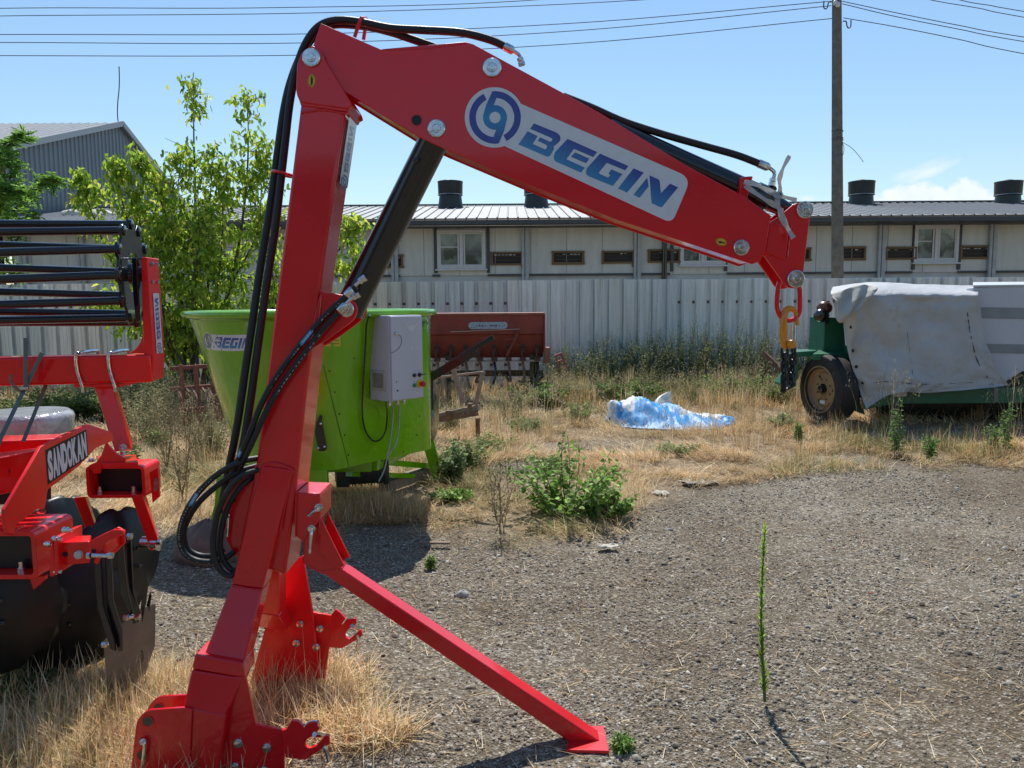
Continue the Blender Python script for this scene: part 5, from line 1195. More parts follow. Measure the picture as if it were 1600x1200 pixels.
    q = MB(); q.plate([(139, 727), (150, 722), (158, 712), (165, 691), (173, 700), (182, 709), (196, 716), (194, 722), (160, 724), (156, 740), (146, 740)], 3.35, .012); q.build('gusset', rd, tp, bevel=.0015)
    for px, py in ((143, 720), (181, 718), (192, 710)): MB().lathe(P(px, py + 1, 3.40), (0, 0, 1), [(0, .018), (.003, .018), (.004, .012), (.012, .012), (.014, .008)], 12).build('bolt', zn, tp)
    # square-holed plate at the right end
    q = MB(); y3 = 3.36; A = [P(233, 738, y3), P(247, 730, y3), P(249, 776, y3), P(238, 786, y3)]; q.prism(A, (.0, .014, 0)).build('end_plate', rd, t, bevel=.002)
    MB().prism([P(x, y, y3 - .001) for x, y in ((240.5, 749), (245.5, 746), (246, 764), (241, 769))], (0, -.0004, 0)).build('square_hole', M['wood'], t, smooth=False)
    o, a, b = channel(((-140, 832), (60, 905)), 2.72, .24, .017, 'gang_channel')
    for px in (31,): MB().lathe(Vector((P(px, 885, 2.76).x, 2.77, b.z + .017)), (0, 0, 1), [(0, .016), (.012, .016), (.012, .011), (.034, .011), (.036, .006)], 12).build('bolt', zn, o)
    q = MB(); q.hexa([P(24, 828, 2.72), P(62, 812, 2.9), P(62, 818, 2.9), P(24, 834, 2.72)], [P(64, 794, 3.1), P(72, 797, 3.1), P(72, 802, 3.1), P(66, 802, 3.1)]); q.build('top_rib', rd, o, bevel=.002)
    # lower red skirt under the near channel
    q = MB(); q.plate([(-60, 905), (70, 900), (70, 906), (10, 960), (-2, 975), (-60, 975)], 2.85, .02).build('lower_plate', rd, t, bevel=.002)
    # --- bracket with clamp plates carrying the deflector
    yb = 2.66
    q = MB(); q.hexa([P(90, 848, yb), P(140, 846, yb), P(140, 880, yb), P(90, 884, yb)], [P(96, 838, yb + .10), P(143, 836, yb + .10), P(143, 872, yb + .10), P(96, 876, yb + .10)]); br = q.build('bracket_arm', rd, t, bevel=.004)
    q = MB(); q.plate([(77, 843), (82, 841), (86, 898), (80, 902), (77, 900)], yb - .03, .16); q.plate([(84, 841), (89, 840), (92, 895), (88, 898), (84, 898)], yb - .03, .16); q.build('clamp_plate', rd, br, bevel=.003)
    for px, py in ((88, 842), (104, 828), (76, 850), (87, 893)): MB().lathe(P(px, py, yb - .02), (1, -.2, 0), [(-.012, .011), (.004, .011), (.006, .008), (.02, .007)], 12).build('bolt', zn, br)
    MB().lathe(P(124, 866, yb - .001), (0, -1, 0), [(0, .015), (.012, .014), (.015, .01)], 20).build('plug', mat('cream_plug', (.55, .52, .45), .5), br)
    MB().lathe(P(102, 866, yb - .001), (0, -1, 0), [(0, .010), (.0006, .010)], 16).build('hole', M['ink'], br)
    q = MB(); q.plate([(140, 846), (150, 840), (176, 828), (190, 828), (193, 835), (170, 846), (160, 860), (152, 882), (146, 880), (150, 858), (142, 858)], yb - .0, .014)
    q.plate([(146, 842), (158, 836), (184, 824), (194, 830), (194, 850), (176, 868), (168, 872), (168, 860), (184, 848), (184, 838), (168, 846), (152, 852)], yb + .10, .014)
    q.plate([(160, 844), (166, 841), (166, 866), (160, 868)], yb + .0, .10); q.build('fork_plate', rd, br, bevel=.003)
    MB().cyl(P(143, 868, yb - .02), P(176, 868, yb - .0), .008, n=12).lathe(P(142, 868, yb - .02), (-1, 0, 0), [(0, .012), (.012, .012)], 6).lathe(P(170, 868, yb - .0), (1, 0, 0), [(0, .012), (.014, .012)], 6).build('clamp_bolt', zn, br)
    MB().lathe(P(200, 838, yb + .1), (1, 0, 0), [(0, .013), (.014, .013)], 6).build('clamp_bolt', zn, br)
    # deflector arms and plate
    df = MB()
    df.plate([(147, 868), (156, 862), (158, 900), (160, 945), (178, 1000), (180, 1018), (172, 1014), (152, 950), (148, 905)], yb + .01, .012)
    df.plate([(163, 866), (172, 860), (175, 905), (176, 940), (190, 985), (191, 1018), (184, 1018), (167, 955), (165, 905)], yb + .03, .012)
    da = df.build('deflector_arm', bk, t, bevel=.002)
    df = MB(); df.plate([(182, 860), (192, 850), (194, 880), (200, 930), (212, 975), (208, 975), (188, 930), (184, 895)], yb + .16, .012); df.plate([(197, 838), (204, 836), (206, 885), (208, 925), (220, 965), (215, 975), (200, 930)], yb + .2, .012)
    df.build('deflector_arm', bk, t, bevel=.002)
    dp = [(161, 1002), (204, 962), (224, 950), (239, 945), (238, 1010), (224, 1052), (210, 1070), (168, 1095), (166, 1060)]
    ysl = lambda x: 2.82 + (x - 161) / 78 * .22
    q = MB(); A = [P(x, y, ysl(x)) for x, y in dp]; q.prism(A, (.006, .012, 0)); plm = mat('deflector_plate_paint', (.13, .12, .105), .38, 0, .25, 6, .1, 40, .3, coatr=.25); dfl = q.build('deflector_plate', plm, t, bevel=.0015)
    # pointed fins behind
    q = MB()
    for pts, yy in (([(219, 990), (216, 975), (222, 930), (229, 905), (231, 912), (228, 940)], 2.99), ([(226, 996), (223, 980), (229, 945), (234, 925), (236, 932), (232, 960)], 3.02), ([(210, 962), (205, 955), (222, 915), (231, 893), (232, 900), (226, 925)], 3.05)): q.plate(pts, yy, .008)
    q.build('fin', bk, dfl, bevel=.001)
    for px, py in ((172, 1007), (206, 965)): MB().cyl(P(px - 10, py, 2.80), P(px + 10, py - 2, 2.84), .007, n=12).lathe(P(px + 6, py - 1, 2.83), (1, 0, 0), [(0, .012), (.016, .012)], 6).lathe(P(px - 12, py, 2.79), (1, 0, 0), [(0, .012), (.014, .012)], 6).build('clamp_bolt', zn, dfl)
    # cut-out logo on the plate (rotated)
    q = MB()
    def dm(p):
        s_, t_ = loc(p); u = (s_ + 40) / 300; x = 222 - u * 30 - t_ * .10; y = 1029 + u * 34 - t_ * .17; return P(x, y, ysl(x) - .0012)
    for a in LETTERS: q.add([dm(p) for p in a], [tuple(range(len(a)))])
    for a in RING + HUB: q.add([P(221 + (x - CC[0]) * .085, 1026 + (y - CC[1]) * .24, ysl(221) - .0012) for x, y in a], [tuple(range(len(a)))])
    q.build('cut_out_lettering', M['ink'], dfl, smooth=False, recalc=False)
    # --- discs: notched, dished; axis mostly across
    def hdisc(c, r, ax, nm='disc', notch=10, ph=0.):
        ax = Vector(ax).normalized(); x = ax.cross(Vector((0, 0, 1))).normalized(); y = x.cross(ax); N_ = notch * 8; vs = []; rings = [(0.02, .0), (.35, -.01), (.7, -.03), (.93, -.055), (1.0, -.07)]
        for f, d in rings:
            for k in range(N_):
                rr = r * f
                if f == 1.0: rr *= 1 - .09 * max(0, math.cos(2 * math.pi * (k / 8 + ph))) ** 1.5
                a = 2 * math.pi * k / N_; vs.append(c + (x * math.cos(a) + y * math.sin(a)) * rr + ax * d)
        fs = [tuple(range(N_ - 1, -1, -1))] + [(a * N_ + k, a * N_ + (k + 1) % N_, (a + 1) * N_ + (k + 1) % N_, (a + 1) * N_ + k) for a in range(len(rings) - 1) for k in range(N_)]
        o = MB().add(vs, fs).build(nm, mat('disc_paint', (.006, .006, .007), .42, 0, .2, 10) if 'disc_paint' not in bpy.data.materials else bpy.data.materials['disc_paint'], t, ang=25); s_ = o.modifiers.new('t', 'SOLIDIFY'); s_.thickness = .006
        q = MB(); 
        for k in range(4):
            a = R(45 + 90 * k); q.lathe(c + (x * math.cos(a) + y * math.sin(a)) * .06 - ax * .002 * 0 + ax * .004, ax, [(0, .010), (.008, .010), (.010, .006)], 10)
        q.build('disc_bolt', M['black'], o)
        return o
    hdisc(P(78, 972, 3.0) + Vector((0, .05, 0)), .285, (.50, -.85, .06))
    hdisc(P(-20, 960, 2.75), .26, (.50, -.85, .06), ph=.4)
    hdisc(P(203, 875, 3.32), .235, (.93, -.36, .05), ph=.3)
    hdisc(P(112, 850, 3.6), .235, (.9, -.4, .05), ph=.1)
    # red disc arms
    q = MB(); q.hexa([P(115, 778, 3.34), P(133, 776, 3.34), P(157, 846, 3.42), P(146, 858, 3.42)], [P(120, 776, 3.42), P(138, 776, 3.42), P(160, 846, 3.5), P(150, 858, 3.5)]); q.build('disc_arm', rd, t, bevel=.003)
    q = MB(); q.hexa([P(205, 776, 3.34), P(222, 772, 3.34), P(249, 848, 3.30), P(236, 862, 3.30)], [P(210, 774, 3.42), P(228, 772, 3.42), P(250, 846, 3.34), P(238, 860, 3.34)]); q.build('disc_arm', rd, t, bevel=.003)
    MB().lathe(P(222, 848, 3.34), (1, -.15, 0), [(0, .026), (.004, .030), (.05, .030), (.053, .026), (.056, .032), (.085, .032), (.088, .02)], 28).build('disc_hub', M['hub'], t)
    MB().lathe(P(247, 847, 3.30), (1, -.15, 0), [(0, .013), (.016, .013), (.018, .008)], 6).build('hub_bolt', zn, t)
    return t
build_harrow()

def build_harrow_extras():
    # wrapped pallet-like bundle behind the harrow frame
    wm = mat('stretch_wrap', (.50, .50, .52), .22, .15, .15, 8, .9, 14, .6, bdist=.02)
    c = P(20, 668, 4.1); q = MB(); r = .233
    vs = []; N_ = 40; rn = np.random.default_rng(2)
    prof = [(0, .97), (.02, 1.0), (.05, .99), (.08, 1.01), (.10, .98), (.115, .9)]
    q.lathe((c.x, 4.2, P(20, 685, 4.0).z), (0, 0, 1), [(z, r * k * 1.05) for z, k in prof], 40)
    tag(q.build('wrapped_bundle', wm), 'round flat bundle wrapped in shiny clear film on the red harrow frame', 'wrapped bundle')
    # dark ratchet strap over the cross beam
    q = MB(); Ys = 3.46
    def rib(pts, w, mt, nm, par, dy=.0):
        q = MB(); ps = [P(x, y, yy) for x, y, yy in pts]
        for a, b in zip(ps[:-1], ps[1:]):
            d = (b - a).normalized(); u = Vector((-d.z, 0, d.x)).normalized() * w; q.hexa([a - u, a + u, b + u, b - u], [a - u + Vector((0, .002, 0)), a + u + Vector((0, .002, 0)), b + u + Vector((0, .002, 0)), b - u + Vector((0, .002, 0))])
        return q.build(nm, mt, par, smooth=False)
    root = thing('tie_down_strap', P(40, 600, Ys), 'dark webbing tie-down strap slung round the red cross beam', 'strap')
    grey = mat('strap_webbing', (.12, .17, .15), .7, 0, .2, 40)
    rib([(-20, 740, 3.1), (2, 682, 3.20), (38, 608, 3.34), (66, 551, 3.345)], .0095, grey, 'webbing', root)
    rib([(40, 608, 3.335), (40, 528, 3.34)], .0095, grey, 'webbing', root)
    rib([(36, 690, 3.35), (72, 600, 3.5)], .0085, grey, 'webbing', root)
    MB().box(P(38, 607, 3.33), (.035, .012, .014)).build('buckle', M['zinc'], root, bevel=.002)
    MB().tube(smooth_path([P(34, 612, 3.33), P(24, 606, 3.33), P(17, 595, 3.33), P(18, 585, 3.33)], 4), .007, 8).build('hook', M['wood'], root)
build_harrow_extras()
# ---------------------------------------------------------------- seed drill by the fence
def build_drill():
    Yd = 12.6; rr = M['rustred']; t = thing('seed_drill', (-.6, Yd + .3, 0), 'faded brick red seed drill hopper standing in front of the fence', 'seed drill')
    xL = P(560, 500, Yd).x; xR = P(849, 500, Yd).x
    z = lambda py: P(760, py, Yd).z
    # hopper profile in (y, z)
    pr = [(Yd - .02, z(492)), (Yd - .02, z(500)), (Yd - .005, z(522)), (Yd + .03, z(524)), (Yd + .17, z(560)), (Yd + .38, z(560)), (Yd + .52, z(520)), (Yd + .52, z(492))]
    q = MB(); q.prism([(xL, y, zz) for y, zz in pr], (xR - xL, 0, 0)); hop = q.build('hopper', rr, t, bevel=.008)
    q = MB(); q.box(((xL + xR) / 2, Yd + .25, z(490.5)), (xR - xL + .05, .60, .035)); lid = q.build('lid', mat('lid_faded_red', (.26, .10, .07), .6, 0, .25, 3), t, bevel=.012)
    q = MB(); q.box((xR + .015, Yd + .24, z(522)), (.03, .56, .62)).build('end_panel', rr, t, bevel=.006)
    # long badge with worn lettering marks
    bx0, bx1, bz0, bz1 = P(732, 508, Yd).x, P(793, 508, Yd).x, z(514), z(503); r = (bz1 - bz0) / 2; pts = []
    for k in range(13): a = R(90 + 180 * k / 12); pts.append((bx0 + r + r * math.cos(a), Yd - .016, (bz0 + bz1) / 2 + r * math.sin(a)))
    for k in range(13): a = R(-90 + 180 * k / 12); pts.append((bx1 - r + r * math.cos(a), Yd - .016, (bz0 + bz1) / 2 + r * math.sin(a)))
    o = MB().prism(pts, (0, -.012, 0)).build('badge', mat('badge_blue_white', (.33, .40, .46), .6, 0, .2, 30, rust=(.10, .12, .16), rscale=35, rthr=.56), hop, smooth=False)
    q = MB(); rn = random.Random(8)
    for k in range(10):
        x = bx0 + r * 1.6 + k * (bx1 - bx0 - 3.2 * r) / 10; h = rn.uniform(.02, .035)
        if rn.random() < .75: q.box((x, Yd - .03, (bz0 + bz1) / 2 + rn.uniform(-.006, .006)), (rn.uniform(.012, .03), .004, h))
    q.build('worn_lettering', mat('worn_ink', (.07, .09, .13), .7), o, smooth=False)
    q = MB(); q.bar(P(704, 518.5, Yd - .03), P(812, 514, Yd - .03), .012, .012).build('scratched_edge', mat('bare_edge', (.45, .33, .28), .6), hop)
    # feed units under the hopper
    x = xL + .1; k = 0
    rnd_ = random.Random(6)
    while x < xR - .05:
        q = MB(); q.box((x, Yd + .06, z(548)), (.07, .10, .10)); q.box((x, Yd + .05, z(561)), (.10, .14, .07)); q.box((x - .01, Yd + .03, z(552)), (.03, .14, .12))
        o = q.build('seed_meter', mat('meter_rust', (.09, .035, .025), .7, 0, .3, 10) if 'meter_rust' not in bpy.data.materials else bpy.data.materials['meter_rust'], t, bevel=.006)
        MB().tube(smooth_path([(x, Yd + .06, z(566)), (x + .02, Yd - .02, z(580)), (x + rnd_.uniform(-.09, .09), Yd - .05, z(596)), (x + rnd_.uniform(-.12, .12), Yd - .1, rnd_.uniform(.1, .45))], 5), .022, 8).build('seed_tube', M['rust'] if k % 3 else M['black'], o)
        MB().box((x, Yd - .022, z(540)), (.06, .02, .05)).build('inspection_opening', M['ink'], o)
        x += .235; k += 1
    MB().box(((xL + xR) / 2, Yd + .02, z(564)), (xR - xL, .04, .03)).build('drive_shaft', mat('bare_rail', (.33, .28, .25), .6, .2, .3, 6), t)
    MB().box(((xL + xR) / 2, Yd + .25, z(585)), (xR - xL, .1, .1)).build('frame', M['black'], t)
    for px in (838, 832, 600, 700): MB().box((P(px, 590, Yd + .05).x, Yd + .12, .38), (.09, .12, .76)).build('stand', M['black'], t, bevel=.006)
    MB().box((xR + .06, Yd + .1, z(556)), (.1, .3, .26)).build('side_guard', mat('orange_rust_panel', (.24, .09, .05), .6, 0, .2, 5), t, bevel=.01)
    # agitator lever on the front
    MB().tube(smooth_path([P(810, 516, Yd - .06), P(805, 530, Yd - .08), P(797, 545, Yd - .08), P(792, 556, Yd - .05)], 4), .02, 8).tube([P(786, 531, Yd - .06), P(806, 529, Yd - .07)], .014, 8).build('lever', rr, t)
build_drill()

def build_frame():
    Y = 8.8; t = thing('pipe_frame', P(715, 640, Y + .3), 'rusty pipe and angle iron frame lying in dry grass beside the mixer', 'machine frame')
    rm = M['rust']; pm = mat('pinkish_rusty_pipe', (.27, .19, .16), .6, .1, .25, 8, .3, 40)
    MB().tube([P(755, 581, Y), P(743, 632, Y)], .026, 12).build('pipe', pm, t)
    MB().tube([P(682, 590, Y + .5), P(757, 581, Y)], .014, 8).build('pipe', pm, t)
    MB().bar(P(706, 570, Y + .1), P(724, 630, Y + .05), .03, .055).build('angle_iron', pm, t)
    MB().bar(P(676, 652, Y + .1), P(748, 637, Y - .0), .10, .07).build('beam', M['wood'], t, bevel=.006)
    MB().bar(P(674, 658, Y + .05), P(747, 645, Y - .05), .03, .06).build('angle_iron', rm, t)
    MB().tube([P(678, 592, Y + .5), P(682, 640, Y + .4)], .018, 8).build('pipe', pm, t)
    for px, py in ((700, 645), (734, 634), (714, 572)): MB().box(P(px, py, Y - .0), (.05, .08, .06)).build('clamp', rm, t, bevel=.004)
    MB().box((P(746, 650, Y).x, Y + .05, .1), (.05, .05, .35)).build('foot', rm, t)
build_frame()

def build_junk():
    # rusty tined machine behind the mixer at the left
    Y = 9.6; t = thing('spring_harrow', P(315, 640, Y), 'rusty red tined implement half hidden in weeds left of the mixer', 'implement')
    fr = mat('rusty_red_frame', (.22, .07, .05), .75, 0, .35, 8, .3, 40)
    for y0 in (574, 606, 640): MB().bar(P(268, y0 + 2, Y), P(352, y0 - 4, Y + .2), .05, .05).build('beam', fr, t, bevel=.005)
    for px in (282, 305, 330): MB().bar(P(px, 570, Y), P(px + 8, 668, Y), .04, .05).build('upright', fr, t, bevel=.005)
    for i, px in enumerate((275, 291, 299, 316, 324, 340)):
        MB().tube(smooth_path([P(px, 606, Y - .1), P(px + 8, 622, Y - .25), P(px + 2, 645, Y - .3), P(px - 5, 664, Y - .2)], 5), .014, 7).build('tine', M['rust'], t)
    MB().lathe(P(342, 640, Y - .15), (.8, -.6, 0), [(0, .05), (.02, .2), (.04, .2), (.06, .05)], 24).build('wheel', M['rust'], t)
    # small pink-red coil of scrap by the drill
    t = thing('scrap_bracket', P(878, 590, 13.6), 'small faded red bracket leaning by the fence right of the drill', 'bracket')
    pk = mat('faded_pink_red', (.36, .12, .11), .7, 0, .25, 12)
    for a, b in (((868, 555), (882, 598)), ((877, 552), (890, 590)), ((868, 556), (878, 552)), ((870, 566), (880, 563)), ((873, 577), (884, 573)), ((877, 588), (888, 583))): MB().tube([P(*a, 13.6), P(*b, 13.6)], .022, 7).build('bar', pk, t)
    MB().box((P(905, 605, 14.2).x - .3, 14.3, .12), (1.3, .4, .24)).build('plinth', mat('dark_plinth', (.05, .045, .04), .9, 0, .3, 8), t, bevel=.02)
    MB().bar(P(1190, 552, 12.9), P(1222, 583, 12.9), .05, .10).bar(P(1188, 556, 13.0), P(1188, 600, 13.0), .25, .3)
    tag(MB().bar(P(1192, 552, 12.6), P(1232, 590, 12.2), .05, .10).build('plank', M['rust']), 'rusty plank leaning in the weeds beside the green trailer', 'plank')
build_junk()

# ---------------------------------------------------------------- green machine under tarpaulins
TY = 9.75
def build_trailer():
    dg = M['dgreen']; t = thing('field_machine', (5.6, 10.6, 0), 'dark green wheeled farm machine at the right, partly under covers', 'farm machine')
    # wheel: axis almost across
    def wheel(c, r, w, ax, nm):
        ax = Vector(ax).normalized()
        wh = MB().lathe(c, ax, [(-.02, r * .60), (0, r * .66), (.0, r * .72), (-.004, r * .86), (-.015, r * .95), (-.05, r * .995), (-.08, r), (-w + .08, r), (-w + .05, r * .995), (-w + .01, r * .95), (-w, r * .85), (-w, r * .62), (-w + .04, r * .6)], 56, False).build(nm, M['tyre'], t)
        q = MB()
        for d in (-.105, -.155, -.2): q.lathe(c, ax, [(d, r * 1.0005), (d, r * 1.0025), (d + .008, r * 1.0025), (d + .008, r * 1.0005)], 56, False)
        q.build('tread_groove', M['ink'], wh)
        MB().lathe(c, ax, [(.006, r * .64), (.010, r * .66), (.002, r * .68), (-.01, r * .66), (-.03, r * .62), (-.075, r * .58), (-.09, r * .52), (-.07, r * .47), (-.07, r * .22), (-.06, r * .20), (-.06, .001)], 48, False).build('rim', M['rim'], wh)
        MB().lathe(c + ax * -.065, ax, [(0, .075), (.01, .075), (.012, .05), (.06, .045), (.065, .03), (.066, .001)], 24).build('hub', M['black'], wh)
        x = ax.cross(Vector((0, 0, 1))).normalized(); y = x.cross(ax); q = MB()
        for k in range(8): a = R(22 + 45 * k); q.lathe(c + (x * math.cos(a) + y * math.sin(a)) * r * .30 - ax * .07, ax, [(0, .013), (.014, .013), (.016, .008)], 6)
        q.build('wheel_nut', M['rust'], wh)
        q = MB()
        for k in range(3): a = R(60 + 120 * k); q.lathe(c + (x * math.cos(a) + y * math.sin(a)) * r * .40 - ax * .0695, ax, [(0, .02), (.0008, .02)], 12)
        q.build('rim_hole', M['ink'], wh); 
        c2 = c + x * .02 - y * r * .38 - ax * .066
        MB().add([c2 - x * .05 - y * .02, c2 + x * .05 - y * .02, c2 + x * .05 + y * .025, c2 - x * .05 + y * .025], [(0, 1, 2, 3)]).build('rim_label', M['white'], wh, smooth=False, recalc=False)
    r = .455
    wc = P(1280, 611, 9.95); wc.z = r - .0
    wheel(wc, r, .27, (-.97, -.25, 0), 'wheel')
    wheel(Vector((4.95, 11.4, .30)), .30, .2, (-.95, -.3, 0), 'support_wheel'); wheel(Vector((5.5, 11.3, .30)), .30, .2, (-.95, -.3, 0), 'support_wheel')
    # green frame parts round the wheel
    Yb = 10.15
    q = MB(); q.plate([(1288, 495), (1318, 497), (1322, 545), (1322, 560), (1284, 560), (1286, 540)], Yb, .5); q.build('upright_housing', dg, t, bevel=.015)
    q = MB(); q.hexa([P(1240, 550, Yb), P(1275, 548, Yb), P(1275, 556, Yb), P(1240, 558, Yb)], [P(1240, 546, Yb + .6), P(1275, 545, Yb + .6), P(1275, 552, Yb + .6), P(1240, 554, Yb + .6)])
    q.hexa([P(1270, 553, Yb - .2), P(1325, 553, Yb - .2), P(1325, 566, Yb - .2), P(1268, 562, Yb - .2)], [P(1284, 543, Yb + .3), P(1325, 543, Yb + .3), P(1325, 556, Yb + .3), P(1284, 556, Yb + .3)])
    q.plate([(1240, 553), (1248, 553), (1248, 590), (1243, 596), (1240, 600)], Yb, .3); q.plate([(1224, 600), (1242, 574), (1244, 600), (1244, 604), (1224, 604)], Yb, .35); q.build('side_frame', dg, t, bevel=.006)
    MB().plate([(1323, 540), (1345, 540), (1350, 640), (1352, 648), (1330, 640)], Yb - .1, .3).build('axle_plate', dg, t, bevel=.01)
    # lower beam
    q = MB(); q.plate([(1348, 622), (1370, 621), (1400, 612), (1570, 606), (1900, 600), (1900, 624), (1570, 630), (1400, 631), (1370, 636), (1352, 640)], TY, .12); q.build('lower_beam', dg, t, bevel=.006)
    MB().plate([(1398, 613), (1417, 613), (1417, 619), (1398, 620)], TY - .003, .002).build('reflector', M['white'], t)
    MB().plate([(1553, 606), (1559, 606), (1559, 628), (1553, 628)], TY - .006, .008).build('clamp', mat('olive_clamp', (.20, .20, .16), .6), t)
    # dark body behind with white side cover panels
    bd = MB(); bd.hexa([P(1335, 465, TY + .25), P(2000, 465, TY + .25), P(2000, 600, TY + .25), P(1345, 618, TY + .25)], [P(1335, 465, TY + 1.3), P(2000, 465, TY + 1.3), P(2000, 590, TY + 1.3), P(1350, 600, TY + 1.3)]); bd.build('body', mat('body_dark_green', (.010, .05, .03), .5, 0, .2, 3), t, bevel=.02)
    bd = MB(); bd.hexa([P(1370, 628, TY + .6), P(2000, 628, TY + .6), P(2000, 700, TY + .6), P(1370, 668, TY + .6)], [P(1370, 628, TY + .6) + Vector((0, .8, 0)), P(2000, 628, TY + .6) + Vector((0, .8, 0)), P(2000, 700, TY + .6) + Vector((0, .8, .1)), P(1370, 668, TY + .6) + Vector((0, .8, .1))]); bd.build('underbody', M['black'], t, bevel=.02)
    wp = mat('white_cover_panel', (.52, .54, .57), .5, 0, .08, 2, .2, 20)
    q = MB(); q.plate([(1520, 449), (2000, 444), (2000, 560), (1600, 580), (1560, 604), (1535, 560)], TY + .06, .16).build('side_cover', wp, t, bevel=.02)
    gb = mat('grey_band', (.26, .28, .28), .7, 0, .15, 5)
    for y0, y1 in ((480, 497), (537, 551)): MB().plate([(1528, y0), (2000, y0 + 8), (2000, y1 + 10), (1530, y1)], TY + .052, .010).build('cover_band', gb, t, smooth=False)
    MB().hexa([P(1520, 449, TY + .05), P(2000, 443, TY + .05), P(2000, 443, TY + 1.9) + Vector((0, 0, .02)), P(1520, 446, TY + 1.9) + Vector((0, 0, .02))], [v + Vector((0, 0, .03)) for v in (P(1520, 449, TY + .05), P(2000, 443, TY + .05), P(2000, 443, TY + 1.9) + Vector((0, 0, .02)), P(1520, 446, TY + 1.9) + Vector((0, 0, .02)))]).build('top_cover', wp, t, bevel=.01)
    MB().plate([(1490, 604), (1600, 582), (1750, 560), (2000, 556), (2000, 606), (1490, 612)], TY + .1, .1).build('lower_flank', mat('body_very_dark', (.006, .02, .014), .6), t)
    # rear lamps
    c = P(1287, 481, 10.05); rl = mat('dull_red_lens', (.12, .025, .018), .4, 0, .2, 10, coat=.3)
    MB().lathe(c, (-.6, -.8, 0), [(-.12, .05), (-.1, .085), (0, .09), (.02, .085), (.05, .06), (.06, .001)], 24).build('lamp', rl, t)
    MB().lathe(P(1282, 493, 10.0), (-.6, -.8, 0), [(-.12, .05), (-.1, .085), (0, .09), (.02, .085), (.05, .06), (.06, .001)], 24).build('lamp', M['black'], t)
    MB().box(P(1291, 488, 10.15), (.05, .06, .3)).build('lamp_bracket', M['black'], t)
    return t
build_trailer()

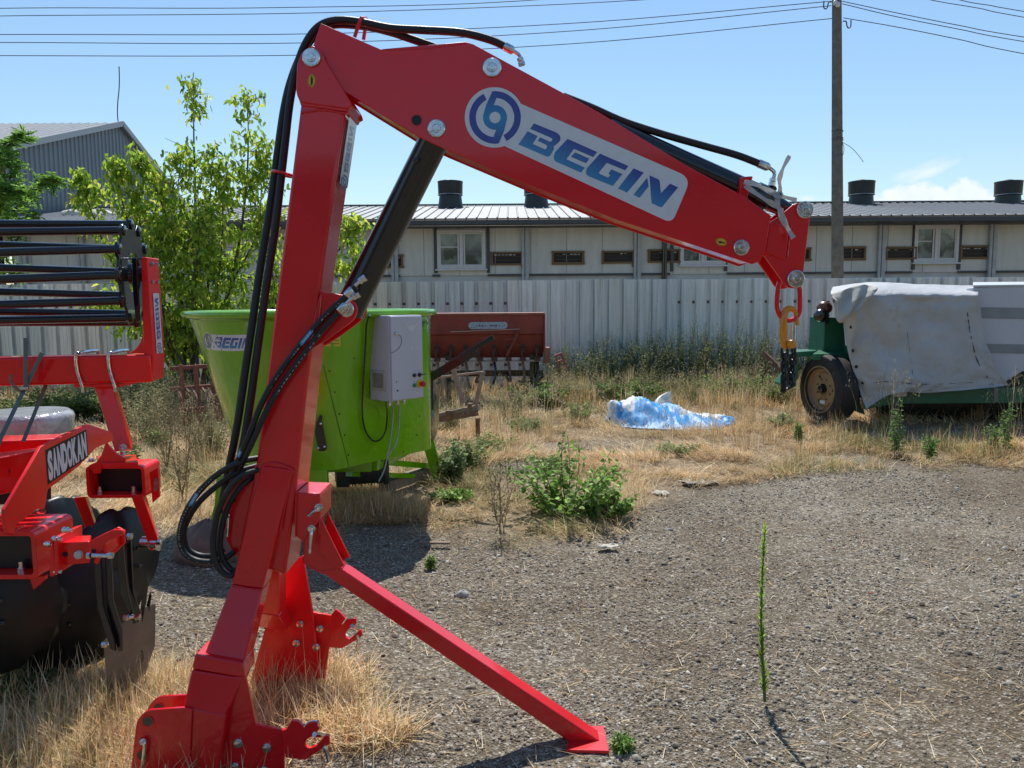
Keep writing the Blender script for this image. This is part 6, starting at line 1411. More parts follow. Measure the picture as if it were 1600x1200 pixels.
def build_tarp():
    gm = mat('grey_tarpaulin', (.41, .42, .42), .55, 0, .12, 2.2, .9, 5, bdist=.03, rust=(.34, .345, .34), rscale=3, rthr=.62)
    # rows of pixel columns: left edge to right edge, from the top back edge to the bottom
    rows = [  # (list of px,py,Y) left..right control points
        [(1300, 449, 11.0), (1360, 441, 11.0), (1440, 445, 11.0), (1530, 447, 11.0)],
        [(1298, 455, 10.3), (1365, 444, 10.2), (1440, 446, 10.4), (1530, 450, 10.4)],
        [(1297, 461, 9.8), (1368, 455, 9.70), (1440, 458, 9.72), (1526, 458, 9.72)],
        [(1303, 482, 9.72), (1372, 470, 9.60), (1440, 474, 9.66), (1529, 472, 9.66)],
        [(1316, 505, 9.72), (1376, 505, 9.62), (1442, 505, 9.67), (1533, 505, 9.67)],
        [(1322, 540, 9.70), (1380, 540, 9.64), (1446, 540, 9.66), (1540, 545, 9.66)],
        [(1330, 575, 9.68), (1386, 575, 9.60), (1450, 575, 9.64), (1556, 578, 9.64)],
        [(1340, 602, 9.66), (1392, 598, 9.60), (1455, 600, 9.63), (1575, 600, 9.62)],
        [(1351, 639, 9.62), (1396, 614, 9.60), (1458, 613, 9.62), (1577, 602, 9.61)]]
    nu, nv = 90, 100
    def cat(pts, u):
        n = len(pts) - 1; x = min(u * n, n - 1e-6); i = int(x); t = x - i; q = [pts[max(i - 1, 0)], pts[i], pts[i + 1], pts[min(i + 2, n)]]
        a, b, c, d = q; return .5 * ((2 * b) + (c - a) * t + (2 * a - 5 * b + 4 * c - d) * t * t + (3 * b - a - 3 * c + d) * t ** 3)
    RW = [[P(*p) for p in r] for r in rows]
    V = []
    for j in range(nv + 1):
        v = j / nv
        for i in range(nu + 1):
            u = i / nu; col = [cat(r, u) for r in RW]; p = cat(col, v)
            k = float(fbm(u * 3.2 + 2, v * 4.5, 4)) - .5; k2 = float(fbm(u * 9 + 12, v * 5 + u * 3, 3)) - .5
            ridge = -abs(math.sin((u * 7 + v * 2.2 + k * 2))) * .012
            p = p + Vector((k2 * .02, k * .11 + k2 * .05 + ridge * 2 - abs(float(fbm(u * 5 + v * 4, v * 2 - u * 2 + 30, 3)) - .5) * .12, k2 * .02 * (v < .25)))
            # folded-over flap at the upper left
            d = (u * 1.25 + (v - .28) * .55); f = math.exp(-((d - .26) / .05) ** 2) * (1 if v < .5 else math.exp(-((v - .5) / .1) ** 2)) * (v > .14)
            p.y -= .085 * f
            V.append(p)
    # free corner bulge at the lower left
    V2 = []
    for idx, p in enumerate(V):
        j, i = divmod(idx, nu + 1); u, v = i / nu, j / nv
        f = math.exp(-(((u - .20) / .07) ** 2 + ((v - .66) / .10) ** 2)); p = p + Vector((0, -.09 * f, 0)); V2.append(p)
    F = [(j * (nu + 1) + i, j * (nu + 1) + i + 1, (j + 1) * (nu + 1) + i + 1, (j + 1) * (nu + 1) + i) for j in range(nv) for i in range(nu)]
    q = MB().add(V2, F); o = q.build('tarpaulin', gm, None, ang=60, recalc=False); s = o.modifiers.new('t', 'SOLIDIFY'); s.thickness = .004
    tag(o, 'grey canvas tarpaulin draped over the green machine beside its wheel', 'tarpaulin')
    bv = BVHTree.FromPolygons(V2, F)
    def on(px, py, l=.004):
        d = ray(px, py).normalized(); h = bv.ray_cast(CAMP, d)[0]; return (h or CAMP + d * 10.2) - d * l
    # eyelets, hem seams
    q = MB()
    for px, py in ((1304, 471), (1312, 486), (1330, 511), (1332, 548), (1338, 573), (1348, 598)): q.lathe(on(px, py, .006), ray(px, py) * -1, [(0, .021), (.004, .021), (.004, .016)], 16)
    q.build('eyelet', M['ink'], o)
    sd_ = mat('seam_dark_line', (.06, .065, .07), .8); q = MB(); rn = random.Random(3)
    def line(pts, w):
        ps = smooth_path([on(*p, .005) for p in pts], 8)
        for a, b in zip(ps[:-1], ps[1:]):
            if rn.random() < .8: q.tube([a, b], w * rn.uniform(.5, 1.2), 5)
    line([(1509, 459), (1512, 490), (1518, 530), (1530, 570), (1552, 602)], .006)
    line([(1350, 612), (1368, 598), (1395, 597), (1430, 600), (1470, 600), (1520, 598), (1548, 601)], .0035)
    line([(1413, 470), (1418, 520), (1426, 585)], .002)
    q.build('seam', sd_, o)
    # folded-over corner of the sheet hanging from the top edge
    up = smooth_path([P(1298, 460, 9.66), P(1318, 452, 9.60), P(1345, 444, 9.62), P(1368, 448, 9.60)], 8); dn_ = smooth_path([P(1302, 470, 9.62), P(1312, 505, 9.50), P(1340, 482, 9.46), P(1368, 458, 9.54)], 8)
    V = []; nv_ = 14; n = len(up)
    for j in range(nv_ + 1):
        for i in range(n):
            v = j / nv_; u = i / (n - 1); k = float(fbm(u * 5 + 3, v * 4, 3)) - .5
            V.append(up[i].lerp(dn_[i], v) + Vector((k * .03, -.05 * math.sin(v * 3.1) + .03 * math.sin(u * 16 + v * 5) + k * .10, k * .03)))
    f = MB().add(V, [(j * n + i, (j + 1) * n + i, (j + 1) * n + i + 1, j * n + i + 1) for j in range(nv_) for i in range(n - 1)]).build('folded_flap', mat('tarp_underside', (.42, .41, .37), .75, 0, .12, 5, .4, 12, bdist=.01), o, recalc=False, ang=50); s = f.modifiers.new('t', 'SOLIDIFY'); s.thickness = .004
    q = MB(); pts = [(1347, 531, 9.50), (1372, 525, 9.52), (1364, 538, 9.48), (1357, 556, 9.5), (1350, 552, 9.48), (1346, 548, 9.50)]
    q.add([P(*p) for p in pts], [tuple(range(6))]).build('turned_edge', bpy.data.materials['tarp_underside'], o, recalc=False)
build_tarp()

# ---------------------------------------------------------------- litter and stones
def build_litter():
    # crumpled blue and white plastic sacks
    c0, c1 = G(962, 676), G(1166, 674)
    nu, nv = 64, 20; V = []; C = []
    ctr = G(1060, 668); L_ = (c1 - c0).length; yc = ctr.y + .25
    rn = np.random.default_rng(5)
    for j in range(nv + 1):
        v = j / nv
        for i in range(nu + 1):
            u = i / nu; x = c0.x + (c1.x - c0.x) * u
            wid = .60 * (math.sin(math.pi * min(max(u, .03), .985)) ** .45) * (1 - .15 * u)
            y = yc + (v - .5) * 2 * wid * .85 + .05 * math.sin(u * 7)
            n1 = float(fbm(u * 6 + 3, v * 2.2 + u * 2, 3)) - .5; n2 = abs(float(fbm(u * 8, v * 3, 2)) - .5)
            fold = 1 - abs(2 * ((u * 3.5 + v * 1.6 + n1 * 1.2) % 1) - 1); h = (math.sin(math.pi * v ** 1.5) ** .8) * (.29 + .05 * math.sin(u * 5 + .5)) * (1 - .62 * u ** 2.5) - .07 * fold * math.sin(math.pi * v) * (math.sin(math.pi * min(max(u, .02), .99)) ** .4) + n1 * .12 * math.sin(math.pi * v) ** .3 - n2 * .10
            r3 = rn.normal(size=3) * .007; V.append((x + n1 * .08 + r3[0], y + n1 * .06 + r3[1], max(h + r3[2] * 1.3 * (0 < v < 1), .0) + .012))
            e = float(fbm(u * 4 + 7, v * 2 + 1, 3)); wh = (v > .60 + .8 * (e - .5) - .12 * (u > .55)) or (u < .05) or (.10 < u < .2 and v > .3)
            C.append((.70, .73, .76) if wh else (.06, .38, .80))
    F = [(j * (nu + 1) + i, j * (nu + 1) + i + 1, (j + 1) * (nu + 1) + i + 1, (j + 1) * (nu + 1) + i) for j in range(nv) for i in range(nu)]
    bm_ = mat('plastic_sheeting', (1, 1, 1), .5, 0, attr=True, bump=.3, bscale=18, bdist=.01, trans=.2)
    o = np_obj('plastic_sheet', V, F, bm_, col=np.array(C), smooth=False)
    tag(o, 'long crumpled blue and white plastic sheeting lying in the dry grass', 'plastic sheet')
    # upright torn tip and a small left heap
    V = []; nu_, nv_ = 16, 12
    for j in range(nv_ + 1):
        for i in range(nu_ + 1):
            u, v = i / nu_, j / nv_; bl = P(1002, 652, 10.2).lerp(P(1052, 650, 10.2), u); tl = P(1006, 640, 10.25).lerp(P(1047 + 2 * math.sin(u * 9), 606 + 3 * u, 10.3), u); k = float(fbm(u * 4, v * 4 + 9, 3)) - .5
            V.append(bl.lerp(tl, v) + Vector((k * .03, k * .14 - .03 * math.sin(u * 9 + v * 4), k * .03)))
    q = MB().add(V, [(j * (nu_ + 1) + i, j * (nu_ + 1) + i + 1, (j + 1) * (nu_ + 1) + i + 1, (j + 1) * (nu_ + 1) + i) for j in range(nv_) for i in range(nu_)])
    f = q.build('torn_tip', mat('milky_plastic', (.78, .78, .70), .4, 0, .15, 12, .4, 20, trans=.3), o, recalc=False); f.modifiers.new('s', 'SOLIDIFY').thickness = .002
    lm = lump('plastic_sheet', (G(972, 660).x, 10.2, .0), (.42, .4, .26), mat('blue_plastic', (.07, .30, .60), .4, 0, .25, 8, .8, 18, bdist=.03, rust=(.5, .52, .54), rscale=6, rthr=.50), 'small blue and white plastic heap left of the long sheeting', 'plastic sheet', 9, nz=.6)
    stm = mat('pale_stone', (.36, .35, .32), .85, 0, .25, 20, .5, 50)
    p = G(723, 931); lump('stone', (p.x, p.y, -.006), (.062, .05, .05), stm, 'pale fist-sized stone alone on the gravel in front of the crane', 'stone', 21, nz=.3)
    rk = mat('brown_rock', (.16, .12, .10), .9, 0, .3, 8, .8, 20, bdist=.02)
    p = G(318, 882); lump('rock', (p.x, p.y + .1, -.02), (.42, .34, .34), rk, 'brown rock behind the coiled black hoses', 'rock', 33, nz=.25)
    p = G(1000, 947); lump('stone', (G(835, 981).x, G(835, 981).y, -.006), (.026, .022, .016), stm, 'tiny white pebble right of the lone stone', 'stone', 31)
    pm = mat('paper_scrap', (.46, .43, .36), .8, 0, .15, 20)
    def scrap(px, py, w, d, label, rot, seed, mt, nm='scrap', cat_='litter'):
        c = G(px, py); rn = random.Random(seed); nx, ny = 9, 7; vs = []
        for j in range(ny):
            for i in range(nx):
                x = (i / (nx - 1) - .5) * w * (1 + .12 * rn.uniform(-1, 1)); y = (j / (ny - 1) - .5) * d * (1 + .12 * rn.uniform(-1, 1)); z = .018 + .5 * d * (float(fbm(i * .6 + seed, j * .8, 2)) - .4) * .8
                vs.append((c.x + x * math.cos(rot) - y * math.sin(rot), c.y + x * math.sin(rot) + y * math.cos(rot), max(z, .008)))
        o = MB().add(vs, [(j * nx + i, j * nx + i + 1, (j + 1) * nx + i + 1, (j + 1) * nx + i) for j in range(ny - 1) for i in range(nx - 1)]).build(nm, mt, None, ang=40, recalc=False); o.modifiers.new('t', 'SOLIDIFY').thickness = .002
        return tag(o, label, cat_)
    scrap(950, 857, .13, .07, 'flat cream cardboard scrap lying on the gravel edge', .05, 4, pm)
    scrap(1092, 757, .30, .20, 'crumpled grey paper rag lying on matted straw', .2, 11, mat('dirty_paper', (.40, .37, .31), .85, 0, .4, 12), 'rag', 'rag')
    scrap(1032, 774, .10, .14, 'small white paper scrap in straw left of the grey rag', .4, 17, pm)
    tag(MB().bar(G(655, 851) + Vector((0, 0, .015)), G(704, 852) + Vector((0, 0, .018)), .035, .012).build('wood_slat', M['wood'], bevel=.002), 'thin broken wood slat on the gravel near the mixer shadow', 'wood slat')
build_litter()
# ---------------------------------------------------------------- vegetation
def unit(v): return v / np.maximum(np.linalg.norm(v, axis=-1, keepdims=True), 1e-9)
def leaf_geo(C, D, L, W, rg, shape=((.25, .85), (.6, .75))):
    C = np.asarray(C, float); n = len(C); D = unit(np.asarray(D, float)); L = np.broadcast_to(L, (n,))[:, None]; W = np.broadcast_to(W, (n,))[:, None]
    S = unit(np.cross(D, unit(rg.normal(size=(n, 3)) + np.array([0, 0, .8])))); N_ = np.cross(S, D); (a, wa), (b, wb) = shape; f = rg.uniform(.03, .18, (n, 1))
    v = [C, C + D * L * a + S * W * wa * .5 + N_ * L * f, C + D * L * b + S * W * wb * .5 + N_ * L * f * .7, C + D * L - N_ * L * .06, C + D * L * b - S * W * wb * .5 + N_ * L * f * .7, C + D * L * a - S * W * wa * .5 + N_ * L * f]
    V = np.stack(v, 1).reshape(-1, 3); i = np.arange(n)[:, None] * 6
    # two halves folded on the midrib
    F = np.concatenate([i + np.array([[0, 1, 2, 3]]), i + np.array([[0, 3, 4, 5]])], 0)
    return V, F
class Plant:
    def __init__(s, seed): s.rg = np.random.default_rng(seed); s.C = []; s.D = []; s.L = []; s.W = []; s.K = []; s.stem = MB()
    def leaf(s, c, d, l, w, k): s.C.append(tuple(c)); s.D.append(tuple(d)); s.L.append(l); s.W.append(w); s.K.append(k)
    def cluster(s, c, n, spread, l, w, pal, droop=.4, out=None):
        rg = s.rg; c = np.array(c)
        for _ in range(n):
            d = rg.normal(size=3); d[2] -= droop * 1.6
            if out is not None: d += np.array(out) * .9
            o = rg.normal(size=3) * spread; k = np.array(pal[rg.integers(len(pal))]) * rg.uniform(.75, 1.25); s.leaf(c + o, d, l * rg.uniform(.6, 1.25), w * rg.uniform(.7, 1.2), k)
    def finish(s, name, label, cat, leafm, stemm, group=None, foliage='foliage', stemname='stem', shape=((.25, .85), (.6, .75))):
        base = Vector((float(np.mean([c[0] for c in s.C])), float(np.mean([c[1] for c in s.C])), 0)) if not s.stem.v else Vector((s.stem.v[0].x, s.stem.v[0].y, 0))
        t = thing(name, base, label, cat, group)
        V, F = leaf_geo(s.C, s.D, np.array(s.L), np.array(s.W), s.rg, shape); col = np.repeat(np.array(s.K), 6, axis=0)
        np_obj(foliage, V, F, leafm, t, col)
        if s.stem.v: s.stem.build(stemname, stemm, t)
        return t
leafm = mat('leaf', (1, 1, 1), .48, 0, attr=True, trans=.62, spec=.35)
drym = mat('dry_grass', (1, 1, 1), .7, 0, attr=True, trans=.30, spec=.2)
barkm = mat('bark', (.10, .085, .065), .9, 0, .3, 12, .6, 30)
stemg = mat('green_stem', (.10, .14, .04), .6, 0, .2, 20)
stemd = mat('dry_stem', (.26, .20, .12), .8, 0, .2, 20)
ELDER = [(.30, .46, .05), (.40, .56, .065), (.50, .64, .10), (.18, .32, .04), (.62, .66, .12)]
ASH = [(.19, .36, .06), (.27, .45, .09), (.12, .24, .05)]
WEED = [(.09, .14, .04), (.12, .17, .055), (.06, .10, .03), (.16, .18, .08)]
MALLOW = [(.20, .34, .07), (.27, .43, .10), (.12, .23, .05), (.40, .50, .20)]

def build_trees():
    Y = 12.9; p = Plant(101); rg = p.rg
    stems = [  # (points px,py,dy), trunk radius, side reach, density
        ([(300, 600, 0), (303, 500, 0), (306, 400, .1), (305, 300, .1), (303, 220, 0), (302, 132, 0)], .045, 34, 1.0),
        ([(320, 600, .2), (345, 500, .2), (370, 400, .2), (384, 300, .1), (388, 220, 0), (386, 152, 0)], .04, 30, 1.0),
        ([(290, 600, 0), (285, 480, 0), (270, 380, -.1), (250, 310, -.2), (225, 262, -.3), (216, 242, -.3)], .03, 20, .8),
        ([(285, 600, -.2), (250, 500, -.2), (215, 400, -.3), (195, 330, -.4), (184, 280, -.5), (181, 252, -.5)], .03, 22, .9),
        ([(280, 600, -.2), (230, 510, -.3), (180, 420, -.4), (150, 350, -.5), (132, 300, -.6), (125, 276, -.6)], .026, 22, .9),
        ([(315, 600, 0), (330, 520, 0), (342, 430, 0), (348, 350, 0), (345, 290, 0)], .03, 32, 1.0),
        ([(330, 600, .2), (400, 520, .2), (450, 450, .2), (520, 400, .3), (548, 360, .3), (552, 345, .3)], .03, 26, 1.0),
        ([(330, 600, .3), (390, 540, .3), (430, 480, .3), (420, 400, .3), (412, 340, .3)], .03, 28, 1.1),
        ([(300, 600, .3), (260, 540, .3), (215, 500, .2), (170, 480, .1), (140, 470, 0)], .025, 24, 1.0),
        ([(310, 590, -.3), (305, 520, -.4), (300, 450, -.5), (315, 380, -.5), (325, 330, -.4)], .03, 38, 1.2),
        ([(305, 560, .2), (325, 450, .2), (322, 360, .1), (330, 290, 0), (334, 235, 0)], .028, 34, 1.1),
        ([(330, 560, .3), (360, 450, .3), (400, 370, .3), (408, 300, .2), (404, 250, .2)], .028, 32, 1.1),
        ([(300, 560, 0), (280, 450, 0), (272, 360, 0), (278, 290, 0), (284, 240, 0)], .028, 34, 1.1),
        ([(300, 560, -.1), (240, 450, -.2), (222, 370, -.2), (215, 310, -.3)], .026, 30, 1.1),
        ([(300, 590, -.2), (265, 530, -.4), (250, 460, -.5), (245, 400, -.5), (262, 350, -.4)], .03, 34, 1.2),
        ([(320, 600, .4), (360, 560, .4), (400, 500, .5), (480, 430, .5), (545, 420, .5), (560, 430, .5)], .025, 26, 1.0)]
    for pts, r, reach, dens in stems:
        ps = smooth_path([P(a, b, Y + c) for a, b, c in pts], 8); n = len(ps)
        p.stem.tube([ps[i] for i in range(n)], [max(r * (1 - .92 * i / n), .005) for i in range(n)], 7)
        for i in range(4, n):
            f = i / n; R_ = reach / 1200 * Y * (1.0 if f < .8 else 1.15 - f * .75)
            if fbm(i * .35 + len(p.C) % 7, r * 100, 2) < .30: continue
            for _ in range(int((2.2 if f > .35 else 3.0) * dens + rg.random())):
                a = rg.uniform(0, 2 * math.pi); out = np.array([math.cos(a), math.sin(a) * .8, rg.uniform(-.1, .7)]); ln = R_ * rg.uniform(.2, 1.0) ** .8 * 1.55
                q0 = np.array(ps[i]) + rg.normal(size=3) * .03; q1 = q0 + out * ln
                if ln > R_ * .6: p.stem.tube([q0, q1], [.006, .003], 4, cap=False)
                for t_ in (.45, .75, 1.0):
                    if rg.random() < .8: p.cluster(q0 + (q1 - q0) * t_, int(rg.integers(3, 7)), .055, .125, .06, ELDER, 1.1)
        p.cluster(ps[-1], 10, .06, .11, .06, ELDER, .1, (0, 0, 1))
    # lower skirt of foliage
    for _ in range(480):
        px = rg.uniform(130, 470); py = rg.uniform(330, 585); 
        if abs(px - 315) / 180 + abs(py - 480) / 170 > 1.05 or fbm(px * .03, py * .03, 2) < .40: continue
        p.cluster(P(px, py, Y + rg.uniform(-.7, .6)), int(rg.integers(5, 10)), .07, .12, .065, ELDER[:2] + ELDER[3:4] + ELDER[:2], .9)
    p.finish('leafy_tree', 'tall multi-stemmed yellow-green tree growing before the fence behind the mixer', 'tree', leafm, barkm, foliage='crown', stemname='trunk')
    # narrow-leaved tree at the left edge
    p = Plant(55); rg = p.rg; Y = 11.8
    br = [[(-60, 480, 0), (-30, 400, 0), (0, 330, 0), (15, 280, 0), (20, 240, 0)], [(-60, 480, 0), (-20, 380, .2), (30, 320, .3), (70, 285, .3), (88, 278, .3)], [(-60, 470, 0), (-10, 420, -.2), (30, 370, -.2), (45, 330, -.2)],
          [(-60, 480, 0), (-50, 350, 0), (-20, 270, .1), (15, 225, .1), (38, 212, .1)], [(-60, 480, 0), (-30, 440, 0), (10, 430, 0), (45, 420, 0)], [(-60, 480, 0), (-90, 350, 0), (-60, 220, 0)], [(-60, 470, 0), (-20, 330, -.3), (10, 300, -.4), (40, 300, -.4)], [(-60, 640, 0), (-60, 480, 0)]]
    for k, pts in enumerate(br):
        ps = smooth_path([P(a, b, Y + c) for a, b, c in pts], 8); n = len(ps)
        p.stem.tube(ps, [max((.03 if k < 7 else .06) * (1 - .8 * i / n), .005) for i in range(n)], 7)
        if k == 7: continue
        for i in range(n // 3, n):
            for _ in range(5):
                d = rg.normal(size=3); d[2] *= .5; d = d / np.linalg.norm(d); ln = rg.uniform(.08, .32) * (1.15 - .5 * i / n); q0 = np.array(ps[i]); q1 = q0 + d * ln
                for t_ in np.linspace(.3, 1, 6):
                    c = q0 + (q1 - q0) * t_
                    for s_ in (-1, 1):
                        dd = d * .6 + np.cross(d, [0, 0, 1]) * s_ + rg.normal(size=3) * .2; p.leaf(c, dd, .085 * rg.uniform(.7, 1.2), .024, np.array(ASH[rg.integers(3)]) * rg.uniform(.8, 1.4))
    p.finish('ash_tree', 'narrow-leaved green tree reaching in from the left edge', 'tree', leafm, barkm, foliage='crown', stemname='trunk')
build_trees()

def stem_plant(px, py, h, spread, ns, leafn, ll, lw, pal, name, label, cat, seed, group=None, lean=.25, droop=.2, seedheads=False, stemm=None, r=.004, lift=0, base=None, low=0.0):
    p = Plant(seed); rg = p.rg; b = base or G(px, py)
    for s_ in range(ns):
        a = rg.uniform(0, 2 * math.pi); rr = spread * rg.random() ** .6; hh = h * rg.uniform(.6, 1.0) * (1 - .35 * rr / max(spread, 1e-3))
        foot = Vector((b.x + rr * .35 * math.cos(a), b.y + rr * .35 * math.sin(a), -.01)); tip = Vector((b.x + rr * math.cos(a), b.y + rr * math.sin(a), hh)); mid = foot.lerp(tip, .5) + Vector((rg.normal() * .03 * h, rg.normal() * .03 * h, h * .06))
        ps = smooth_path([foot, mid, tip], 8); n = len(ps); p.stem.tube(ps, [r * (1 - .7 * i / n) for i in range(n)], 4, cap=False)
        for i in range(1, n):
            f = i / (n - 1)
            if f < low: continue
            for _ in range(leafn):
                o = rg.normal(size=3); o[2] = abs(o[2]) * .4 - droop; o = o / np.linalg.norm(o); k = np.array(pal[rg.integers(len(pal))]) * rg.uniform(.7, 1.3)
                c = np.array(ps[i]) + o * ll * rg.uniform(0, .6) + np.array([0, 0, rg.uniform(-.03, .03) * h]); s_z = 1.1 - .5 * f
                p.leaf(c, o, ll * rg.uniform(.6, 1.15) * s_z, lw * rg.uniform(.7, 1.15) * s_z, k)
    return p.finish(name, label, cat, leafm, stemm or stemg, group)

def build_shrubs():
    stem_plant(888, 800, .62, .56, 34, 2, .062, .058, MALLOW, 'mallow_plant', 'broad green leafy mallow bush at the gravel edge', 'bush', 201, r=.004)
    stem_plant(942, 806, .26, .26, 14, 3, .055, .055, MALLOW, 'mallow_plant', 'low green mallow offshoot right of the broad bush', 'bush', 202)
    stem_plant(708, 752, .42, .17, 22, 3, .05, .05, [(.22, .29, .13), (.16, .25, .08), (.32, .36, .20)], 'mallow_plant', 'dusty green bush beside the mixer right foot', 'bush', 203)
    stem_plant(706, 782, .10, .2, 20, 2, .05, .04, MALLOW, 'ground_weed', 'flat green weed in front of the dusty green bush', 'weed', 204)
    # single upright weed on the gravel
    p = Plant(7); rg = p.rg; b = G(1195, 1096); tp = P(1195, 826, b.y)
    ps = smooth_path([b, P(1191, 1020, b.y), P(1189, 950, b.y), P(1192, 880, b.y), tp], 14); p.stem.tube(ps, [.0065 * (1 - .75 * i / len(ps)) for i in range(len(ps))], 7)
    for i in range(2, len(ps)):
        for _ in range(7):
            a = rg.uniform(0, 2 * math.pi); f = i / len(ps); l = .038 * (1.15 - .6 * f); p.leaf(np.array(ps[i]) + [0, 0, rg.uniform(-.008, .008)], (math.cos(a) * rg.uniform(.2, .8), math.sin(a) * rg.uniform(.2, .8), 1.0), l * rg.uniform(.5, 1.35), .005, np.array((.32, .44, .09)) * rg.uniform(.7, 1.5) * (1 + .4 * f))
    p.finish('tall_weed', 'single tall thin green weed standing upright on the open gravel', 'weed', leafm, stemg, shape=((.25, .9), (.65, .6)))
    # dry branching thistle
    def dryweed(px, py, h, ns, seed, label, pal=((.20, .17, .10), (.12, .13, .06)), base=None, sp=.16, name='dry_weed'):
        p = Plant(seed); rg = p.rg; b = base or G(px, py)
        for s_ in range(ns):
            a = rg.uniform(0, 2 * math.pi); tip = Vector((b.x + sp * rg.random() * math.cos(a), b.y + sp * rg.random() * math.sin(a), h * rg.uniform(.7, 1))); ps = smooth_path([Vector((b.x + .02 * rg.normal(), b.y + .02 * rg.normal(), 0)), b.lerp(tip, .5) + Vector((rg.normal() * .02, 0, 0)), tip], 6)
            p.stem.tube(ps, [.0032 * (1 - .6 * i / len(ps)) for i in range(len(ps))], 4, cap=False)
            for i in range(2, len(ps)):
                for _ in range(2):
                    d = Vector((rg.normal(), rg.normal(), abs(rg.normal()) + .5)).normalized(); e = ps[i] + d * h * rg.uniform(.06, .18); p.stem.tube([ps[i], e], [.0016, .001], 3, cap=False)
                    for _k in range(2): p.leaf(tuple(e), tuple(d + Vector((rg.normal() * .3, rg.normal() * .3, 0))), .018 * rg.uniform(.7, 1.4), .009, np.array(pal[rg.integers(len(pal))]) * rg.uniform(.8, 1.5))
        return p.finish(name, label, 'weed', drym, stemd)
    dryweed(782, 835, .50, 7, 301, 'dry branching thistle with small buds at the gravel edge')
    dryweed(285, 790, .75, 9, 302, 'thin grey-green branching weed left of the black hose coil', sp=.3)
    dryweed(262, 735, .9, 10, 303, 'tall wispy pale weed further back, left of the mixer', sp=.35)
    dryweed(310, 720, .7, 8, 304, 'short wispy weed close to the rusty tined implement', sp=.3)
    for i, (px, py, h, lab) in enumerate(((1400, 710, .62, 'green weed before the reflector on the green beam'), (1452, 716, .45, 'sparse dry tuft weed under the hanging tarpaulin'), (1570, 706, .70, 'leafy green weed at the right under the white cover'), (1548, 712, .42, 'smaller green weed just left of the leafy one at right'), (1250, 690, .30, 'low dark green weed at the foot of the trailer tyre'))):
        stem_plant(px, py, h, .10, 5, 4, .045, .028, [(.16, .28, .08), (.22, .35, .11), (.11, .20, .06)], 'green_weed', lab, 'weed', 320 + i, r=.004, low=.1)
    for i, (px, py, h, sp, lab) in enumerate(((673, 886, .10, .02, 'tiny green sprout on the gravel near the wood slat'), (973, 1166, .05, .035, 'tiny green sprout beside the crane foot plate'), (283, 1086, .09, .06, 'small green weed between the harrow and the crane foot'), (30, 1100, .16, .16, 'broad dark leaves low under the harrow discs'))):
        stem_plant(px, py, h, sp, 5 if i < 3 else 12, 3, .03 if i < 3 else .07, .015 if i < 3 else .06, MALLOW if i < 3 else WEED, 'small_weed', lab, 'weed', 340 + i, r=.002)
    # bushes along the fence
    FB = [(885, 13.9, .85, .55, 'leftmost wispy dark bush by the fence, beside the red bracket'), (950, 14.2, 1.05, .6, 'second wispy dark bush from the left by the fence'), (1015, 14.3, 1.15, .6, 'tallest middle bush by the fence with long thin twigs'),
          (1075, 14.2, 1.3, .6, 'dark bush by the fence directly behind the plastic sheeting tip'), (1135, 14.3, 1.3, .65, 'dark twiggy bush by the fence left of the chain hook'), (1195, 14.1, 1.1, .55, 'dark bush by the fence just behind the chain hook'), (1262, 14.4, .9, .5, 'thin bush by the fence behind the trailer wheel')]
    for i, (px, y, h, sp, lab) in enumerate(FB):
        b = P(px, 600, y); b.z = 0
        stem_plant(0, 0, h * 1.15, sp * 1.2, 90, 3, .055, .015, [(.17, .22, .09), (.24, .27, .13), (.11, .14, .06), (.38, .34, .20)], 'wispy_bush', lab, 'bush', 400 + i, 'bushes growing along the fence', r=.005, base=b, droop=-.3)
    for i, (px, y, lab) in enumerate(((915, 12.9, 'pale leafy weed patch behind the left plastic heap'), (985, 12.6, 'bright leafy weed patch behind the plastic sheeting'), (1150, 12.8, 'leafy weed patch below the chain hook'), (1215, 12.2, 'leafy weed patch left of the trailer wheel'), (845, 12.0, 'green weed patch right of the seed drill stand'))):
        b = P(px, 600, y); b.z = 0
        stem_plant(0, 0, .30 + .22 * ((i * 37) % 5) / 4, .45 + .2 * (i % 3), 30, 3, .085, .06, [(.15, .26, .06), (.24, .34, .11), (.10, .17, .05)], 'leafy_weed', lab, 'weed', 430 + i, 'leafy weeds before the fence', r=.004, base=b)
    for i, (px, y, h, lab) in enumerate(((60, 10.5, .55, 'green weeds under the cross beam at the left edge'), (130, 10.8, .6, 'green weeds seen below the left part of the beam'), (195, 10.6, .6, 'green weeds right behind the roller leg'), (245, 11.6, .8, 'dark weeds at the foot of the leafy tree'), (400, 11.8, .7, 'dark weeds behind the mixer tub'))):
        b = P(px, 600, y); b.z = 0
        stem_plant(0, 0, h, .6, 50, 3, .09, .035, [(.14, .22, .06), (.20, .28, .08), (.28, .32, .14)], 'green_weed', lab, 'weed', 440 + i, 'green weeds at the left', r=.004, base=b)
build_shrubs()
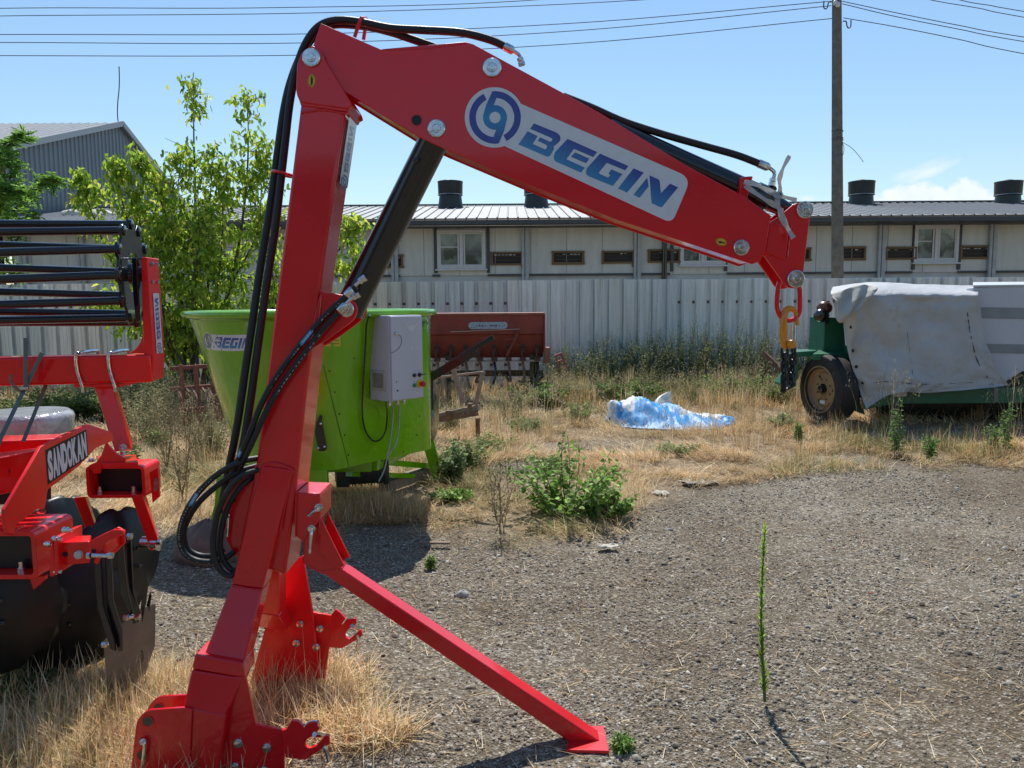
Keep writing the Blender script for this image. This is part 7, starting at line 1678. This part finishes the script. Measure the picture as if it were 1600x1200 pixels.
def build_yard_weeds():
    rn = random.Random(12); W = [(820, 9.4, 'green weed tuft in straw right of the pipe frame'), (770, 8.2, 'green weed tuft in straw below the pipe frame'), (905, 10.4, 'green weed tuft left of the small plastic heap'), (1060, 8.0, 'green weed tuft below the middle of the plastic sheeting'), (1225, 9.6, 'green weed tuft between the plastic sheeting and the trailer tyre'), (1140, 11.2, 'green weed tuft behind the right end of the plastic sheeting'), (240, 8.4, 'green weed tuft in straw left of the mixer'), (190, 7.4, 'green weed tuft right of the roller leg foot'), (860, 7.2, 'green weed tuft just above the mallow bush'), (730, 7.4, 'green weed tuft left of the mallow bush')]
    for i, (px, y, lab) in enumerate(W):
        b = P(px, 600, y); b.z = 0; stem_plant(0, 0, rn.uniform(.16, .38), rn.uniform(.15, .35), rn.randrange(12, 26), 3, .05, rn.uniform(.016, .035), [(.20, .29, .09), (.27, .35, .13), (.14, .20, .07), (.40, .38, .20)], 'weed_tuft', lab, 'weed', 500 + i, 'weed tufts scattered in the straw', r=.003, base=b)
build_yard_weeds()
def build_tangles():
    rn = random.Random(31); W = [(235, 8.9, .85, .5, 'tall tangled grey-green weeds under the roller arm'), (205, 9.8, .95, .55, 'tall tangled weeds behind the roller leg'), (270, 10.4, 1.0, .5, 'tall tangled weeds between the leafy tree and the harrow arm'), (325, 8.2, .6, .35, 'tangled weeds at the left foot of the mixer'), (860, 12.2, .75, .6, 'tangled straw and green stems below the red bracket'), (930, 12.4, .65, .6, 'tangled stems before the leftmost fence bush'), (1010, 12.6, .7, .7, 'tangled stems before the middle fence bush'), (1090, 12.2, .7, .7, 'tangled stems behind the plastic sheeting peak'), (1165, 12.0, .8, .7, 'tangled stems below the chain hook'), (1235, 11.8, .6, .4, 'tangled stems beside the trailer wheel'), (790, 10.9, .55, .6, 'tangled straw stems in front of the seed drill'), (700, 9.6, .45, .35, 'tangled stems around the pipe frame')]
    for i, (px, y, h, sp, lab) in enumerate(W):
        b = P(px, 600, y); b.z = 0; stem_plant(0, 0, h, sp, 46, 3, .042, .012, [(.36, .33, .18), (.26, .30, .13), (.50, .43, .26), (.18, .22, .09)], 'tangled_weed', lab, 'weed', 600 + i, 'tangled weeds at the yard edge', r=.0035, base=b, droop=-.1, stemm=stemd)
build_tangles()

# ---------------------------------------------------------------- dry grass (nobody could count it)
def blades(x, y, h, lean, az, w, col, z0=None, curl=.5):
    n = len(x); z0 = gz(x, y) if z0 is None else z0; dx, dy = np.cos(az), np.sin(az); sx, sy = -dy, dx
    hz = h * np.sqrt(np.maximum(1 - lean ** 2, .02)); hl = h * lean
    rows = []
    for f, wf in ((0, 1), (.5, .85), (1, .12)):
        fl = f ** 1.5 if True else f; bx = x + dx * hl * fl; by = y + dy * hl * fl; bz = z0 + hz * (f - curl * .18 * f * f) - .005
        rows += [np.stack([bx + sx * w * wf, by + sy * w * wf, bz], -1), np.stack([bx - sx * w * wf, by - sy * w * wf, bz], -1)]
    V = np.stack(rows, 1).reshape(-1, 3); i = np.arange(n)[:, None] * 6
    F = np.concatenate([i + np.array([[0, 1, 3, 2]]), i + np.array([[2, 3, 5, 4]])], 0)
    return V, F, np.repeat(col, 6, axis=0)
def frustum_pts(n, y0, y1, rg, mx=1.06):
    y = y0 + (y1 - y0) * rg.random(n) ** 1.0; x = (rg.random(n) * 2 - 1) * .667 * mx * y; return x, y
def clear_of_things(x, y):
    k = np.ones(len(x), bool)
    k &= ~(((x + 1.45) / .75) ** 2 + ((y - 6.05) / .65) ** 2 < 1) | (y > 99)   # below the mixer stays sparse
    return k
def build_grass():
    rg = np.random.default_rng(77)
    straw = np.array([(.80, .58, .30), (.88, .68, .40), (.66, .44, .21), (.90, .76, .52), (.48, .31, .15)])
    green = np.array([(.16, .22, .06), (.22, .27, .08), (.28, .30, .12)])
    Vs, Fs, Cs = [], [], []; off = 0
    def push(V, F, C):
        nonlocal off
        Vs.append(V); Fs.append(F + off); Cs.append(C); off += len(V)
    def cols(n, x, y, gfrac):
        c = straw[rg.integers(0, len(straw), n)]; patch = fbm(x * .7 + 40, y * .7, 3)
        g = (rg.random(n) < gfrac * np.clip((patch - .42) * 5, 0, 1.6)); c = np.where(g[:, None], green[rg.integers(0, 3, n)], c)
        return c * (rg.uniform(.7, 1.2, n) * (.8 + .45 * fbm(x * 1.9, y * 1.9 + 9, 3)))[:, None]
    # matted straw
    for y0, y1, N_, w in ((3.9, 6.5, 75000, .0017), (6.5, 9.5, 110000, .0026), (9.5, 15, 90000, .004)):
        x, y = frustum_pts(N_, y0, y1, rg, 1.08); g = grassiness(x, y); dn = fbm(x * 2.3, y * 2.3 + 50, 4)
        k = (rg.random(N_) < g * np.clip((dn - .36) * 5.5, .06, 1)); x, y = x[k], y[k]; n = len(x)
        h = rg.uniform(.06, .24, n) * (1 + .2 * (y > 9)); lean = np.clip(rg.normal(.93, .10, n), .3, .992); flow = fbm(x * .8 + 3, y * .8, 2) * 9
        push(*blades(x, y, h, lean, flow + rg.normal(0, .9, n), w * rg.uniform(.6, 1.2, n), cols(n, x, y, .32) * (.62 + .75 * fbm(x * .9 + 70, y * 1.3, 4))[:, None], z0=gz(x, y) + rg.uniform(0, .03, n)))
    # upright tufts
    for y0, y1, nt, per, w, hh in ((4.6, 7.5, 260, 42, .0015, .24), (7.5, 11, 480, 34, .0024, .30), (11, 14.8, 1150, 30, .0036, .50)):
        tx, ty = frustum_pts(nt, y0, y1, rg, 1.08); g = grassiness(tx, ty); pn = fbm(tx * .9 + 80, ty * .9, 3)
        k = rg.random(nt) < g * np.clip((pn - .42) * 7, .03, 1); tx, ty = tx[k], ty[k]; nt2 = len(tx); hs = hh * rg.uniform(.45, 1.25, nt2)
        x = np.repeat(tx, per) + rg.normal(0, .05, nt2 * per); y = np.repeat(ty, per) + rg.normal(0, .05, nt2 * per); n = len(x)
        az = rg.uniform(0, 2 * np.pi, n); push(*blades(x, y, np.repeat(hs, per) * rg.uniform(.5, 1.1, n), np.clip(np.abs(rg.normal(.28, .2, n)), 0, .9), az, w * rg.uniform(.6, 1.2, n), cols(n, x, y, .35)))
    # denser clump patches near the camera
    for cx, cy, rx, ry in CLUMPS:
        big = rx > .3; N_ = int(30000 * rx * ry * 4) if big else int(25000 * rx * ry * 4)
        a = rg.uniform(0, 2 * np.pi, N_); r = np.sqrt(rg.random(N_)) * 1.12; x = cx + rx * r * np.cos(a); y = cy + ry * r * np.sin(a); k = rg.random(N_) < np.clip(1.25 - r, .15, 1) * (.35 + 1.1 * fbm(x * 6, y * 6, 3)); x, y = x[k], y[k]; n = len(x)
        up = rg.random(n) < .22; h = np.where(up, rg.uniform(.06, .24, n), rg.uniform(.05, .2, n)); lean = np.where(up, np.clip(np.abs(rg.normal(.45, .25, n)), 0, .95), np.clip(rg.normal(.93, .08, n), .3, .992))
        push(*blades(x, y, h, lean, rg.uniform(0, 2 * np.pi, n), .0015 * rg.uniform(.5, 1.5, n), cols(n, x, y, .12) * 1.05, z0=gz(x, y) + rg.uniform(0, .03, n)))
    # long arching straws crossing the crane foot, and stray straws on the gravel
    n = 60; x = rg.uniform(-1.15, -.45, n); y = rg.uniform(2.3, 2.9, n)
    push(*blades(x, y, rg.uniform(.2, .42, n), rg.uniform(.2, .8, n), rg.uniform(0, 2 * np.pi, n), np.full(n, .0013), cols(n, x, y, 0)))
    n = 2200; x, y = frustum_pts(n, 2.3, 7, rg); push(*blades(x, y, rg.uniform(.02, .13, n), np.full(n, .995), rg.uniform(0, 2 * np.pi, n), np.full(n, .0014), cols(n, x, y, 0), z0=gz(x, y) + .012, curl=0))
    V, F, C = np.concatenate(Vs), np.concatenate(Fs), np.concatenate(Cs)
    o = np_obj('dry_grass', V, F, drym, col=C); tag(o, kind='stuff'); o['label'] = 'dry straw-coloured grass covering the yard edge'
    # oat stalks with drooping seed heads
    Vs, Fs, Cs = [], [], []; off = 0; L_ = Plant(5); spots = [(45, 11.0, 60, .95, .7), (130, 11.3, 30, .8, .6), (850, 10.6, 90, .62, 1.0), (780, 9.2, 60, .5, .7), (1395, 8.9, 26, .95, .22), (1590, 9.0, 30, .95, .25), (1200, 8.7, 40, .5, .6), (1180, 12.0, 50, .8, .9), (300, 9.0, 50, .7, .8), (180, 8.0, 40, .55, .8), (640, 7.4, 26, .3, .4), (1040, 9.0, 30, .45, .7)]
    X, Yy, H, A, Ln = [], [], [], [], []
    for px, yy, n, h, sp in spots:
        b = P(px, 600, yy)
        for _ in range(n):
            x = b.x + rg.normal() * sp * .5; y = b.y + rg.normal() * sp * .4; hh = h * rg.uniform(.6, 1.05); az = rg.uniform(0, 6.28); ln = rg.uniform(.05, .35)
            X.append(x); Yy.append(y); H.append(hh); A.append(az); Ln.append(ln)
            top = np.array([x + math.cos(az) * hh * ln, y + math.sin(az) * hh * ln, hh * math.sqrt(1 - ln ** 2) - hh * .08])
            for k in range(9):
                c = top - np.array([math.cos(az) * hh * ln * .2, math.sin(az) * hh * ln * .2, hh * .22]) * rg.random() + rg.normal(size=3) * [.03, .03, .01]; L_.leaf(c, rg.normal(size=3) * .5 + [0, 0, -1], .024 * rg.uniform(.7, 1.3) * (yy / 9), .008 * (yy / 9), np.array((.55, .46, .30)) * rg.uniform(.7, 1.2))
    n = len(X); X, Yy, H, A, Ln = map(np.array, (X, Yy, H, A, Ln)); push(*blades(X, Yy, H, Ln, A, np.full(n, .0022), cols(n, X, Yy, .3)))
    V2, F2 = leaf_geo(L_.C, L_.D, np.array(L_.L), np.array(L_.W), rg); push(V2, F2, np.repeat(np.array(L_.K), 6, axis=0))
    o = np_obj('oat_grass', np.concatenate(Vs), np.concatenate(Fs), drym, col=np.concatenate(Cs)); tag(o, kind='stuff'); o['label'] = 'wild oat stalks with pale drooping seed heads'
build_grass()

def build_gravel():
    rg = np.random.default_rng(3); N_ = 110000
    # more stones near the camera
    y = 2.1 + 6.4 * rg.random(N_) ** 1.55; x = (rg.random(N_) * 2 - 1) * .70 * (y + .25); g = grassiness(x, y); dn = fbm(x * 2.1 + 9, y * 2.1, 4)
    k = rg.random(N_) < np.clip(1.02 - g, .06, 1) * np.clip((dn - .28) * 3.4, .12, 1); x, y = x[k], y[k]; n = len(x)
    s = np.exp(rg.normal(math.log(.0036), .48, n)) * (1 + .10 * (y - 2)); s = np.minimum(s, .018); bigs = rg.random(n) < .006; s[bigs] = rg.uniform(.010, .020, bigs.sum())
    base = np.array([(1, 0, 0), (-.5, .87, 0), (-.5, -.87, 0), (.45, .5, .75), (-.7, .05, .7), (.35, -.55, .72), (0, 0, -.6)])
    faces = np.array([(0, 1, 3), (1, 4, 3), (1, 2, 4), (2, 5, 4), (2, 0, 5), (0, 3, 5), (3, 4, 5)])
    a = rg.uniform(0, 2 * np.pi, n); c, sn = np.cos(a), np.sin(a); jit = rg.uniform(.7, 1.3, (n, 7, 3)); v = base[None] * jit; v[..., 0] *= rg.uniform(.9, 1.5, (n, 1)); v[..., 2] *= rg.uniform(.45, .9, (n, 1))
    vx = v[..., 0] * c[:, None] - v[..., 1] * sn[:, None]; vy = v[..., 0] * sn[:, None] + v[..., 1] * c[:, None]
    V = np.stack([vx * s[:, None] + x[:, None], vy * s[:, None] + y[:, None], v[..., 2] * s[:, None] + gz(x, y)[:, None] + .001], -1).reshape(-1, 3)
    F = (np.arange(n)[:, None, None] * 7 + faces[None]).reshape(-1, 3)
    pal = np.array([(.21, .18, .14), (.15, .125, .095), (.31, .28, .235), (.25, .20, .145), (.50, .465, .40), (.10, .088, .075), (.35, .315, .26), (.20, .195, .185)]); pr = [.22, .18, .16, .16, .08, .08, .06, .06]
    col = pal[rg.choice(8, n, p=pr)] * rg.uniform(.8, 1.2, n)[:, None]; bk = rg.random(n) < .0015; col[bk] = (.40, .14, .08)
    o = np_obj('gravel_stones', V, F, mat('gravel_stone', (1, 1, 1), .85, 0, attr=True, spec=.3), col=np.repeat(col, 7, axis=0)); tag(o, kind='stuff'); o['label'] = 'loose small grey gravel stones over the yard'
build_gravel()
